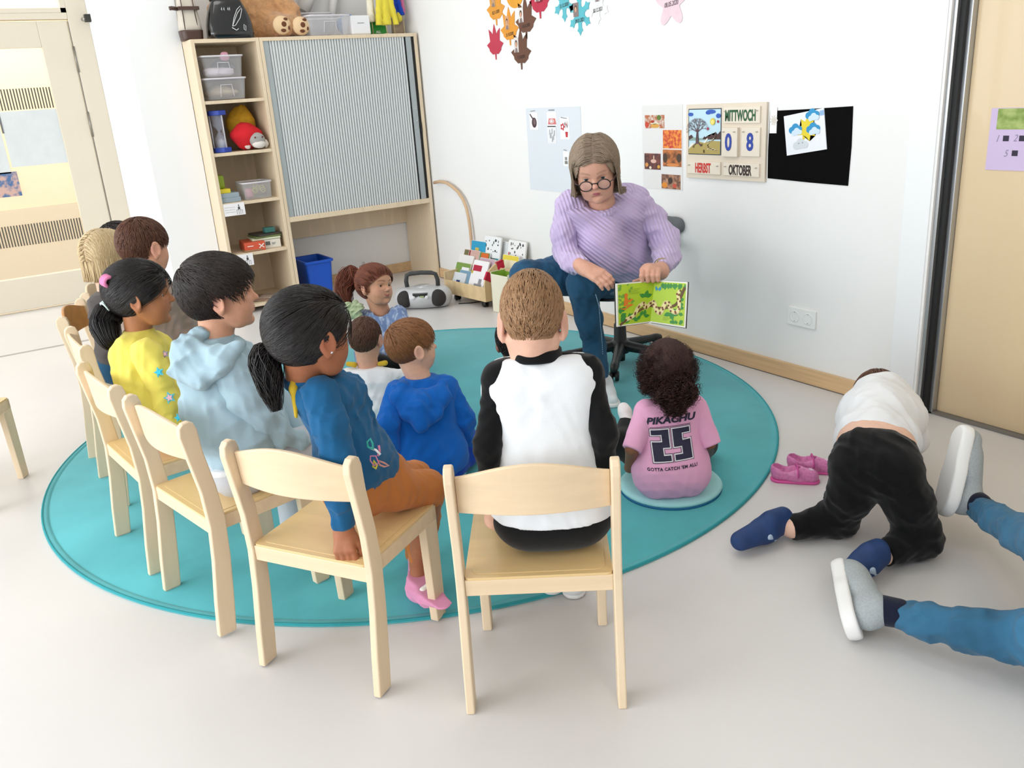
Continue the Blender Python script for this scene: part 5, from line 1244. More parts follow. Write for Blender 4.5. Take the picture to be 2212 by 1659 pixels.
s=Sdf(); s.cone(HL[0],HR[0],HL[1],HR[1],.03); s.chain([(HL[0],px(45,3.1)),K1],.03); s.chain([(HR[0],px(45,3.1)),K2,(atd(1085,985,3.35),.04)],.03); s.cone(q(880,1010,3.08,1)[0],q(975,1005,3.14,1)[0],px(30,3.1),px(34,3.1),.03); s.cut(Vector((0,0,.034)),Vector((0,0,-1)),.002); s.fold(.003,30,65)
sdf_obj('trousers',[(s,.006)],cloth('deep_blue_sweat','1442A8',.25),pT)
hair(ht,pT,hair_mat('hair_chestnut','9C6A42','6E4526',.45),'short',vol=.04,whorl=(-.05,-.36,.30),n=4600,length=.24,rad=.0011,seed=24,mess=.14,sideline=-.05,fwdline=.22,nape=-.40)
# ---------------------------------------------------------------- boy in the white shirt
pW=person('small boy with short brown hair in white shirt with mustard collar, seen from behind',atz(800,890,0))
hw=Head(atd(790,732,3.62),fdir(8,-10),Vector((0,0,1)),.185,wide=.94)
nk=q(795,790,3.65,22); S1=q(752,815,3.63,22); S2=q(838,815,3.65,20)
HL,HR=q(780,885,3.66,42),q(828,880,3.68,42)
f=hw.face(neck=nk); c=core([nk,((HL[0]+HR[0])/2,.09)],[S2,q(870,812,3.68,14),q(885,806,3.75,9)],[S1,q(735,870,3.6,16)],[HL,(atd(850,850,3.9),.05)])
sdf_obj('body',[(f,.0038),(c,.009)],SKIN,pW,hw.colour('E3AE93',brow='5A3A26'))
t=Sdf(); torso(t,q(768,828,3.64,28),q(820,825,3.65,28),q(780,880,3.66,38),q(825,878,3.68,38)); t.cone(nk[0],q(796,822,3.65,1)[0],nk[1]*1.1,px(30,3.65),.03); t.chain([S1,q(738,860,3.6,18),q(745,900,3.58,15)],.02); t.chain([S2,q(868,812,3.68,15),q(874,811,3.69,14)],.02); t.cut(nk[0],Vector((0,0,1))); t.fold(.004,30,71)
sdf_obj('shirt',[(t,.006)],MATS['white_jersey'],pW)
s=Sdf(); s.cone(HL[0],HR[0],HL[1],HR[1],.03); s.chain([(HL[0],px(34,3.66)),(atd(760,850,3.95),.055),(atd(830,850,4.0),.04)],.03); s.chain([(HR[0],px(34,3.66)),(atd(880,850,3.95),.055),(atd(830,850,4.05),.04)],.03); s.cut(Vector((0,0,.009)),Vector((0,0,-1)),.002)
sdf_obj('trousers',[(s,.007)],JEANL,pW)
for a,b in (((752,786),(766,788)),((820,786),(832,784))):
    s=Sdf(); s.cone(atd(*a,3.63),atd(*b,3.62),px(5,3.63),px(6,3.62)); o=sdf_obj('collar_piece',[(s,.0025)],MATS['mustard'],pW); o['label']='mustard collar piece'
hair(hw,pW,hair_mat('hair_brown_short','4C3024','6B4A36',.5),'short',vol=.035,whorl=(.1,-.2,.43),n=3800,length=.13,rad=.0013,seed=26,mess=.16,sideline=-.05,nape=-.42)
# ---------------------------------------------------------------- small girl on the floor, face towards us
pL=person('small girl with reddish brown hair in speckled blue dress, face in view',atz(820,745,0))
hl=Head(atd(812,617,4.42),fdir(128,6),Vector((.12,.20,1)),.205,wide=1.05)
nk=q(822,672,4.47,20); S1=q(790,690,4.5,22); S2=q(860,680,4.42,20)
HL,HR=q(805,745,4.55,36),q(850,742,4.5,34); E2=q(872,705,4.38,15)
f=hl.face(neck=nk); c=core([nk,((HL[0]+HR[0])/2,.09)],[S1,q(770,730,4.5,14)],[S2,E2,q(868,745,4.4,12)],[HL,(atd(800,790,4.2),.05)],[HR,(atd(880,775,4.25),.05)])
sdf_obj('body',[(f,.0028),(c,.008)],SKIN,pL,hl.colour('D9A080',lip='B5655E',brow='5A3322',browv=.7,smile=1.0)); hl.eyes(pL)
DR=mat('speckled_blue_dress','6E84AE',.9,col2='A9B8D2',vscale=60,stretch=(1,1,.35),bump=.3,bscale=300,sheen=.15,ramp=(.48,.62))
t=Sdf(); torso(t,q(802,702,4.49,25),q(848,697,4.45,24),q(808,745,4.52,34),q(848,742,4.48,32)); t.cone(nk[0],q(824,700,4.47,1)[0],nk[1]*1.25,px(28,4.47),.02); t.chain([S1,q(768,735,4.48,17)],.02); t.chain([(S2[0],S2[1]*1.05),(E2[0],px(17,4.38)),q(868,742,4.4,15)],.02)
t.chain([q(805,765,4.42,40),q(850,765,4.38,40)],.03); t.e=None
t.ell(hl.W(0,.12,-.62),(.045,.045,.04),.006,'s'); t.cut(nk[0]+Vector((0,0,.004)),Vector((0,0,1)),r=.062); t.cut(Vector((0,0,.009)),Vector((0,0,-1)),.002); t.fold(.004,30,81)
sdf_obj('dress',[(t,.0055)],DR,pL)
s=Sdf(); s.chain([(atd(800,775,4.35),.055),(atd(820,790,4.1),.05),(atd(860,790,4.15),.035)],.03); s.chain([(atd(860,770,4.3),.055),(atd(900,775,4.1),.05)],.03); s.cut(Vector((0,0,.009)),Vector((0,0,-1)),.002)
sdf_obj('tights',[(s,.007)],BLK,pL)
HRD=hair_mat('hair_red_brown','5E2C1C','8E4A2E',.45)
tp=atd(774,588,4.52)
hair(hl,pL,HRD,'short',vol=.085,tie=tp,n=4200,rad=.0013,seed=28,nape=-.40,fwdline=.17,sideline=-.22)
ponytail(pL,HRD,None,[atd(776,590,4.52),atd(752,600,4.5),atd(742,628,4.48),atd(752,658,4.46)],.062,.045,n=1100,rad=.0017,seed=29,spread=1.4,wave=.25)
curls(pL,HRD,[(tuple(hl.W(0,-.16,.20)),.082)],900,.0009,37,L=.03,name='loose_hair')
tie_ring(pL,tp,atd(752,592,4.5)-atd(780,588,4.5),.018,mat('peach_band','E9B0A8',.7),.006)
s=Sdf()
for (u,v,r) in ((752,662,11),(764,668,12),(778,664,10),(757,682,10),(772,680,12),(768,654,7)): s.ell(atd(u,v,4.42),(px(r,4.42),)*3,.006)
s.fold(.006,70,5); o=sdf_obj('scarf',[(s,.004)],cloth('sage_cotton','B7C7A0',.3),pL); o['label']='pale green crumpled cloth at the shoulder'
# ---------------------------------------------------------------- child hidden behind the raglan boy
pH=person('child hidden behind the boy in black and white shirt, only a dark head edge showing',atz(1100,860,0))
hx=Head(atd(1112,738,3.5),fdir(0,-8),Vector((0,0,1)),.19); nk=q(1114,795,3.55,20)
f=hx.face(neck=nk); c=core([nk,q(1116,860,3.55,55)]); sdf_obj('body',[(f,.0045),(c,.01)],SKIN,pH,hx.colour('7A4C36',brow='120C0A'))
t=Sdf(); torso(t,q(1098,825,3.54,25),q(1134,825,3.54,25),q(1102,880,3.56,36),q(1132,880,3.56,36)); t.chain([q(1092,825,3.54,20),q(1085,870,3.5,16)],.02); t.chain([q(1140,825,3.54,20),q(1150,870,3.5,16)],.02); t.cut(nk[0],Vector((0,0,1))); t.cut(Vector((0,0,.009)),Vector((0,0,-1)),.002)
sdf_obj('shirt',[(t,.007)],BLK,pH)
s=Sdf(); s.chain([q(1100,905,3.55,34),(atd(1080,885,3.72),.05),(atd(1120,885,3.78),.04)],.03); s.chain([q(1135,905,3.55,34),(atd(1160,885,3.72),.05),(atd(1120,885,3.80),.04)],.03); s.cut(Vector((0,0,.009)),Vector((0,0,-1)),.002); sdf_obj('trousers',[(s,.008)],JEAN,pH)
HD2=hair_mat('hair_near_black','1C100E','301C18',.55)
hair(hx,pH,HD2,'short',vol=.07,n=2600,length=.12,rad=.0016,seed=31,mess=.4,sideline=-.1)
# ---------------------------------------------------------------- crawling child
pR=person('child crawling on the floor in white sweatshirt, black trousers and blue slippers',atz(1900,1100,0))
# torso leans away and down towards the wall
HL,HR=q(1856,1010,2.50,56),q(1928,1022,2.44,56)
SH=q(1905,868,2.83,60); K1=qz(1810,1118,.055,42); K2=qz(1985,1160,.06,44); A1=qz(1712,1140,.045,19); A2=qz(1913,1196,.05,19)
hr=Head(atd(1895,868,2.98),Vector((-.45,.45,-1)),Vector((-.6,.6,.3)),.195)
f=hr.face(neck=(SH[0]+Vector((0,0,-.02)),.05)); c=core()
wst=q(1890,965,2.56,74)
c.chain([(SH[0],.06),(wst[0],px(70,2.56)*.93),((HL[0]+HR[0])/2,.05)],.02); c.cone(q(1862,962,2.57,1)[0],q(1925,972,2.53,1)[0],px(52,2.55),px(52,2.53),.03)
arms=[(q(1855,880,2.82,34),q(1835,950,2.80,26),(atz(1845,985,.05),.03)),(q(1955,885,2.76,34),q(1975,950,2.74,26),(atz(1965,990,.05),.03))]
for a in arms: c.chain([(p,r*.7) for p,r in a],.02)
c.chain([A1,qz(1690,1135,.045,17)],.01); c.chain([A2,qz(1893,1200,.05,17)],.01)
c.chain([(HL[0],.05),(K1[0],.04),(A1[0],.028)],.02); c.chain([(HR[0],.05),(K2[0],.04),(A2[0],.028)],.02)
hs=Sdf(); 
for i,a in enumerate(arms): hand(hs,Vector((a[2][0].x,a[2][0].y,.03)),-RGT*.2+FWD,Vector((0,0,1)),.12,curl=(.1,.1,.1,.15),left=(i==0))
sdf_obj('body',[(f,.004),(c,.006),(hs,.004)],SKIN,pR,hr.colour('EAC0AA',brow='6B4527'))
t=Sdf(); t.chain([(SH[0],px(66,2.83)),(q(1900,905,2.70,1)[0],px(74,2.70)),(q(1893,955,2.58,1)[0],px(75,2.58))],.04)
t.cone(q(1858,900,2.74,1)[0],q(1950,905,2.70,1)[0],px(48,2.74),px(48,2.70),.04); t.cone(q(1858,945,2.62,1)[0],q(1935,955,2.58,1)[0],px(50,2.6),px(50,2.58),.04)
t.chain([(arms[0][0][0],px(38,2.82)),(arms[0][1][0],px(28,2.8)),(Vector(arms[0][2][0])+Vector((0,0,.03)),.034)],.03); t.chain([(arms[1][0][0],px(38,2.76)),(arms[1][1][0],px(28,2.74)),(Vector(arms[1][2][0])+Vector((0,0,.03)),.034)],.03)
tc=q(1895,930,2.52,1)[0]; ax=(wst[0]-SH[0]).normalized()
t.cut(tc,ax,r=.28); t.fold(.0035,26,91)
sdf_obj('sweatshirt',[(t,.0055)],cloth('white_sweat','EDEFF2',.2),pR)
s=Sdf(); a0=q(1856,925,2.575,1); 
ring=[];
bm=bmesh.new()
cc=tc-ax*.008; xx=(RGT-RGT.dot(ax)*ax).normalized(); yy=ax.cross(xx)
cc=cc+ (-yy*0)
s=Sdf(); torso(s,HL,HR,q(1868,985,2.52,1) and (q(1866,982,2.53,1)[0],px(55,2.53)),(q(1922,995,2.48,1)[0],px(55,2.48)),.04)
s.chain([(HL[0],px(52,2.5)),(q(1840,1065,2.52,1)[0],px(48,2.52)),(K1[0],px(44,2.54)),(A1[0],px(27,2.56))],.025)
s.chain([(HR[0],px(54,2.44)),(q(1965,1090,2.42,1)[0],px(50,2.42)),(K2[0],px(47,2.41)),(A2[0],px(29,2.40))],.025)
s.cut(q(1890,960,2.52,1)[0],-(ax),r=.28); s.cut(Vector((0,0,.001)),Vector((0,0,-1)),.002); s.cut(qz(1706,1140,.045,1)[0],A1[0]-K1[0],r=.08); s.cut(qz(1907,1197,.05,1)[0],A2[0]-K2[0],r=.08); s.fold(.004,32,92)
sdf_obj('trousers',[(s,.0055)],BLK,pR)
SLB=mat('navy_slipper','1F3F74',.7,var=.2,vscale=20,bump=.3,bscale=300)
for (a,b,dz,lb) in (((1690,1128,.05),(1600,1168,.045),0,'left'),((1895,1200,.06),(1835,1235,.045),0,'right')):
    h_=atz(a[0],a[1],a[2]); t_=atz(b[0],b[1],b[2]); d_=(t_-h_)
    s=Sdf(); s.cone(h_,h_+d_*.45,.036,.038,.01); s.cone(h_+d_*.4,t_,.040,.030,.015); s.cone(h_+Vector((0,0,.02)),h_+d_*.3+Vector((0,0,.025)),.03,.03,.01); s.cut(Vector((0,0,.004)),Vector((0,0,-1)),.002)
    so=sdf_obj('slipper',[(s,.004)],SLB,pR)
    s=Sdf(); m_=h_+d_*.28; s.cone(m_+Vector((0,0,-.02))+RGT*0-FWD*.033,m_+d_*.15-FWD*.036+Vector((0,0,.0)),.009,.012,.004); sdf_obj('slipper_trim',[(s,.003)],mat('pale_trim','B9CBE0',.7),pR)
hair(hr,pR,hair_mat('hair_mid_brown','5A3A28','7A5440',.5),'short',vol=.06,n=2600,length=.2,rad=.0015,seed=33,sideline=-.1)
# ---------------------------------------------------------------- adult lying or sitting at the right edge: legs in jeans
pQ=person('adult cut by the right photo edge, jeans and grey slip-on shoes in view',atz(2200,1300,0))
a1=atz(1905,1318,.075); k1=atz(2260,1385,.13); a2=atz(2105,1085,.12); k2=atz(2330,1215,.30)
hipc=atz(2600,1380,.12)
hp1=hipc+RGT*0-FWD*.09; hp2=hipc+FWD*.09
c=Sdf(); c.chain([(a1,.026),(k1,.030),(hp1,.05)],.01); c.chain([(a2,.026),(atz(2160,1125,.15),.024),(atz(2212,1155,.19),.03),(k2,.030),(hp2,.05)],.01)
tb=hipc+Vector((.22,.15,.42)); c.chain([((hp1+hp2)/2,.10),(tb,.10)],.03)
hq=Head(tb+Vector((0,0,.27)),-RGT,Vector((0,0,1)),.225,child=False); f=hq.face(neck=(tb+Vector((0,0,.08)),.055))
sdf_obj('body',[(f,.005),(c,.01)],SKIN,pQ,hq.colour('D9A588',brow='4A3020'))
s=Sdf(); s.chain([(atz(1925,1322,.075),px(29,2.08)),(atz(1990,1340,.085),px(38,2.04)),(atz(2100,1362,.10),px(46,2.0)),(atz(2212,1378,.11),px(54,1.97)),(k1,.070),(hp1,.095)],.025)
s.cut(atz(1922,1320,.075),a1-k1,r=.15); s.cut(Vector((0,0,.001)),Vector((0,0,-1)),.002); s.fold(.0055,34,101)
s2=Sdf(); s2.chain([(atz(2118,1098,.12),px(30,2.5)),(atz(2160,1125,.15),px(33,2.44)),(atz(2212,1155,.19),px(40,2.38)),(k2,.068),(hp2,.095)],.025); s2.cone(hp1,hp2,.10,.10,.03); s2.cut(atz(2108,1092,.12),a2-k2,r=.15); s2.fold(.0055,34,102)
sdf_obj('jeans',[(s,.005),(s2,.0055)],JEANL,pQ)
# side seams and frayed hems
bm=bmesh.new(); seam=mat('seam_thread','7FB2CC',.8)
off=pQ.location
pts=[atz(2115,1080,.165),atz(2150,1112,.20),atz(2212,1150,.24)]
for i in range(26):
    t_=i/25; p=pts[0].lerp(pts[2],t_)+Vector((0,0,.012*math.sin(t_*3))); p2=p+(pts[2]-pts[0])*.018; tube(bm,[p-off-CZv*.012 if False else p-off,p2-off],.0016,4)
mesh_obj('seam',bm,seam,pQ) if False else bm.free()
bm=bmesh.new()
for i in range(34):
    t_=i/34; P0=atd(2118+96*t_,1093+70*t_-4*math.sin(t_*3),2.455-.10*t_); P1=atd(2118+96*(t_+.017),1093+70*(t_+.017)-4*math.sin(t_*3),2.455-.10*t_); tube(bm,[P0-off,P1-off],.0018,4)
mesh_obj('seam',bm,seam,pQ)
rs=random.Random(3); bm=bmesh.new()
for (cn,axv,R0) in ((atz(1922,1320,.075),(a1-k1).normalized(),px(29,2.08)),(atz(2110,1093,.12),(a2-k2).normalized(),px(30,2.5))):
    x,y=frame_of(axv)
    for i in range(70):
        a=rs.uniform(0,6.28); p=cn+(x*math.cos(a)+y*math.sin(a))*R0*.99; tube(bm,[p-off,p-off+axv*rs.uniform(.004,.012)+Vector((rs.uniform(-.003,.003),rs.uniform(-.003,.003),rs.uniform(-.003,.003)))],.0009,4)
fr=mesh_obj('frayed_hem',bm,mat('fray','CFE0EA',.9),pQ); fr['kind']='stuff'
SOCKN=cloth('navy_sock','151A2E',.3)
KNIT=mat('grey_knit_shoe','AEB5B8',.9,var=.15,vscale=200,bump=.6,bscale=350,spec=.15)
def shoe2(ank,toe_dir,sole_dir,L,lab):
    """slip-on: ankle point, direction to toe, direction towards the sole"""
    td=Vector(toe_dir).normalized(); sd_=Vector(sole_dir); sd_=(sd_-sd_.dot(td)*td).normalized()
    heel=ank-td*.045+sd_*.075; 
    s=Sdf(); s.cone(heel+td*.035-sd_*.035,ank+sd_*.02,.038,.040,.015); s.cone(ank+sd_*.025,heel+td*.17-sd_*.03,.041,.036,.02); s.cone(heel+td*.12-sd_*.02,heel+td*(L-.04)-sd_*.018,.041,.034,.02); s.cut(heel-sd_*.006,sd_,.003)
    so=sdf_obj('shoe',[(s,.0038)],KNIT,pQ); so['label']=lab
    s=Sdf(); s.cone(heel+td*.032-sd_*.002,heel+td*(L-.042),.046,.042,.01); s.cone(heel+td*.02+sd_*.0,heel+td*.1,.043,.046,.02); s.cut(heel-sd_*.014,-sd_,.004); s.cut(heel+sd_*.022,sd_,.005)
    sdf_obj('sole',[(s,.0038)],SOLEW,so if False else pQ)
shoe2(a1+Vector((0,0,.005)),atd(1828,1225,2.13)-a1*1.0 if False else (atd(1832,1222,2.24)-atd(1850,1305,2.12)),(atd(1790,1292,2.19)-atd(1880,1300,2.12)),.235,'grey knit slip-on shoe, lower of the pair')
shoe2(a2,(atd(2110,965,2.60)-atd(2075,1110,2.56)),(atd(2035,1060,2.56)-atd(2090,1065,2.56)),.26,'grey knit slip-on shoe, upper with sole to the left')
for a_,k_,d0 in ((a1,k1,.0),(a2,k2,.0)):
    s=Sdf(); v_=(k_-a_).normalized(); s.chain([(a_-v_*.012,.038),(a_+v_*.04,.036)],.01); sdf_obj('sock',[(s,.004)],SOCKN,pQ)
t=Sdf(); t.chain([((hp1+hp2)/2+Vector((.03,.02,.06)),.12),(tb,.115)],.04); t.cone(tb-FWD*.13,tb+FWD*.13,.06,.06,.04)
for s_ in (-1,1): t.chain([(tb+FWD*.17*s_,.055),(tb+FWD*.24*s_+Vector((.06,0,-.22)),.045),(tb+FWD*.2*s_+Vector((-.08,0,-.36)),.035)],.02)
t.cut(tb+Vector((0,0,.075)),Vector((0,0,1))); t.fold(.006,26,103); sdf_obj('jumper',[(t,.008)],cloth('grey_marl','8D9096',.2),pQ)
hair(hq,pQ,hair_mat('hair_mid_brown','5A3A28','7A5440',.5),'bob',vol=.09,n=2000,length=.7,rad=.002,seed=35,nape=-.5,sideline=-.4)
# ================================================================ SWIVEL CHAIR
GREY=mat('grey_upholstery','74777B',.8,bump=.3,bscale=400); 
sc=empty('swivel_chair',(-3.20,2.64,.0085)); tag(sc,'grey swivel chair with black star base, the reading woman sits on it','swivel chair')
so_=Vector(sc.location)
s=Sdf(); 
bmh=bmesh.new(); lathe(bmh,[(0,.055),(.045,.055),(.05,.075),(.045,.115),(.032,.12),(.030,.205),(0,.205)],20); mesh_obj('hub',bmh,BLACKP,sc,bevel=.002)
bmh=bmesh.new(); lathe(bmh,[(0,.01),(.022,.012),(.024,.055),(0,.055)],16); mesh_obj('hub_foot',bmh,BLACKP,sc)
bmh=bmesh.new(); lathe(bmh,[(0,.205),(.014,.205),(.014,.43),(0,.43)],16); mesh_obj('gas_column',bmh,CHROME,sc)
for k in range(5):
    a=math.radians(72*k+170); d_=Vector((math.cos(a),math.sin(a),0)); s=Sdf(); s.cone(d_*.03+Vector((0,0,.09)),d_*.28+Vector((0,0,.068)),.028,.017,.01); s.cone(d_*.26+Vector((0,0,.066)),d_*.30+Vector((0,0,.062)),.020,.018,.01)
    o=local_sdf('base_arm',s,.005,BLACKP,sc)
    bmh=bmesh.new(); c_=d_*.29; side=Vector((-d_.y,d_.x,0))
    for sg in (-1,1):
        m_=Matrix.Translation(c_+side*.014*sg+Vector((0,0,.0255)))@side.to_track_quat('Z','Y').to_matrix().to_4x4(); lathe(bmh,[(0,-.008),(.022,-.008),(.025,-.004),(.025,.004),(.022,.008),(0,.008)],16,mtx=m_)
    tube(bmh,[c_-side*.02+Vector((0,0,.0255)),c_+side*.02+Vector((0,0,.0255))],.006,8); tube(bmh,[c_+Vector((0,0,.03)),c_+Vector((0,0,.06))],.007,8)
    mesh_obj('caster',bmh,BLACKP,o)
s=Sdf(); sv=Vector((.16,-.16,0)); s.ell(sv+Vector((0,0,.462)),(.20,.20,.035),.01); s.cone(sv+Vector((.02,.08,.455)),Vector((.24,-.02,.455)),.045,.035,.03); s.cone(Vector((0,-.14,.455))+sv*.3,sv+Vector((-.05,-.10,.45)),.05,.035,.03)
local_sdf('seat',s,.007,mat('slate_blue_seat','5E7A90',.85,bump=.3,bscale=400),sc)
bmh=bmesh.new(); tube(bmh,[sv+Vector((.19*math.cos(t*math.pi/15),.19*math.sin(t*math.pi/15),.428)) for t in range(30)],.007,6,closed=True); tube(bmh,[Vector((0,0,.425)),sv+Vector((0,0,.425))],.03,8); mesh_obj('seat_frame',bmh,BLACKP,sc)
top=atd(1490,487,4.38)-so_
s=Sdf(); bl=atd(1425,478,4.30)-so_; s.cone(bl+Vector((-.25,-.16,.0)),bl,.03,.03,.01); s.chain([(bl,.036),(atd(1460,486,4.32)-so_,.036),(atd(1486,490,4.36)-so_,.028)],.02); s.chain([(atd(1450,490,4.34)-so_,.03),(atd(1440,520,4.38)-so_,.022),(Vector((.02,.20,.56)),.022)],.02)
local_sdf('back_pad',s,.005,GREY,sc)
bmh=bmesh.new(); tube(bmh,[Vector((.02,.02,.42)),Vector((.02,.17,.43)),Vector((.02,.21,.50)),Vector((.02,.20,.58))],.016,8); mesh_obj('back_stem',bmh,BLACKP,sc)
# ================================================================ THE READING WOMAN
pM=person('older woman with grey bob, glasses, lavender sweater and jeans, showing a picture book',(-3.0,2.45,0))
hm=Head(atd(1286,366,3.50),fdir(190,-20),Vector((0,0,1))-RGT*.09,.246,child=False,wide=.97)
nk=(atd(1300,436,3.60),.056)
S1=q(1232,445,3.62,34); S2=q(1372,440,3.70,36)
E1=q(1222,545,3.66,26); W1=q(1262,578,3.50,17); E2=q(1437,520,3.74,30); W2=q(1428,578,3.56,19)
HL,HR=q(1285,600,3.93,52),q(1350,600,3.98,52)
K1=q(1135,596,3.74,32); K2=q(1258,614,3.70,32)
A2=qz(1298,822,.10,19); A1=(Vector((K1[0].x-.12,K1[0].y+.02,.10)),.04)
f=hm.face(neck=nk)
for x in (-1,1): hm.e(f,(x*.20,.24,-.30),(.06,.05,.10),.05);
hm.cn(f,(-.05,.375,.07),(-.02,.375,.10),.006,.006,.015,'s')
c=core([nk,((S1[0]+S2[0])/2,.09),((HL[0]+HR[0])/2,.09)],[S1,E1,W1],[S2,E2,W2],[HL,K1,A1],[HR,K2,q(1272,690,3.78,29),q(1284,750,3.86,24),A2])
c.chain([W1,q(1258,580,3.5,15)],.01)
h1=Sdf(); w1=atd(1252,572,3.50); h1.cone(w1,w1+(atd(1262,580,3.48)-w1),px(15,3.5),px(16,3.48),.01)
hand(h1,atd(1262,579,3.475),(atd(1302,600,3.42)-atd(1262,579,3.475)),(Vector((0,0,1))-Vector(CZ)*.9-RGT*.1),.165,curl=(.45,.35,.30,.35),left=False,thumb=.30,spread=.05)
h2=Sdf(); w2=atd(1436,576,3.53); h2.cone(W2[0],w2,px(15,3.55),px(15,3.53),.01)
hand(h2,w2,(atd(1397,578,3.46)-w2),(Vector((0,0,1))-Vector(CZ)*.5),.165,curl=(1.0,1.05,1.05,1.0),left=False,thumb=.1,spread=.03)
# fingers wrap over the book's top edge
h2=Sdf(); h2.cone(W2[0],atd(1426,586,3.52),px(16,3.55),px(17,3.52),.012); h2.cone(atd(1426,586,3.52),atd(1400,586,3.47),px(17,3.52),px(18,3.47),.02)
for i,u in enumerate((1388,1400,1411.5,1422)):
    k1=atd(u,582+abs(1403-u)*.12,3.455); k2=atd(u-1.5,596,3.425); k3=atd(u-.5,607-abs(i-1.3)*.8,3.432)
    h2.cone(atd(1416+ (u-1405)*.55,588,3.49),k1,.0125,.0120,.012); h2.cone(k1,k2,.0118,.0108,.0035); h2.cone(k2,k3,.0108,.0095,.0035)
h2.chain([(atd(1395,592,3.50),.013),(atd(1384,606,3.50),.011),(atd(1370,609,3.49),.009)],.008)
sdf_obj('body',[(f,.0026),(c,.01),(h1,.0024),(h2,.0022)],SKIN,pM,hm.colour('DBA68F',lip='B0606A',brow='8C6E5E',flush='CF8078',browz=.07,browv=.55)); hm.eyes(pM,'4A5A60')
# nails
bm=bmesh.new(); 
LAV=mat('lavender_knit','CDB8E0',.9,var=.08,vscale=14,bump=.55,bscale=430,bkind='rib',bdist=.004,brot=tuple((RGT*.62+Vector((0,0,.78)))),sheen=.35,spec=.1)
LAV2=mat('lavender_knit_sleeve','CFBBE2',.9,var=.08,vscale=14,bump=.55,bscale=430,bkind='rib',bdist=.004,brot=tuple((RGT*.95+Vector((0,0,.25)))),sheen=.35,spec=.1)
t=Sdf(); torso(t,q(1262,455,3.64,44),q(1345,450,3.70,46),q(1258,545,3.80,50),q(1355,555,3.88,50),.06); t.cone(S1[0],S2[0],S1[1]*.95,S2[1]*.95,.04); t.cone(nk[0],atd(1305,460,3.66),nk[1]*1.15,px(50,3.66),.03)
t.cone(atd(1268,560,3.72),atd(1350,562,3.78),px(46,3.75),px(50,3.8),.05); t.cone(atd(1385,560,3.85),atd(1400,545,3.85),px(30,3.85),px(26,3.85),.05); t.cone(atd(1300,520,3.62),atd(1310,560,3.66),px(44,3.62),px(46,3.66),.05)
t.cut(hm.W(0,.02,-.62)+Vector((0,0,-.0)),Vector((0,0,1))-FWD*.45); t.ell(hm.W(0,.02,-.58),(.056,.056,.045),.012,'s'); t.fold(.008,16,201,dirv=(.2,.3,1))
sdf_obj('sweater',[(t,.006)],LAV,pM)
for (S,E_,W_,m1,m2,sd_) in ((S1,E1,W1,(1216,500,3.63,27),(1236,566,3.58,23),202),(S2,E2,W2,(1410,478,3.74,31),(1440,556,3.66,29),203)):
    s=Sdf(); s.chain([(S[0],S[1]*1.0),q(*m1),(E_[0],E_[1]*1.05),q(*m2),(W_[0],W_[1]*1.15)],.025); s.cut(W_[0]+(W_[0]-E_[0])*.03,W_[0]-E_[0]); s.fold(.007,26,sd_); sdf_obj('sleeve',[(s,.0055)],LAV2,pM)
collar(pM,nk[0]+Vector((0,0,-.022)),Vector((0,0,1))-FWD*.35,nk[1]*1.28,LAV2,-.012,.008)
s=Sdf(); s.cone(HL[0],HR[0],.105,.105,.05); s.chain([(HL[0],px(48,3.93)),(q(1200,596,3.82,40)),(K1[0],K1[1]*1.02),(K1[0].lerp(A1[0],.5),.062),(A1[0],.045)],.03)
s.chain([(HR[0],px(50,3.98)),q(1310,604,3.84,38),(K2[0],px(34,3.70)),q(1272,690,3.78,29),q(1284,750,3.86,24),(A2[0]+Vector((0,0,.01)),px(20,3.95))],.022)
s.cut(qz(1300,806,.12,1)[0],Vector((0,0,-1))+RGT*.1); s.cut(Vector((0,0,.49+.10)),Vector((0,0,1)),.02) if False else None; s.fold(.005,30,204)
sdf_obj('jeans',[(s,.006)],JEAN,pM)
bm=bmesh.new(); off=pM.location
sp=[(1290,636,3.64),(1297,660,3.66),(1300,700,3.72),(1304,740,3.79),(1306,790,3.86)]
for i in range(44):
    t_=i/44*4; k=int(t_); fr_=t_-k; a=sp[k]; b=sp[min(k+1,4)]; p=Vector([a[j]*(1-fr_)+b[j]*fr_ for j in range(3)])
    P0=atd(p[0]-3,p[1],p[2]-.02); P1=atd(p[0]-3,p[1]+2.2,p[2]-.018); tube(bm,[P0-off,P1-off],.0016,4)
mesh_obj('seam',bm,mat('seam_pale','A8C6DC',.8),pM)
p=qz(1302,852,.0085,1)[0]; s=Sdf(); s.chain([qz(1300,822,.10,14),(p+Vector((0,0,.05))+FWD*.02,.034)],.01); sdf_obj('sock',[(s,.004)],MATS['white_sock'],pM)
shoe_obj(pM,p+FWD*.05,p+fdir(178)*.19+RGT*.02,.042,mat('white_shoe','E8EDF0',.6),SOLEW,label='light grey white sneaker')
p=Vector((A1[0].x,A1[0].y,.0085)); shoe_obj(pM,p+FWD*.05,p+fdir(185)*.18,.042,MATS['white_shoe'],SOLEW)
hair(hm,pM,hair_mat('hair_ash_grey','A6937F','7C6856',.45),'bob',vol=.085,n=7500,length=.95,rad=.0013,seed=41,mess=.04,nape=-.5,part=-.03,endz=atd(1250,424,3.5).z,
     line=lambda q_: np.where(q_[...,1]>.10,q_[...,2]>.30+.0*q_[...,0]-np.clip(np.abs(q_[...,0])-.20,0,1)*2.4,np.where(q_[...,1]>-.02,q_[...,2]>-.15,q_[...,2]>-.45)))
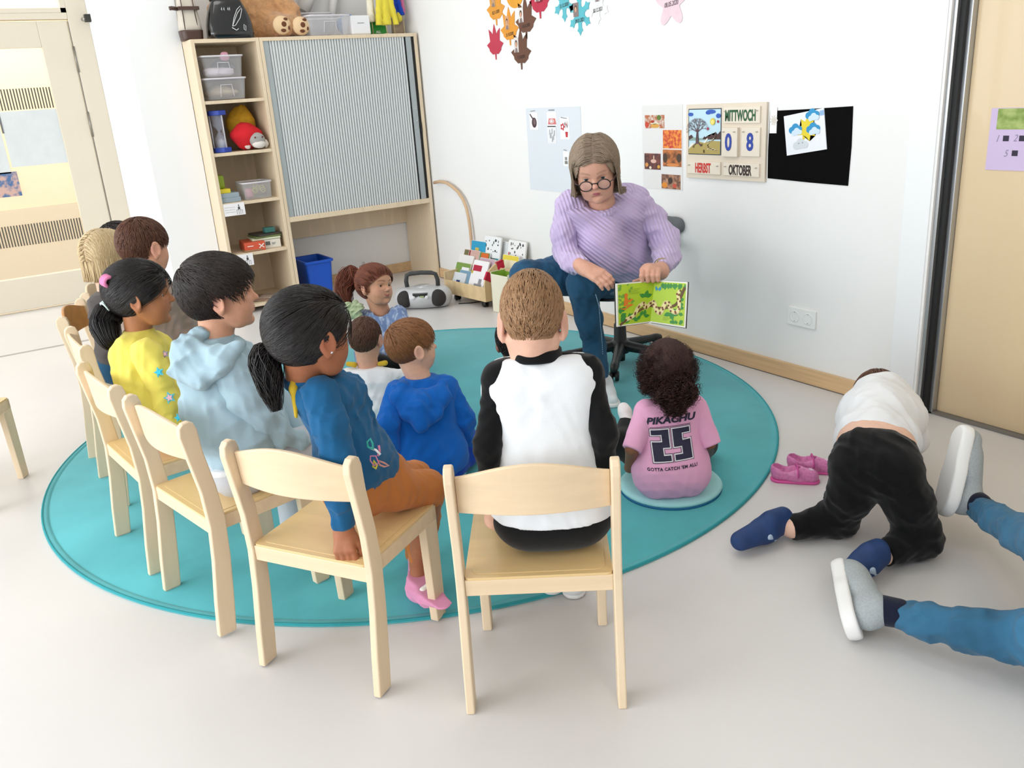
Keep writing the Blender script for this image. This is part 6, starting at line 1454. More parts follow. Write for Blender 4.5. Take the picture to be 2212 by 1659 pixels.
# glasses
gl=mat('tortoise_frame','2A1714',.25,coat=.5); off=pM.location
bm=bmesh.new(); gz=-.085
for x in (-1,1):
    pts=[hm.W(x*.155+.108*math.cos(a*math.pi/16),.415,gz+.088*math.sin(a*math.pi/16)) for a in range(32)]
    tube(bm,[p_-off for p_ in pts],.0026,6,closed=True)
    tube(bm,[hm.W(x*.262,.412,gz+.03)-off,hm.W(x*.33,.38,gz+.055)-off,hm.W(x*.375,.1,gz+.06)-off,hm.W(x*.385,-.04,gz+.04)-off],.0022,6)
tube(bm,[hm.W(-.05,.415,gz+.03)-off,hm.W(0,.44,gz+.045)-off,hm.W(.05,.415,gz+.03)-off],.0026,6)
gg=mesh_obj('glasses_frame',bm,gl,pM,smooth=True)
for x in (-1,1):
    bm=bmesh.new(); vs=[bm.verts.new(hm.W(x*.155+.106*math.cos(a*math.pi/16),.415,gz+.086*math.sin(a*math.pi/16))-off) for a in range(32)]; bm.faces.new(vs); 
    mesh_obj('lens',bm,mat('lens_glass','FFFFFF',.02,alpha=.10,spec=.6),gg)
    bm=bmesh.new(); uvsphere(bm,hm.W(x*.40,-.03,-.20)-off,.004,6); mesh_obj('earring',bm,CHROME,pM)
bm=bmesh.new(); wc=W2[0].lerp(w2,.35); ax=(w2-W2[0]).normalized(); x_,y_=frame_of(ax)
tube(bm,[wc+(x_*math.cos(a*math.pi/12)+y_*math.sin(a*math.pi/12))*px(18.5,3.55)-off for a in range(24)],.0045,6,closed=True,flat=1.5); mesh_obj('wristwatch',bm,mat('gold_steel','B8A48C',.25,metal=.9),pM)
# ================================================================ THE PICTURE BOOK
bk=empty('picture_book',atd(1405,655,3.44)); tag(bk,'open board picture book with a spotted snake on a branch, held up by the woman','book')
bo=Vector(bk.location)
ctl=[(1331,612.5,3.375),(1414,605.5,3.455),(1485,609.5,3.375)]; cbl=[(1333.5,706,3.375),(1404.5,696.5,3.455),(1480,708,3.375)]
Tl,Tc,Tr=[atd(*p) for p in ctl]; Bl,Bc,Br=[atd(*p) for p in cbl]
def PG(u,v,lift=0.0):
    """page coordinates: u 0..1 over both pages, v 0 bottom .. 1 top"""
    if u<=.535: t_=u/.535; a=Tl.lerp(Tc,t_); b=Bl.lerp(Bc,t_); n=(Tc-Tl).cross(Bl-Tl)
    else: t_=(u-.535)/.465; a=Tc.lerp(Tr,t_); b=Bc.lerp(Br,t_); n=(Tr-Tc).cross(Bc-Tc)
    n=n.normalized(); 
    if n.dot(Vector(CZ))>0: n=-n
    return b.lerp(a,v)+n*lift-bo
def pagegrid(bm,u0,u1,v0,v1,l,n=6,mm=5):
    g=[[bm.verts.new(PG(u0+(u1-u0)*i/n,v0+(v1-v0)*j/mm,l)) for j in range(mm+1)] for i in range(n+1)]
    for i in range(n):
        for j in range(mm): bm.faces.new((g[i][j],g[i+1][j],g[i+1][j+1],g[i][j+1]))
    return g
bm=bmesh.new()
for (u0,u1) in ((0,.535),(.5351,1)):
    A_=pagegrid(bm,u0,u1,0,1,0); B_=pagegrid(bm,u0,u1,0,1,-.007); n_,m_=6,5
    ea=[A_[i][0] for i in range(n_+1)]+[A_[n_][j] for j in range(1,m_+1)]+[A_[i][m_] for i in range(n_-1,-1,-1)]+[A_[0][j] for j in range(m_-1,0,-1)]
    eb=[B_[i][0] for i in range(n_+1)]+[B_[n_][j] for j in range(1,m_+1)]+[B_[i][m_] for i in range(n_-1,-1,-1)]+[B_[0][j] for j in range(m_-1,0,-1)]
    for i in range(len(ea)): j2=(i+1)%len(ea); bm.faces.new((ea[i],ea[j2],eb[j2],eb[i]))
bmesh.ops.recalc_face_normals(bm,faces=bm.faces[:])
mesh_obj('page_block',bm,mat('board_white','F1EFE6',.5),bk)
bm=bmesh.new()
for (u0,u1) in ((-.012,.535),(.536,1.008)):
    F_=[bm.verts.new(PG(cu,cv,-.0075)) for (cu,cv) in ((u0,-.01),(u1,-.01),(u1,1.01),(u0,1.01))]; B_=[bm.verts.new(PG(cu,cv,-.0105)) for (cu,cv) in ((u0,-.01),(u1,-.01),(u1,1.01),(u0,1.01))]
    bm.faces.new(F_); bm.faces.new(B_[::-1])
    for i in range(4): bm.faces.new((F_[i],B_[i],B_[(i+1)%4],F_[(i+1)%4]))
bmesh.ops.recalc_face_normals(bm,faces=bm.faces[:]); mesh_obj('cover',bm,mat('book_cover_dark','20231C',.4),bk)
def flat(name,polys,m,lift,par=None,P=PG):
    """polygons in page coordinates, printed as thin flat shapes"""
    bm=bmesh.new()
    for k_,pl in enumerate(polys):
        # split at the spine so that shapes follow both pages
        vs=[bm.verts.new(P(u,v,lift+.000012*k_)) for u,v in pl]
        try: bm.faces.new(vs)
        except Exception: pass
    for f in bm.faces: 
        f.normal_update()
    bmesh.ops.triangulate(bm,faces=bm.faces[:])
    return mesh_obj(name,bm,m,par or bk)
GRN=mat('page_lime','B4D42A',.4,var=.12,vscale=9); GRD=mat('leaf_green','2E8A34',.45); GRD2=mat('leaf_green_soft','6FA83A',.5)
bm=bmesh.new(); pagegrid(bm,.02,.5345,.03,.97,.0008); pagegrid(bm,.5355,.985,.03,.97,.0008); mesh_obj('page_background',bm,GRN,bk)
def leaf(cu,cv,L,w,a):
    a=math.radians(a); c_,s_=math.cos(a),math.sin(a); pts=[(0,0),(.35,.5),(.65,.42),(1,0),(.65,-.42),(.35,-.5)]
    return [(cu+(x*L*c_-y*w*s_)*.62,cv+(x*L*s_+y*w*c_)) for x,y in pts]
rs=random.Random(11); lv=[]
for i in range(9): lv.append(leaf(.66+.038*i,.955,.12+.05*rs.random(),.09,-90+rs.uniform(-30,30)))
for (cu,cv,an) in ((.42,.62,20),(.42,.62,75),(.42,.62,150),(.80,.28,-70),(.80,.28,-10),(.80,.28,40),(.80,.28,210)): lv.append(leaf(cu,cv,.17,.10,an))
for i in range(12): lv.append(leaf(.05+.035*i+rs.uniform(-.02,.02),.09+rs.uniform(-.03,.10),.15,.085,rs.uniform(0,180)))
for i in range(6): lv.append(leaf(.965,.15+.12*i,.10,.08,180+rs.uniform(-50,50)))
for i in range(5): lv.append(leaf(.8+.03*i,.05,.09,.07,90+rs.uniform(-50,50)))
for i in range(5): lv.append(leaf(.05,.1+.06*i,.16,.10,rs.uniform(20,110)))
lv=[[(min(max(u,.022),.983),min(max(v,.032),.963)) for u,v in l] for l in lv]
flat('leaf_print',lv,GRD,.0014)
lv=[]
for i in range(26): lv.append(leaf(.03+.22*rs.random()**2,.45+.5*rs.random(),.08,.05,rs.uniform(0,360)))
lv=[[(min(max(u,.022),.983),min(max(v,.032),.963)) for u,v in l] for l in lv]; flat('leaf_print',lv,GRD2,.0012)
def ribbon(pts,w,n=40):
    out=[]; P=[np.array(p) for p in pts]; T=np.linspace(0,len(P)-1,n); Q=[]
    for t_ in T:
        i=min(int(t_),len(P)-2); fr_=t_-i; p0=P[max(i-1,0)];p1=P[i];p2=P[i+1];p3=P[min(i+2,len(P)-1)]
        Q.append(.5*((2*p1)+(-p0+p2)*fr_+(2*p0-5*p1+4*p2-p3)*fr_**2+(-p0+3*p1-3*p2+p3)*fr_**3))
    Q=np.array(Q); 
    for i in range(n-1):
        d_=Q[i+1]-Q[i]; nn=np.array([-d_[1],d_[0]*2.6]); nn/=np.linalg.norm(nn)*1.0+1e-9; nn=nn*np.array([.62,1]); ww=w(i/(n-1)) if callable(w) else w
        out.append([tuple(Q[i]-nn*ww),tuple(Q[i+1]-nn*ww),tuple(Q[i+1]+nn*ww),tuple(Q[i]+nn*ww)])
    return out,Q
br_,_=ribbon([(.04,.03),(.14,.13),(.30,.28),(.40,.36),(.52,.40),(.62,.36),(.76,.40),(.88,.52),(.97,.88)],lambda t:.030,50)
flat('branch_print',br_,mat('branch_brown','6B4A2C',.6),.0016)
sn,Q=ribbon([(.13,.14),(.20,.17),(.27,.24),(.32,.40),(.40,.47),(.44,.36),(.50,.46),(.56,.48),(.60,.32),(.66,.24),(.69,.36),(.72,.50),(.77,.48),(.80,.36),(.87,.30),(.91,.42),(.90,.60),(.88,.72),(.91,.80)],lambda t:.046 if t<.8 else .036,110)
flat('snake_print',sn,mat('snake_cream','EFE0A4',.5),.0020)
sp_=[]
for i in range(2,len(Q)-2,3):
    c_=Q[i]; r_=.022; k=((i//3)%2)*2-1; c_=c_+np.array([.012*k,.018*k]); sp_.append([(c_[0]+.6*r_*math.cos(a*math.pi/3),c_[1]+r_*1.25*math.sin(a*math.pi/3)) for a in range(6)])
flat('snake_spot',sp_,mat('snake_brown','7A3F1E',.5),.0038)
flat('monkey_print',[[(.10,.44),(.16,.48),(.17,.58),(.15,.66),(.16,.72),(.13,.76),(.105,.72),(.115,.64),(.10,.55)],[(.15,.56),(.21,.62),(.24,.60),(.19,.53)],[(.14,.46),(.21,.50),(.24,.46),(.17,.43)],[(.03,.40),(.12,.41),(.19,.47),(.25,.47),(.18,.43),(.12,.37)]],mat('monkey_orange','E07A1E',.5),.0022)
flat('butterfly_print',[[(.60,.80),(.565,.87),(.56,.80),(.58,.75)],[(.60,.80),(.635,.87),(.645,.80),(.62,.75)]],mat('butterfly_blue','2F8FC0',.5),.0022)
ln=[]
for i in range(5): ln.append([(.17,.83-.028*i),(.17+.17-.02*(i%3),.84-.028*i),(.17+.17-.02*(i%3),.846-.028*i),(.17,.836-.028*i)])
for i in range(3): ln.append([(.70,.16-.03*i),(.80-.02*i,.155-.03*i),(.80-.02*i,.162-.03*i),(.70,.167-.03*i)])
flat('text_line_print',ln,mat('page_text','7E9A2E',.6),.0022)
# ================================================================ BOOK TROLLEY
TRW=mat('trolley_birch','E3C799',.45,var=.08,vscale=2,kind='wave',stretch=(2,8,8))
tr=empty('book_trolley',(-4.95,2.90,0),rz=0.10); tag(tr,'low wooden book trolley on castors by the right wall','book trolley')
def TB(name,m,x0,x1,y0,y1,z0,z1,b=.002): return boxobj(name,m,x0,x1,y0,y1,z0,z1,parent=tr,bevel=b)
TB('front_board',TRW,-.22,.225,-.175,-.163,.05,.145); TB('floor_board',TRW,-.22,.225,-.163,.12,.05,.062); TB('middle_board',TRW,-.22,.225,-.03,-.018,.062,.24)
TB('back_board',TRW,-.22,.50,.108,.12,.05,.265); TB('end_board',TRW,.488,.50,-.03,.108,.05,.265); TB('inner_front_board',TRW,.237,.488,-.042,-.03,.05,.255); TB('floor_board',TRW,.237,.488,-.03,.108,.05,.062); TB('end_board',TRW,-.232,-.22,-.175,.12,.05,.20)
pts=[(-.175,.05),(.0,.05),(.0,.30)]+[(-.175+.175*(1-math.cos(t*math.pi/20))*1.0,.15+.15*math.sin(t*math.pi/20)) for t in range(10,-1,-1)]
bm=bmesh.new(); prism(bm,pts,0,.225,.237); mesh_obj('curved_panel',bm,TRW,tr,bevel=.002)
RED=mat('red_ribbon','C4163E',.7)
bm=bmesh.new()
for t0 in (3.2,8.6):
    t=t0*math.pi/20; y=-.175+.175*(1-math.cos(t)); z=.15+.15*math.sin(t); 
    m_=Matrix.Translation((.231,y,z))@Matrix.Rotation(-(math.pi/2-t)*0+ (math.pi/2-t),4,'X'); box(bm,-.0085,.0085,-.028,.028,-.004,.0035,mtx=m_); box(bm,.0062,.0085,-.028,.028,-.05,0,mtx=m_)
    o=mesh_obj('ribbon',bm,RED,tr); bm=bmesh.new()
bm.free()
for (x,y) in ((-.15,-.13),(.17,-.13),(-.15,.08),(.44,.07)):
    bm=bmesh.new()
    for s_ in (-1,1): lathe(bm,[(0,-.006),(.019,-.006),(.022,0),(.019,.006),(0,.006)],16,mtx=Matrix.Translation((x,y+.011*s_,.0225))@Matrix.Rotation(math.pi/2,4,'X'))
    tube(bm,[(x,y-.014,.0225),(x,y+.014,.0225)],.005,6); box(bm,x-.008,x+.008,y-.004,y+.004,.022,.05); mesh_obj('castor',bm,BLACKP,tr)
TM=tr.matrix_basis.copy() if False else (Matrix.Translation((-4.95,2.90,0))@Matrix.Rotation(.10,4,'Z'))
def bookobj(c,x,y,z,w_,h_,lean,label,spec=(),th=.010,rz=0.0,edge='F0EEE8'):
    """book standing in the trolley: w along x, leaning back"""
    w_*=1.12; h_*=1.2; x-=.045+(.03 if y>-.03 else 0)
    r=empty('childrens_book'); r.matrix_world=TM@Matrix.Translation((x,y,z))@Matrix.Rotation(rz,4,'Z')@Matrix.Rotation(-lean,4,'X'); tag(r,label,'book','books in the wooden trolley')
    bm=bmesh.new(); prism(bm,rrect(w_,h_,.008,3,0,h_/2),1,0,th); mesh_obj('block',bm,mat('edge'+edge,edge,.6),r)
    bm=bmesh.new(); prism(bm,rrect(w_-.004,h_-.004,.007,3,0,h_/2),1,-.0012,-.0002); mesh_obj('front_cover',bm,mat('cov'+c,c,.4),r)
    cols={}
    for (cc,x0,x1,z0,z1) in spec: cols.setdefault(cc,[]).append((x0,x1,z0,z1))
    for cc,L_ in cols.items():
        bm=bmesh.new()
        for (x0,x1,z0,z1) in L_: box(bm,(x0-.5)*w_,(x1-.5)*w_,-.0022-.0003*len(cols),-.001,z0*h_,z1*h_)
        mesh_obj('cover_print',bm,mat('print'+cc,cc,.5),r)
    return r
rs=random.Random(5)
ink=lambda n,x0,x1,z0,z1:[('33343A',a,a+rs.uniform(.02,.07),b,b+rs.uniform(.01,.05)) for a,b in [(rs.uniform(x0,x1),rs.uniform(z0,z1)) for _ in range(n)]]
bookobj('F4F1F4',.115,-.158,.063,.15,.205,.42,'white tractor book with red title band in front row of trolley',[('B3193C',.08,.62,.70,.86),('8E9096',.38,.85,.22,.36),('8E9096',.62,.80,.36,.50),('8E9096',.3,.5,.12,.22),('C8B020',.03,.12,.62,.70),('C97A7A',.1,.9,.03,.08)])
bookobj('C4A7B4',.14,-.128,.063,.15,.215,.40,'pale mauve book behind the tractor book in trolley',[('9C7F90',.3,.9,.1,.5)])
bookobj('DFE6EE',-.10,-.15,.063,.13,.115,.45,'small pale blue and white book at the left of front row',[('27407A',.35,.62,.45,.62),('D8A07A',.1,.8,.05,.15)])
bookobj('7DA2BC',-.05,-.138,.063,.13,.13,.42,'light blue book behind the small one in front row',[])
bookobj('7D9B4C',-.12,-.118,.063,.15,.165,.40,'green book in the left front row of trolley',[('F0F0F0',.45,.95,.75,.85)])
bookobj('E9E6E4',-.13,-.095,.063,.15,.205,.38,'white edged book behind the green one in trolley',[('2A2A2A',.3,.6,.4,.6)])
bookobj('CDA79C',-.10,-.075,.063,.16,.235,.36,'brown red book at the far left of trolley',[('8E2B2B',.35,.42,.5,.98),('6E6A45',.05,.3,.6,.98)])
bookobj('3E8C3A',.01,-.05,.063,.15,.225,.30,'green and orange topped book in middle of trolley',[('D8682C',.45,.95,.85,.98)])
bookobj('2F9CC4',-.03,-.008,.063,.15,.275,.20,'blue seaside picture book standing in back row',[('C9B25A',.3,.55,.72,.86),('E9F2F4',.75,.95,.5,.65),('1C7FA8',.1,.9,.2,.45)])
bookobj('EFF1F3',.12,-.005,.063,.165,.31,.20,'large white board book with black sketches in back row',ink(16,.08,.85,.70,.93)+[('6F7B80',.1,.75,.48,.62),('5B5A4A',.1,.8,.33,.47),('2F93A6',.62,.92,.30,.62)])
bookobj('D9DCDE',.235,.03,.063,.14,.285,.20,'pale grey book with small bird between the white books',[('B7A83C',.3,.5,.55,.62),('8CA05A',.1,.9,.02,.14)])
bookobj('F2F1F0',.345,.02,.063,.165,.30,.22,'white book full of tiny black figures, right of back row',ink(26,.12,.85,.55,.93)+[('C43A3A',.06,.11,.7,.78)])
bookobj('E7D34A',.335,-.012,.063,.15,.225,.20,'yellow framed book before the white one at right',[('EDE8C8',.12,.88,.3,.88),('5A9C8A',.3,.6,.3,.4)])
bookobj('EFE3E0',.13,-.035,.063,.15,.19,.22,'white book with red flower sketches in middle row',[('C8323C',a,a+.06,b,b+.08) for a,b in ((.15,.7),(.35,.78),(.5,.66),(.7,.75),(.8,.62),(.25,.6))]+[('D94A6A',.1,.95,.45,.55)])
bookobj('3A2028',.17,-.060,.063,.13,.15,.28,'dark maroon book low in middle row',[('EDEDED',.05,.95,.93,.99)])
# cream box with green lining in front of the back section
gbx=empty('cream_box'); gbx.matrix_world=TM@Matrix.Translation((.40,-.115,0)); tag(gbx,'cream box with lime green inside beside the trolley','box')
bm=bmesh.new(); CRB=mat('cream_board','EEE9D2',.6); LIM=mat('lime_lining','8DB43A',.6,var=.2,vscale=20)
for a in ((-.09,-.086,-.06,.06),(.086,.09,-.06,.06)): box(bm,*a,.0,.262)
for a in ((-.09,.09,-.06,-.056),(-.09,.09,.056,.06)): box(bm,*a,.0,.25)
box(bm,-.09,.09,-.06,.06,0,.004); mesh_obj('outside',bm,CRB,gbx)
bm=bmesh.new()
for a in ((-.0858,-.084,-.0558,.0558),(.084,.0858,-.0558,.0558)): box(bm,*a,.0045,.26)
for a in ((-.084,.084,-.0558,-.054),(-.084,.084,.054,.0558)): box(bm,*a,.0045,.249)
box(bm,-.084,.084,-.054,.054,.0045,.19); mesh_obj('lining',bm,LIM,gbx)
# bent wood arch between cabinet and trolley
bm=bmesh.new(); arc=[(-5.80,.735),(-5.72,.748),(-5.62,.745),(-5.54,.725),(-5.45,.688),(-5.385,.64),(-5.345,.58),(-5.325,.51),(-5.315,.42),(-5.312,.32),(-5.315,.2),(-5.32,.004)]
tube(bm,[(x,3.03,z) for x,z in arc],.0115,10); o=mesh_obj('wooden_arch',bm,mat('bent_beech','D2B08C',.5),smooth=True); tag(o,'thin bent beech arch between the cabinet and book trolley','arch')
# ================================================================ PORTABLE CD RADIO
rd=empty('portable_radio',(-5.10,2.50,.001),rz=math.radians(52)); tag(rd,'silver portable CD radio with black handle on the floor','radio')
SIL=mat('silver_plastic','C6C7C9',.35,metal=.15); DKG=mat('speaker_mesh','2E2A29',.8,bump=.6,bscale=900)
s=Sdf()
class _R: location=(0,0,0)
s.ell((0,0,.075),(.185,.115,.085),.03); s.cone((-.12,0,.065),(.12,0,.065),.075,.075,.03); s.cut((0,0,.004),(0,0,-1)); s.cut((0,0,.142),(0,0,1),.02)
local_sdf('body',s,.004,SIL,rd)
for x in (-1,1):
    s2=Sdf(); s2.ell((x*.115,-.055,.072),(.052,.055,.056),.01); s2.cut((x*.115,-.04,.0),(0,1,0))
    s2b=Sdf(); s2b.ell((x*.112,-.066,.072),(.055,.052,.058),.01); local_sdf('speaker',s2b,.004,DKG,rd)
bm=bmesh.new(); prism(bm,[(-.052,.118),(.052,.118),(.046,.085),(.028,.062),(-.028,.062),(-.046,.085)],1,-.112,-.075); o=mesh_obj('control_panel',bm,mat('gloss_black_panel','101012',.2,coat=.4),rd,bevel=.004)
bm=bmesh.new(); box(bm,-.002,.026,-.1135,-.111,.085,.100); mesh_obj('display',bm,mat('lcd_green','9FB07A',.4),o)
for i,x in enumerate((-.03,-.02,-.01)):
    bm=bmesh.new(); box(bm,x-.003,x+.003,-.1135,-.111,.085+.004*i,.092+.004*i); mesh_obj('button',bm,SIL,o)
for x in (-.045,.045):
    bm=bmesh.new(); lathe(bm,[(.014,0),(.013,.008),(0,.009)],16,mtx=Matrix.Translation((x,-.108,.088))@Matrix.Rotation(math.pi/2,4,'X')); mesh_obj('dial',bm,mat('pale_dial','D9DADC',.3),rd)
bm=bmesh.new(); tube(bm,[(-.105,.01,.125),(-.108,.0,.18),(-.098,-.005,.222),(-.07,-.006,.232),(0,-.006,.236),(.07,-.006,.232),(.098,-.005,.222),(.108,0,.18),(.105,.01,.125)],.0115,10,flat=1.3); mesh_obj('handle',bm,mat('handle_grey','3B3B3A',.55),rd,smooth=True)
bm=bmesh.new(); lathe(bm,[(.055,0),(.055,.006),(0,.010)],24,c=(0,.01,.138)); mesh_obj('cd_lid',bm,mat('lid_silver','C6C7CA',.25,metal=.4),rd)
bm=bmesh.new(); tube(bm,[(-4.98,2.70,.004),(-4.93,2.77,.004),(-4.90,2.9,.004),(-4.95,3.0,.004)],.0035,6); o=mesh_obj('power_cord',bm,BLACKP,rd); o.matrix_parent_inverse=(Matrix.Translation((-5.10,2.50,.001))@Matrix.Rotation(math.radians(52),4,'Z')).inverted()
# ================================================================ BLUE BIN
bn_=empty('blue_bin',(-6.08,2.10,0.001),rz=math.radians(0)); tag(bn_,'bright blue plastic bin with turned rim under the roller cabinet','bin')
BLU=mat('bin_blue','1457C8',.4)
bm=bmesh.new(); w0,w1,d0,d1,h_=.165,.20,.26,.30,.275
def rect(w_,d_): return rrect(d_,w_,.02,3)
A=[bm.verts.new((x,y,0)) for x,y in rect(w0,d0)]; B=[bm.verts.new((x,y,h_-(.018 if abs(y)<.05 else 0))) for x,y in rect(w1,d1)]; Ai=[bm.verts.new((x*.95,y*.95,.004)) for x,y in rect(w0,d0)]; Bi=[bm.verts.new((x*.965,y*.955,h_-(.018 if abs(y)<.05 else 0))) for x,y in rect(w1,d1)]
n=len(A)
for i in range(n):
    j=(i+1)%n; bm.faces.new((A[i],A[j],B[j],B[i])); bm.faces.new((Bi[i],Bi[j],Ai[j],Ai[i])); bm.faces.new((B[i],B[j],Bi[j],Bi[i]))
bm.faces.new(A[::-1]); bm.faces.new(Ai); mesh_obj('tub',bm,BLU,bn_)
bm=bmesh.new(); 
O=[(x*1.07,y*1.10) for x,y in rect(w1,d1)]; I=rect(w1,d1)
for zz in (0,): pass
o1=[bm.verts.new((x,y,h_+.002)) for x,y in O]; i1=[bm.verts.new((x*.97,y*.96,h_+.002)) for x,y in I]; o0=[bm.verts.new((x,y,h_-.014)) for x,y in O]
for i in range(n):
    j=(i+1)%n; bm.faces.new((o1[i],i1[i],i1[j],o1[j])); bm.faces.new((o0[i],o1[i],o1[j],o0[j]))
bmesh.ops.recalc_face_normals(bm,faces=bm.faces[:]); mesh_obj('rim',bm,BLU,bn_)
# ================================================================ TEDDY BEAR and things on the cabinet
td=empty('teddy_bear',(-6.12,1.97,ZT+.001)); tag(td,'huge tan teddy bear sitting on the cabinet top, head out of view','teddy bear')
FUR=mat('tan_fur','D6A272',.95,var=.25,vscale=25,bump=1.0,bscale=130,sheen=.5,spec=.1,bdist=.006)
tdl=Vector(td.location)
s=Sdf(); s.ell(tdl+Vector((-.06,0.01,.18)),(.12,.19,.2),.03); s.ell(tdl+Vector((0,-.02,.50)),(.13,.16,.14),.04)
s.chain([(tdl+Vector((.0,.08,.09)),.09),(tdl+Vector((.12,.14,.075)),.07)],.04); s.chain([(tdl+Vector((.0,.14,.10)),.09),(tdl+Vector((.11,.25,.07)),.065)],.04)
s.chain([(tdl+Vector((0,-.13,.3)),.07),(tdl+Vector((.06,-.27,.17)),.065)],.04); s.chain([(tdl+Vector((0,.13,.3)),.075),(tdl+Vector((.05,.24,.17)),.06)],.04); s.fold(.006,30,300)
s.cut(tdl+Vector((0,0,.001)),Vector((0,0,-1)),.002)
sdf_obj('body',[(s,.008)],FUR,td)
PAD=mat('cream_paw','E8C9A0',.9,bump=.3,bscale=200); SPOT=mat('brown_spot','6A3D22',.8)
for (y,z,seed) in ((.115,.075,0),(.245,.068,1)):
    c_=tdl+Vector((.165,y,z)); s=Sdf(); s.ell(c_,(.028,.062,.06),.01); s.cut(tdl+Vector((0,0,.001)),Vector((0,0,-1)),.002); o=sdf_obj('paw',[(s,.005)],PAD,td)
    for (dy,dz,r1,r2) in ((.005,.005,.017,.017),(-.002,-.033,.018,.012),(.022,.036,.015,.010),(.038,-.018,.008,.012)):
        if z+dz<.012: continue
        bm=bmesh.new(); uvsphere(bm,c_+Vector((.028-((dy/.062)**2+(dz/.06)**2)*.014,dy,dz))-tdl,1,8,sc=(.004,r1,r2)); mesh_obj('pad_spot',bm,SPOT,o,smooth=True)
bb1=clearbox(-6.02,2.40,ZT+.001,.26,.30,.13,'large empty clear plastic box on the cabinet top','clear boxes on the cabinet top'); 
bb2=clearbox(-6.18,2.42,ZT+.001,.16,.34,.17,'clear plastic box standing behind the large empty one','clear boxes on the cabinet top',handle=False)
bb2.location=(-6.24,2.36,ZT+.001)
wb=stackbox('white_box',mat('white_gloss_plastic','F1F1F3',.35),-6.0,2.635,ZT+.001,.17,.145,.125,'white plastic box with slot handle on the cabinet top','box',bevel=.01)
bm=bmesh.new(); box(bm,.0852,.0862,-.025,.025,.072,.077); mesh_obj('slot',bm,mat('slot_grey','9A9A9C',.6),wb)
bm=bmesh.new(); uvsphere(bm,(0,0,0),.075,10); o=mesh_obj('blue_ball',bm,mat('ball_blue','1683D0',.4),smooth=True,loc=(-6.165,2.64,ZT+.086)); tag(o,'bright blue ball behind the white box on the cabinet top','ball')
# white rolled papers / stand leaning behind
bm=bmesh.new(); tube(bm,[(-6.28,2.36,ZT+.19),(-6.29,2.50,ZT+.42)],.05,14); o=mesh_obj('paper_roll',bm,mat('paper_roll_white','E6E3DF',.8)); tag(o,'fat white paper roll leaning on the wall above the boxes','paper roll','paper rolls on the cabinet')
bm=bmesh.new(); tube(bm,[(-6.30,2.55,ZT+.01),(-6.31,2.66,ZT+.42)],.028,14); o=mesh_obj('paper_roll',bm,MATS['paper_roll_white']); tag(o,'slim white paper roll leaning behind the white box','paper roll','paper rolls on the cabinet')
gbag=empty('green_bag',(-6.03,2.80,ZT+.001)); tag(gbag,'small green bag with grommet on the cabinet top','bag')
bm=bmesh.new(); bagshape(bm,0,.10,.17,.12,.07,.03); mesh_obj('body',bm,mat('green_vinyl','2F9A3C',.4),gbag)
bm=bmesh.new(); lathe(bm,[(.008,0),(.012,.002),(.012,.004),(.008,.006),(.008,0)],14,mtx=Matrix.Translation((.024,.0,.075))@Matrix.Rotation(math.pi/2,4,'Y')); mesh_obj('grommet',bm,CHROME,gbag)
bm=bmesh.new(); text_bm(bm,'ALL',.022,Matrix.Translation((.0345,.0,.02))@Matrix.Rotation(math.pi/2,4,'Z')@Matrix.Rotation(math.pi/2,4,'X'),ext=.0006,bold=.0006); mesh_obj('lettering',bm,mat('white_print2','F0F0EC',.5),gbag)
# puppets / cloth figures hanging on sticks at the right end
def puppet(y,z0,z1,w_,c,label,x=-5.99,c2=None,arm=True,seed=1):
    r=empty('hand_puppet',(x,y,ZT+.001)); tag(r,label,'puppet','puppets on sticks on the cabinet')
    bm=bmesh.new(); tube(bm,[(0,0,0),(0,.0,z0+.06)],.0035,6); tube(bm,[(0,0,0),(0,0,.006)],.02,12); mesh_obj('stick',bm,mat('stick_wood','D8C39A',.6),r)
    s=Sdf(); s.cone((0,0,z0+.02),(0,.0,z1),w_*.55,w_*.42,.01)
    if arm: s.cone((.01,-w_*.5,z1-.02),(.015,-w_*.9,z0-.02),.022,.024,.01); s.cone((.01,w_*.5,z1-.02),(.015,w_*.95,z0-.0),.022,.024,.01)
    s.cut((0,0,z0),(0,0,-1)); s.fold(.004,40,seed); local_sdf('costume',s,.005,cloth('pup'+c,c,.2),r)
    s=Sdf(); s.ell((0,0,z1+.05),(.04,.04,.048),.01); local_sdf('head',s,.006,mat('puppet_skin','E8BFA0',.8),r)
    if c2:
        s=Sdf(); s.cone((.01,w_*.5,z0+.002),(.012,w_*.6,z0-.02),.024,.026,.01); local_sdf('cuff',s,.005,cloth('pup'+c2,c2,.2),r)
    return r
puppet(2.755,.085,.26,.055,'F3EBD6','white and yellow puppet dress beside the white box',seed=2,arm=False)
puppet(2.845,.06,.27,.075,'E9D84C','yellow puppet costume with long hanging sleeves above the green bag',x=-5.95,seed=3)
puppet(2.925,.125,.27,.062,'1E48B4','dark blue puppet costume at the right cabinet end',seed=4,c2='E9D84C')
puppet(3.01,.13,.27,.038,'E07AA6','pink puppet costume at the corner by the wall',x=-6.0,seed=5,arm=False)
bm=bmesh.new(); bagshape(bm,0,.115,.09,.085,.05,.04); o=mesh_obj('beige_bag',bm,mat('taupe_sack','B9A58C',.9,var=.15,vscale=40),loc=(-6.06,2.985,ZT+.001)); tag(o,'beige fabric sack behind puppet sticks at the cabinet corner','sack')
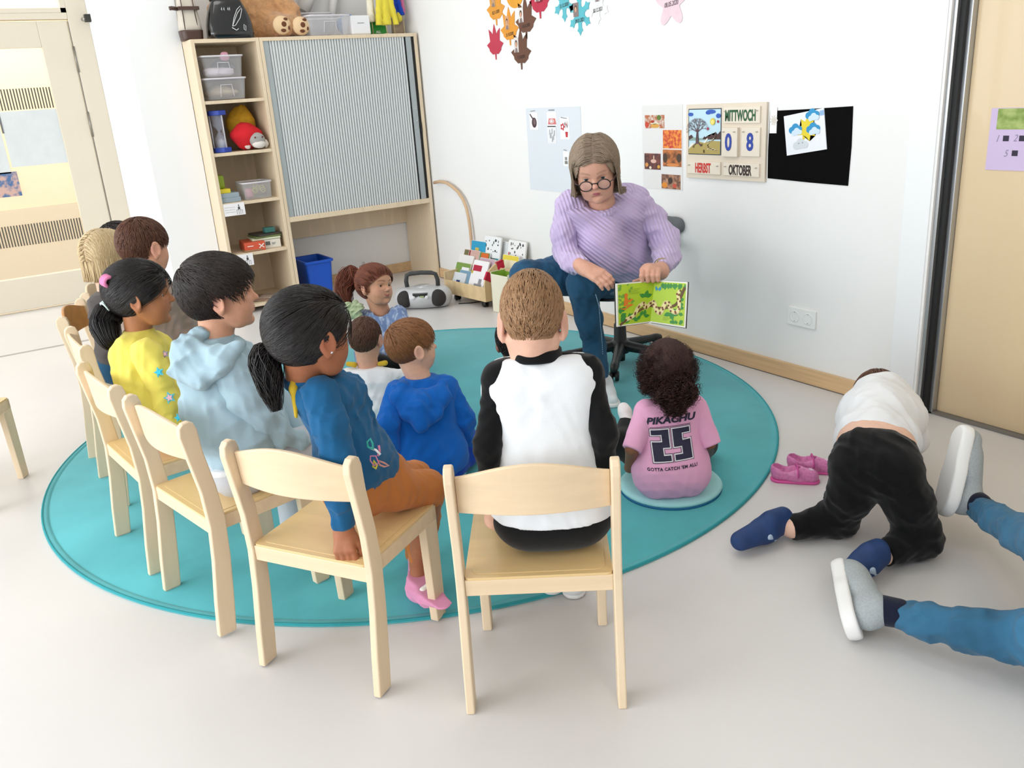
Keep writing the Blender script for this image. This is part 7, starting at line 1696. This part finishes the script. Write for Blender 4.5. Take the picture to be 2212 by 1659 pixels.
# ================================================================ PINK SHOES
PKS=mat('pink_glitter','E685BE',.45,var=.25,vscale=120,coat=.3); PKI=mat('shoe_lining','F0D9E4',.8)
def kid_shoe(loc,rz,label):
    r=empty('pink_shoe',loc,rz=rz); tag(r,label,'shoe','pair of pink children shoes'); L=.165
    s=Sdf(); s.cone((.032,0,.030),(.085,0,.026),.030,.030,.01); s.cone((.085,0,.024),(L-.03,0,.020),.031,.027,.015); s.cone((.024,0,.045),(.03,0,.05),.022,.022,.01)
    s.cut((0,0,.006),(0,0,-1)); s.ell((.054,0,.060),(.047,.0262,.047),.003,'s'); local_sdf('upper',s,.003,PKS,r)
    s=Sdf(); s.cone((.032,0,.006),(L-.028,0,.006),.031,.029,.01); s.cut((0,0,.0),(0,0,-1),.001); s.cut((0,0,.010),(0,0,1),.002); local_sdf('sole',s,.003,mat('pink_sole','E25AA6',.5),r)
    s=Sdf(); s.cone((.032,0,.012),(.095,0,.012),.0215,.0215,.01); s.cut((0,0,.018),(0,0,1),.001); local_sdf('insole',s,.003,PKI,r)
    bm=bmesh.new(); n_=12
    f_=[(.088+.006*math.cos(a*math.pi/n_),-.0335*math.cos(a*math.pi/n_),.028+.030*math.sin(a*math.pi/n_)) for a in range(n_+1)]
    tube(bm,f_,.0075,8,flat=.35); mesh_obj('strap',bm,mat('pink_strap','CE4F9C',.5),r,smooth=True)
    bm=bmesh.new(); star(bm,Vector((.135,.0,.0455)),.010,Vector((.3,0,1)),0,n=6,inner=.5,th=.003); mesh_obj('flower',bm,mat('pale_flower','F4D8E6',.5),r)
    return r
kid_shoe(atz(1663,1035,0),math.radians(40),'pink sequinned child shoe, the nearer of the pair on the floor')
kid_shoe(atz(1698,1013,0),math.radians(38),'pink sequinned child shoe, the farther one touching the black trousers')
# ================================================================ ON THE WALL
YA=YW
def wallmat(x,z,off=.002,rot=0): return Matrix.Translation((x,YA-off,z))@Matrix.Rotation(math.pi/2,4,'X')@Matrix.Rotation(rot,4,'Z')
def wp(P): return P
def sheet(name,m,x0,x1,z0,z1,y0,y1,parent=None): return boxobj(name,m,x0,x1,YA-y1,YA-y0,z0,z1,parent=parent)
# --- task poster, left
ps=empty('wall_poster',(0,0,0)); tag(ps,'pale blue poster with small task pictures left of the woman','poster')
sheet('sheet',mat('poster_pale','DDE2E8',.6),-4.555,-4.005,.752,1.24,.0005,.002,ps)
def card(par,x,z,w_,h_,m='F6F5F6',rot=0,d=.0022,th=.0012,name='picture_card'):
    r=empty(name,(x,YA-d,z)); r.parent=par; r.rotation_euler=(0,-rot,0)
    boxobj('card_paper',mat('card'+m,m,.6),-w_/2,w_/2,-th,0,-h_/2,h_/2,parent=r) ; return r
def flat2(par,polys,c,lift=.002,name='drawing'):
    bm=bmesh.new()
    for k_,pl in enumerate(polys):
        try:
            a=[bm.verts.new((x,-lift-.00008*k_,z)) for x,z in pl]; bm.faces.new(a)
        except Exception: pass
    bmesh.ops.triangulate(bm,faces=bm.faces[:]); return mesh_obj(name,bm,mat('ink'+c,c,.6),par)
def circ(cx,cz,rx,rz,n=16,a0=0,a1=360): return [(cx+rx*math.cos(math.radians(a0+(a1-a0)*i/n)),cz+rz*math.sin(math.radians(a0+(a1-a0)*i/n))) for i in range(n)]
def loc(u,v): p=atp(u,v,1,YA-.003); return p.x,p.z
def flower_blob(cx,cz,r,n=6,w=.35,rot=0): return [(cx+r*(1+w*math.cos(n*t*math.pi/30))*math.cos(t*math.pi/30+rot),cz+r*(1+w*math.cos(n*t*math.pi/30))*math.sin(t*math.pi/30+rot)) for t in range(60)]
x,z=loc(1153,262); c_=card(ps,x,z,.088,.10); flat2(c_,[circ(.006,-.008,.026,.030),[(-.012,.012),(-.040,.040),(-.034,.046),(-.004,.018)]],'4A3438'); flat2(c_,[circ(.010,-.004,.012,.018)],'7A6468',.0025); flat2(c_,[[(-.03,.056),(.02,.060),(.02,.064),(-.03,.060)]],'8A8C90')
x,z=loc(1192,258); c_=card(ps,x,z,.095,.085); flat2(c_,[[(-.04,-.028),(.045,-.028),(.034,.006),(-.030,.006)]],'D97A7A'); flat2(c_,[circ(.0,-.010,.024,.012)],'F5F0F0',.0025); flat2(c_,[circ(.0,-.010,.018,.008)],'B04048',.003); flat2(c_,[circ(.0,-.010,.014,.006)],'F5F0F0',.0034); flat2(c_,[[(-.03,.050),(.03,.050),(.03,.056),(-.03,.056)]],'8A8C90')
x,z=loc(1192,291); c_=card(ps,x,z,.090,.100,'EDECEE'); flat2(c_,[[(a,b),(a+.01,b),(a+.012,b+.03),(a+.002,b+.03)] for a,b in ((-.025,.0),(-.012,-.02),(.0,.005),(.012,-.03),(.022,-.005),(.0,-.04),(-.02,-.02))],'B4B6BA')
x,z=loc(1220,277); c_=card(ps,x,z,.090,.125); flat2(c_,[flower_blob(-.02,.008,.018,5,.25),[(.008,-.050),(.026,-.050),(.030,-.020),(.004,-.020)]],'C8323C'); flat2(c_,[circ(-.02,.008,.008,.008)],'F5F0F0',.0026); flat2(c_,[flower_blob(.017,.020,.016,6,.5)],'E6DADC',.0024); flat2(c_,[circ(.017,.020,.005,.005)],'C8323C',.0028); flat2(c_,[[(-.035,.058),(.025,.052),(.025,.056),(-.035,.063)]],'8A8C90')
x,z=loc(1223,343); c_=card(ps,x,z,.055,.085); flat2(c_,[[(a,b),(a+.008,b),(a+.008,b+.018),(a,b+.018)] for a,b in ((-.014,-.03),(-.004,-.03),(.006,-.03),(-.010,-.008),(.002,-.008))],'77756F'); flat2(c_,[[(-.02,.050),(.01,.044),(.01,.048),(-.02,.054)]],'8A8C90')
# --- autumn photo poster
pa=empty('wall_poster',(0,0,0)); tag(pa,'white poster strip with five autumn photos left of the calendar','poster')
sheet('sheet',mat('poster_white','E6E4E2',.6),-3.485,-3.190,.818,1.232,.0005,.002,pa)
def photo(u0,v0,u1,v1,base,c2,scale,spots):
    x0,z1=loc(u0,v0); x1,z0=loc(u1,v1); o=boxobj('autumn_photo',mat('ph'+base+c2,base,.5,col2=c2,vscale=scale,ramp=(.40,.60),detail=6),x0,x1,YA-.0035,YA-.002,z0,z1,parent=pa)
    for (c,px0,px1,pz0,pz1) in spots:
        bm=bmesh.new(); a=circ((x0+(x1-x0)*(px0+px1)/2),(z0+(z1-z0)*(pz0+pz1)/2),(x1-x0)*(px1-px0)/2,(z1-z0)*(pz1-pz0)/2,14); bm.faces.new([bm.verts.new((p,YA-.0038,q_)) for p,q_ in a]); mesh_obj('photo_detail',bm,mat('ink'+c,c,.6),o)
photo(1393,249,1435,277,'D9CDC0','B8643A',60,[('C8442C',.0,.22,.05,.5),('D9A24A',.3,.75,.02,.35),('5E7A2E',.62,.85,.6,1.0),('EADFC0',.3,.7,.30,.45),('B43A2A',.3,.5,.4,.62)])
photo(1432,281,1472,321,'C8382E','F0983A',55,[])
photo(1432,323,1472,361,'7A4A2A','C8763A',35,[('D98A4A',.2,.9,.0,.2),('4A3526',.0,.25,.2,.8),('4A3A2A',.75,1,.25,.8)])
photo(1392,331,1427,367,'4A2A2A','7A4238',45,[('D9934A',.05,.25,.15,.42),('E9DCC8',.3,.45,.02,.2),('D9A23A',.8,.98,.08,.3),('E0B8A8',.4,.75,.4,.65),('D9B8A0',.55,.63,.6,.9)])
photo(1429,376,1470,410,'6A4636','C09070',40,[('E08A2A',.02,.32,.05,.45),('C8503A',.6,.8,.08,.4),('3E2A22',.35,.6,.35,.8)])
# --- wooden calendar board
cl=empty('calendar_board',(-2.905,YA-.001,1.06)); tag(cl,'wooden calendar board reading MITTWOCH 08 HERBST OKTOBER','calendar')
clo=Vector(cl.location)
LTW=mat('pale_board','E3D6C3',.55,var=.04,vscale=3); LTW2=mat('pale_tile','E9DECd'.upper(),.5)
boxobj('board',LTW,-3.152-clo.x,-2.658-clo.x,-.012,0,.888-clo.z,1.230-clo.z,parent=cl,bevel=.001)
def tile(u0,v0,u1,v1,th=.008,n=1):
    x0,z1=loc(u0,v0); x1,z0=loc(u1,v1); o=boxobj('tile',LTW2,x0-clo.x,x1-clo.x,-.012-th*n,-.012,z0-clo.z,z1-clo.z,parent=cl,bevel=.001)
    for xx in (x0+.014,x1-.014):
        bm=bmesh.new(); tube(bm,[(xx-clo.x,-.012,z1-clo.z-.018),(xx-clo.x,-.024-th*n,z1-clo.z-.018)],.0025,8); mesh_obj('pin',bm,mat('wood_pin','B9AFA2',.5),o)
    return o,(x0+x1)/2-clo.x,(z0+z1)/2-clo.z,-.012-th*n
def word(s,u,v,sz,sx,c,par,bold=.0,yo=-.021):
    x,z=loc(u,v); bm=bmesh.new(); text_bm(bm,s,sz,Matrix.Translation((x-clo.x,yo,z-clo.z))@Matrix.Rotation(math.pi/2,4,'X'),ext=.0004,sx=sx,bold=bold); mesh_obj('lettering',bm,mat('let'+c,c,.5),par)
o,*_=tile(1569,231,1647,265); word('MITTWOCH',1605,250,.066,.50,'1E5A34',o,.0022)
o,*_=tile(1568,275,1600,338,n=2); word('0',1582,308,.105,.78,'1F3FA0',o,.003,-.0292)
o,*_=tile(1608,275,1646,338); word('8',1626,308,.105,.78,'1F3FA0',o,.003)
o,*_=tile(1491,347,1561,377); word('HERBST',1524,363,.062,.48,'D03028',o,.0020)
o,*_=tile(1569,350,1645,382); word('OKTOBER',1604,368,.062,.48,'2A1A16',o,.0020)
x0,z1=loc(1491,235); x1,z0=loc(1561,335)
pic=empty('season_picture',(0,0,0)); pic.parent=cl
W_=x1-x0; H_=z1-z0
def S2(polys,c,l): 
    bm=bmesh.new()
    for k_,pl in enumerate(polys):
        try: bm.faces.new([bm.verts.new((x0-clo.x+u*W_,-.013-l*.0006-.000006*k_,z0-clo.z+v*H_)) for u,v in pl])
        except Exception: pass
    bmesh.ops.triangulate(bm,faces=bm.faces[:]); mesh_obj('printed_shape',bm,mat('ink'+c,c,.55),pic)
boxobj('picture_tile',mat('ink2E3A46','2E3A46',.55),x0-clo.x,x1-clo.x,-.0132,-.012,z0-clo.z,z1-clo.z,parent=pic)
S2([[(.02,.02),(.98,.02),(.98,.98),(.02,.98)]],'C2E2EE',1)
S2([[(.02,.30),(.98,.34),(.98,.42),(.6,.38),(.35,.36),(.02,.40)]],'8CA7A0',2)
S2([[(.02,.40),(.10,.44),(.16,.38),(.02,.32)],[(.45,.34),(.5,.41),(.54,.37),(.6,.42),(.66,.40),(.72,.46),(.78,.42),(.84,.49),(.9,.45),(.98,.52),(.98,.34)]],'4A2E2C',3)
S2([[(.02,.02),(.98,.02),(.98,.30),(.7,.31),(.5,.26),(.35,.29),(.2,.24),(.02,.12)]],'B29E5A',4); S2([[(.02,.12),(.2,.24),(.12,.26),(.02,.16)],[(.48,.26),(.58,.36),(.62,.36),(.54,.26)]],'F0EEE0',5)
S2([circ(.70,.93,.14,.045),circ(.62,.91,.08,.04),circ(.92,.84,.07,.05),circ(.08,.88,.08,.04)],'2E5CB8',5)
def br2(a,ang,L,w_,dpt,out):
    b=(a[0]+L*math.cos(ang)*.9,a[1]+L*math.sin(ang)*.75); nx,ny=-math.sin(ang)*w_,math.cos(ang)*w_*.7
    out.append([(a[0]-nx,a[1]-ny),(b[0]-nx*.6,b[1]-ny*.6),(b[0]+nx*.6,b[1]+ny*.6),(a[0]+nx,a[1]+ny)])
    if dpt>0:
        for k in (-.55,.1,.6): br2(b,ang+k+rs.uniform(-.15,.15),L*.68,w_*.55,dpt-1,out)
tb_=[[(.24,.24),(.34,.24),(.315,.40),(.31,.56),(.28,.56),(.275,.40)],[(.14,.18),(.26,.26),(.30,.26),(.18,.19)],[(.40,.18),(.30,.27),(.33,.28),(.44,.20)]]
for a_ in (.6,1.2,1.6,2.2,2.7): br2((.295,.50),a_,.17,.016,3,tb_)
S2(tb_,'5E4248',7)
S2([circ(.76,.72,.075,.075)],'E2C94A',8); S2([circ(.76,.71,.05,.05)],'F0E27A',9)
S2([circ(.62,.57,.03,.03),circ(.92,.72,.03,.03)],'A8264A',9)
S2([[(.84,.50+.0),(.86,.50),(.88,.44),(.86,.44)],[(.82,.40),(.86,.41),(.84,.36),(.8,.35)],[(.66,.28),(.8,.33),(.8,.345),(.65,.295)],[(.60,.22),(.62,.22),(.68,.29),(.66,.29)],[(.60,.22),(.64,.14),(.66,.15),(.62,.22)],[(.64,.14),(.88,.10),(.88,.115),(.65,.155)]],'4A3A2A',8)
S2([circ(.62+.035*i,.13+.015*math.sin(i*1.7),.012,.010) for i in range(8)]+[circ(.62+.03*i,.24+.02*i,.012,.010) for i in range(7)],'F2E6C0',9)
S2([circ(.18,.17,.03,.014),circ(.43,.22,.03,.02),circ(.5,.08,.02,.04)],'5A4420',8)
# --- weather felt board
fb=empty('weather_board',(0,0,0)); tag(fb,'black felt sheet with a sun and clouds weather card, right of the calendar','felt board')
bm=bmesh.new(); P4=[(-2.648,1.192),(-2.45,1.196),(-2.232,1.203),(-2.228,1.05),(-2.233,.893),(-2.42,.897),(-2.650,.905),(-2.652,1.03)]
prism(bm,P4,1,YA-.003,YA-.0005); mesh_obj('felt',bm,mat('black_felt','0B0A0B',.98,bump=.3,bscale=500,spec=.1),fb)
x,z=loc(1740,286); c_=card(fb,x,z,.205,.165,'ECEFF6',rot=.15,d=.004,th=.0035,name='weather_card'); c_.children
flat2(c_,[[(.082,.055),(.102,.055),(.102,.075),(.082,.075)]],'8FB4DC',.0042)
sun=[(.012+(.052 if k%2==0 else .032)*math.cos(k*math.pi/9),.012+(.052 if k%2==0 else .032)*math.sin(k*math.pi/9)) for k in range(18)]
flat2(c_,[sun],'E8D234',.0044)
def cloud(cx,cz,r): return [circ(cx-r*.6,cz-r*.1,r*.5,r*.45,14),circ(cx,cz+r*.1,r*.62,r*.6,14),circ(cx+r*.6,cz-r*.12,r*.5,r*.42,14),[(cx-r*.9,cz-r*.45),(cx+r*.9,cz-r*.45),(cx+r*.9,cz),(cx-r*.9,cz)]]
for i,(cx,cz) in enumerate(((-.042,.014),(.048,.004),(.050,.060))):
    flat2(c_,cloud(cx-.004,cz+.008,.032),'2C93C8',.0048+.0006*i); flat2(c_,cloud(cx+.002,cz-.006,.025),'CFE3F4',.0051+.0006*i)
flat2(c_,cloud(-.026,-.045,.036),'D2D9DE',.0047)
flat2(c_,[circ(-.034,-.040,.003,.003,8),circ(-.014,-.040,.003,.003,8),circ(.012,.010,.003,.003,8)],'8E969C',.0056)
x,z=loc(1671,260); c_=card(fb,x,z,.038,.108,'F4F3F2',d=.0035,name='small_card'); flat2(c_,[circ(.004,.0,.012,.014)]+[[(.004+.018*math.cos(a)-.003,.018*math.sin(a)-.003),(.004+.018*math.cos(a)+.003,.018*math.sin(a)-.003),(.004+.018*math.cos(a)+.003,.018*math.sin(a)+.003),(.004+.018*math.cos(a)-.003,.018*math.sin(a)+.003)] for a in [k*.7 for k in range(9)]],'D9D2C8')
# --- paper birthday shapes high on the wall
def maple(r):
    half=[(0,1.0),(.14,.66),(.20,.42),(.36,.58),(.62,.74),(.56,.34),(.52,.06),(.92,-.12),(.66,-.34),(.62,-.48),(.30,-.68),(.07,-.66),(.05,-.98)]
    return [(x*r,z*r) for x,z in half]+[(-x*r,z*r) for x,z in half[::-1][:-1]]
def shape_on_wall(name,pts,c,u,v,label,cat,grp,rot=0,txt=None,photo=None,tc='3A2A22',tz=-.02,ts=.026):
    x,z=loc(u,v); r=empty(name,(x,YA-.001,z)); r.rotation_euler=(0,-rot,0); tag(r,label,cat,grp)
    bm=bmesh.new(); prism(bm,[(a,b) for a,b in pts],1,-.0025,0); mesh_obj('paper',bm,mat('pap'+c,c,.7,var=.08,vscale=20),r)
    if txt:
        bm=bmesh.new(); text_bm(bm,txt,ts,Matrix.Translation((.0,-.0030,tz))@Matrix.Rotation(math.pi/2,4,'X')@Matrix.Rotation(.08,4,'Z'),ext=.0003,sx=.72,shear=.25,bold=.0003); mesh_obj('date_writing',bm,mat('ink'+tc,tc,.6),r)
    if photo:
        px_,pz_,pw,ph_,bg=photo
        boxobj('portrait_photo',mat('ink'+bg,bg,.5),px_-pw/2,px_+pw/2,-.0040,-.0028,pz_-ph_/2,pz_+ph_/2,parent=r)
        flat2(r,[circ(px_,pz_+ph_*.08,pw*.27,ph_*.25)],'5A4238',.0044,'hair_print'); flat2(r,[circ(px_,pz_+ph_*.02,pw*.19,ph_*.19)],'D9A88A',.0048,'face_print'); flat2(r,[[(px_-pw*.35,pz_-ph_*.5),(px_+pw*.35,pz_-ph_*.5),(px_+pw*.2,pz_-ph_*.2),(px_-pw*.2,pz_-ph_*.2)]],'8A7A78',.0044,'body_print')
    return r
GB='paper birthday shapes on the wall'
shape_on_wall('paper_leaf',maple(.105),'C23A50',1069,91,'plain red paper maple leaf, lowest at the left',  'paper leaf',GB)
shape_on_wall('paper_leaf',maple(.118),'6A4634',1125,106,'brown paper maple leaf with portrait, lowest of the two brown','paper leaf',GB,txt='17.10.2020',photo=(-.045,.025,.048,.085,'DDD8D2'),rot=-.03,tz=-.045)
shape_on_wall('paper_leaf',maple(.110),'E59A34',1100,57,'orange paper maple leaf with portrait between the red and brown ones','paper leaf',GB,txt='21.10.2020',photo=(-.020,.022,.045,.075,'D9A070'),tz=-.045)
shape_on_wall('paper_leaf',maple(.118),'6E4836',1135,38,'brown paper maple leaf with white edged portrait, upper of two brown','paper leaf',GB,photo=(-.045,.018,.050,.082,'E8E4E0'),txt='14.10.2020',tz=-.045)
shape_on_wall('paper_leaf',maple(.115),'E59C3A',1070,12,'orange paper maple leaf with date cut by top photo edge at left','paper leaf',GB,txt='02.11.2020',photo=(-.02,.03,.05,.07,'C89A60'),tz=-.038)
shape_on_wall('paper_leaf',maple(.115),'C0304A',1165,-6,'dark red paper maple leaf cut by the top photo edge','paper leaf',GB,txt='11.2020',tc='2A1A22',photo=(-.02,.01,.05,.06,'E0D8D8'))
shape_on_wall('paper_sun',[(x,z) for x,z in circ(0,0,.10,.10,28)],'E8A234',1111,-22,'round orange paper shape cut by the top photo edge','paper shape',GB,photo=(0,.03,.05,.06,'D8B070'))
def snow(r,n=6): 
    pts=[]
    for k in range(n):
        a=math.pi/2+2*math.pi*k/n
        for da,rr in ((-.36,.42),(-.22,.62),(-.30,.80),(-.12,.84),(0,1.0),(.12,.84),(.30,.80),(.22,.62),(.36,.42)): pts.append((r*rr*math.cos(a+da),r*rr*math.sin(a+da)))
    return pts
shape_on_wall('paper_snowflake',snow(.105),'5FBFCB',1252,32,'turquoise paper snowflake with portrait, the lower one','paper snowflake',GB,txt='09.01.2021',photo=(-.03,.028,.046,.07,'8E7A78'),tz=-.028)
shape_on_wall('paper_snowflake',snow(.105),'62BECB',1218,3,'turquoise paper snowflake cut by the top photo edge','paper snowflake',GB,txt='31.12.2020',photo=(0,.035,.045,.05,'3A3A40'),tz=-.02)
shape_on_wall('paper_snowflake',snow(.10),'EEEEEE',1291,8,'white paper snowflake at right of the turquoise ones','paper snowflake',GB,txt='30.12.2021',tz=-.03,photo=(0,.03,.04,.04,'BEBEBE'))
shape_on_wall('paper_flower',flower_blob(0,0,.085,5,.32,math.pi/2),'F0D3DC',1450,6,'pale pink paper flower with date, alone at the right','paper flower',GB,txt='08.05.2020',tc='4A3A48',tz=-.005,ts=.030,photo=(0,.045,.05,.04,'C8A8B0'))
# --- lilac counting sheet on the right door
cs=empty('counting_sheet',(0,0,0)); tag(cs,'lilac counting sheet with green photo taped on the wooden door','sheet')
YD=YW+.08
boxobj('sheet',mat('lilac_paper','CDB9DA',.6),-1.722,-1.42,YD-.0035,YD-.001,.968,1.18,parent=cs)
boxobj('photo',mat('green_photo','6E8A2A',.5,col2='A9B86A',vscale=22,stretch=(1,1,1.6)),-1.698,-1.46,YD-.0045,YD-.0036,1.108,1.178,parent=cs)
bm=bmesh.new()
for (u,v) in ((2173,299),(2192,331),(2208,299)):
    p=atp(u,v,1,YD-.004); box(bm,p.x-.010,p.x+.010,YD-.0048,YD-.0038,p.z-.0095,p.z+.0095)
    mesh_obj('dark_square',bm,mat('ink251B33','251B33',.6),cs); bm=bmesh.new()
bm.free()
for s_,(u,v) in (('1',(2154,300)),('2',(2193,299)),('5',(2172,332))):
    p=atp(u,v,1,YD-.004); bm=bmesh.new(); text_bm(bm,s_,.034,Matrix.Translation((p.x,YD-.0040,p.z))@Matrix.Rotation(math.pi/2,4,'X'),ext=.0003,shear=.3,sx=.8); mesh_obj('number_writing',bm,mat('ink8E86A0','8E86A0',.6),cs)
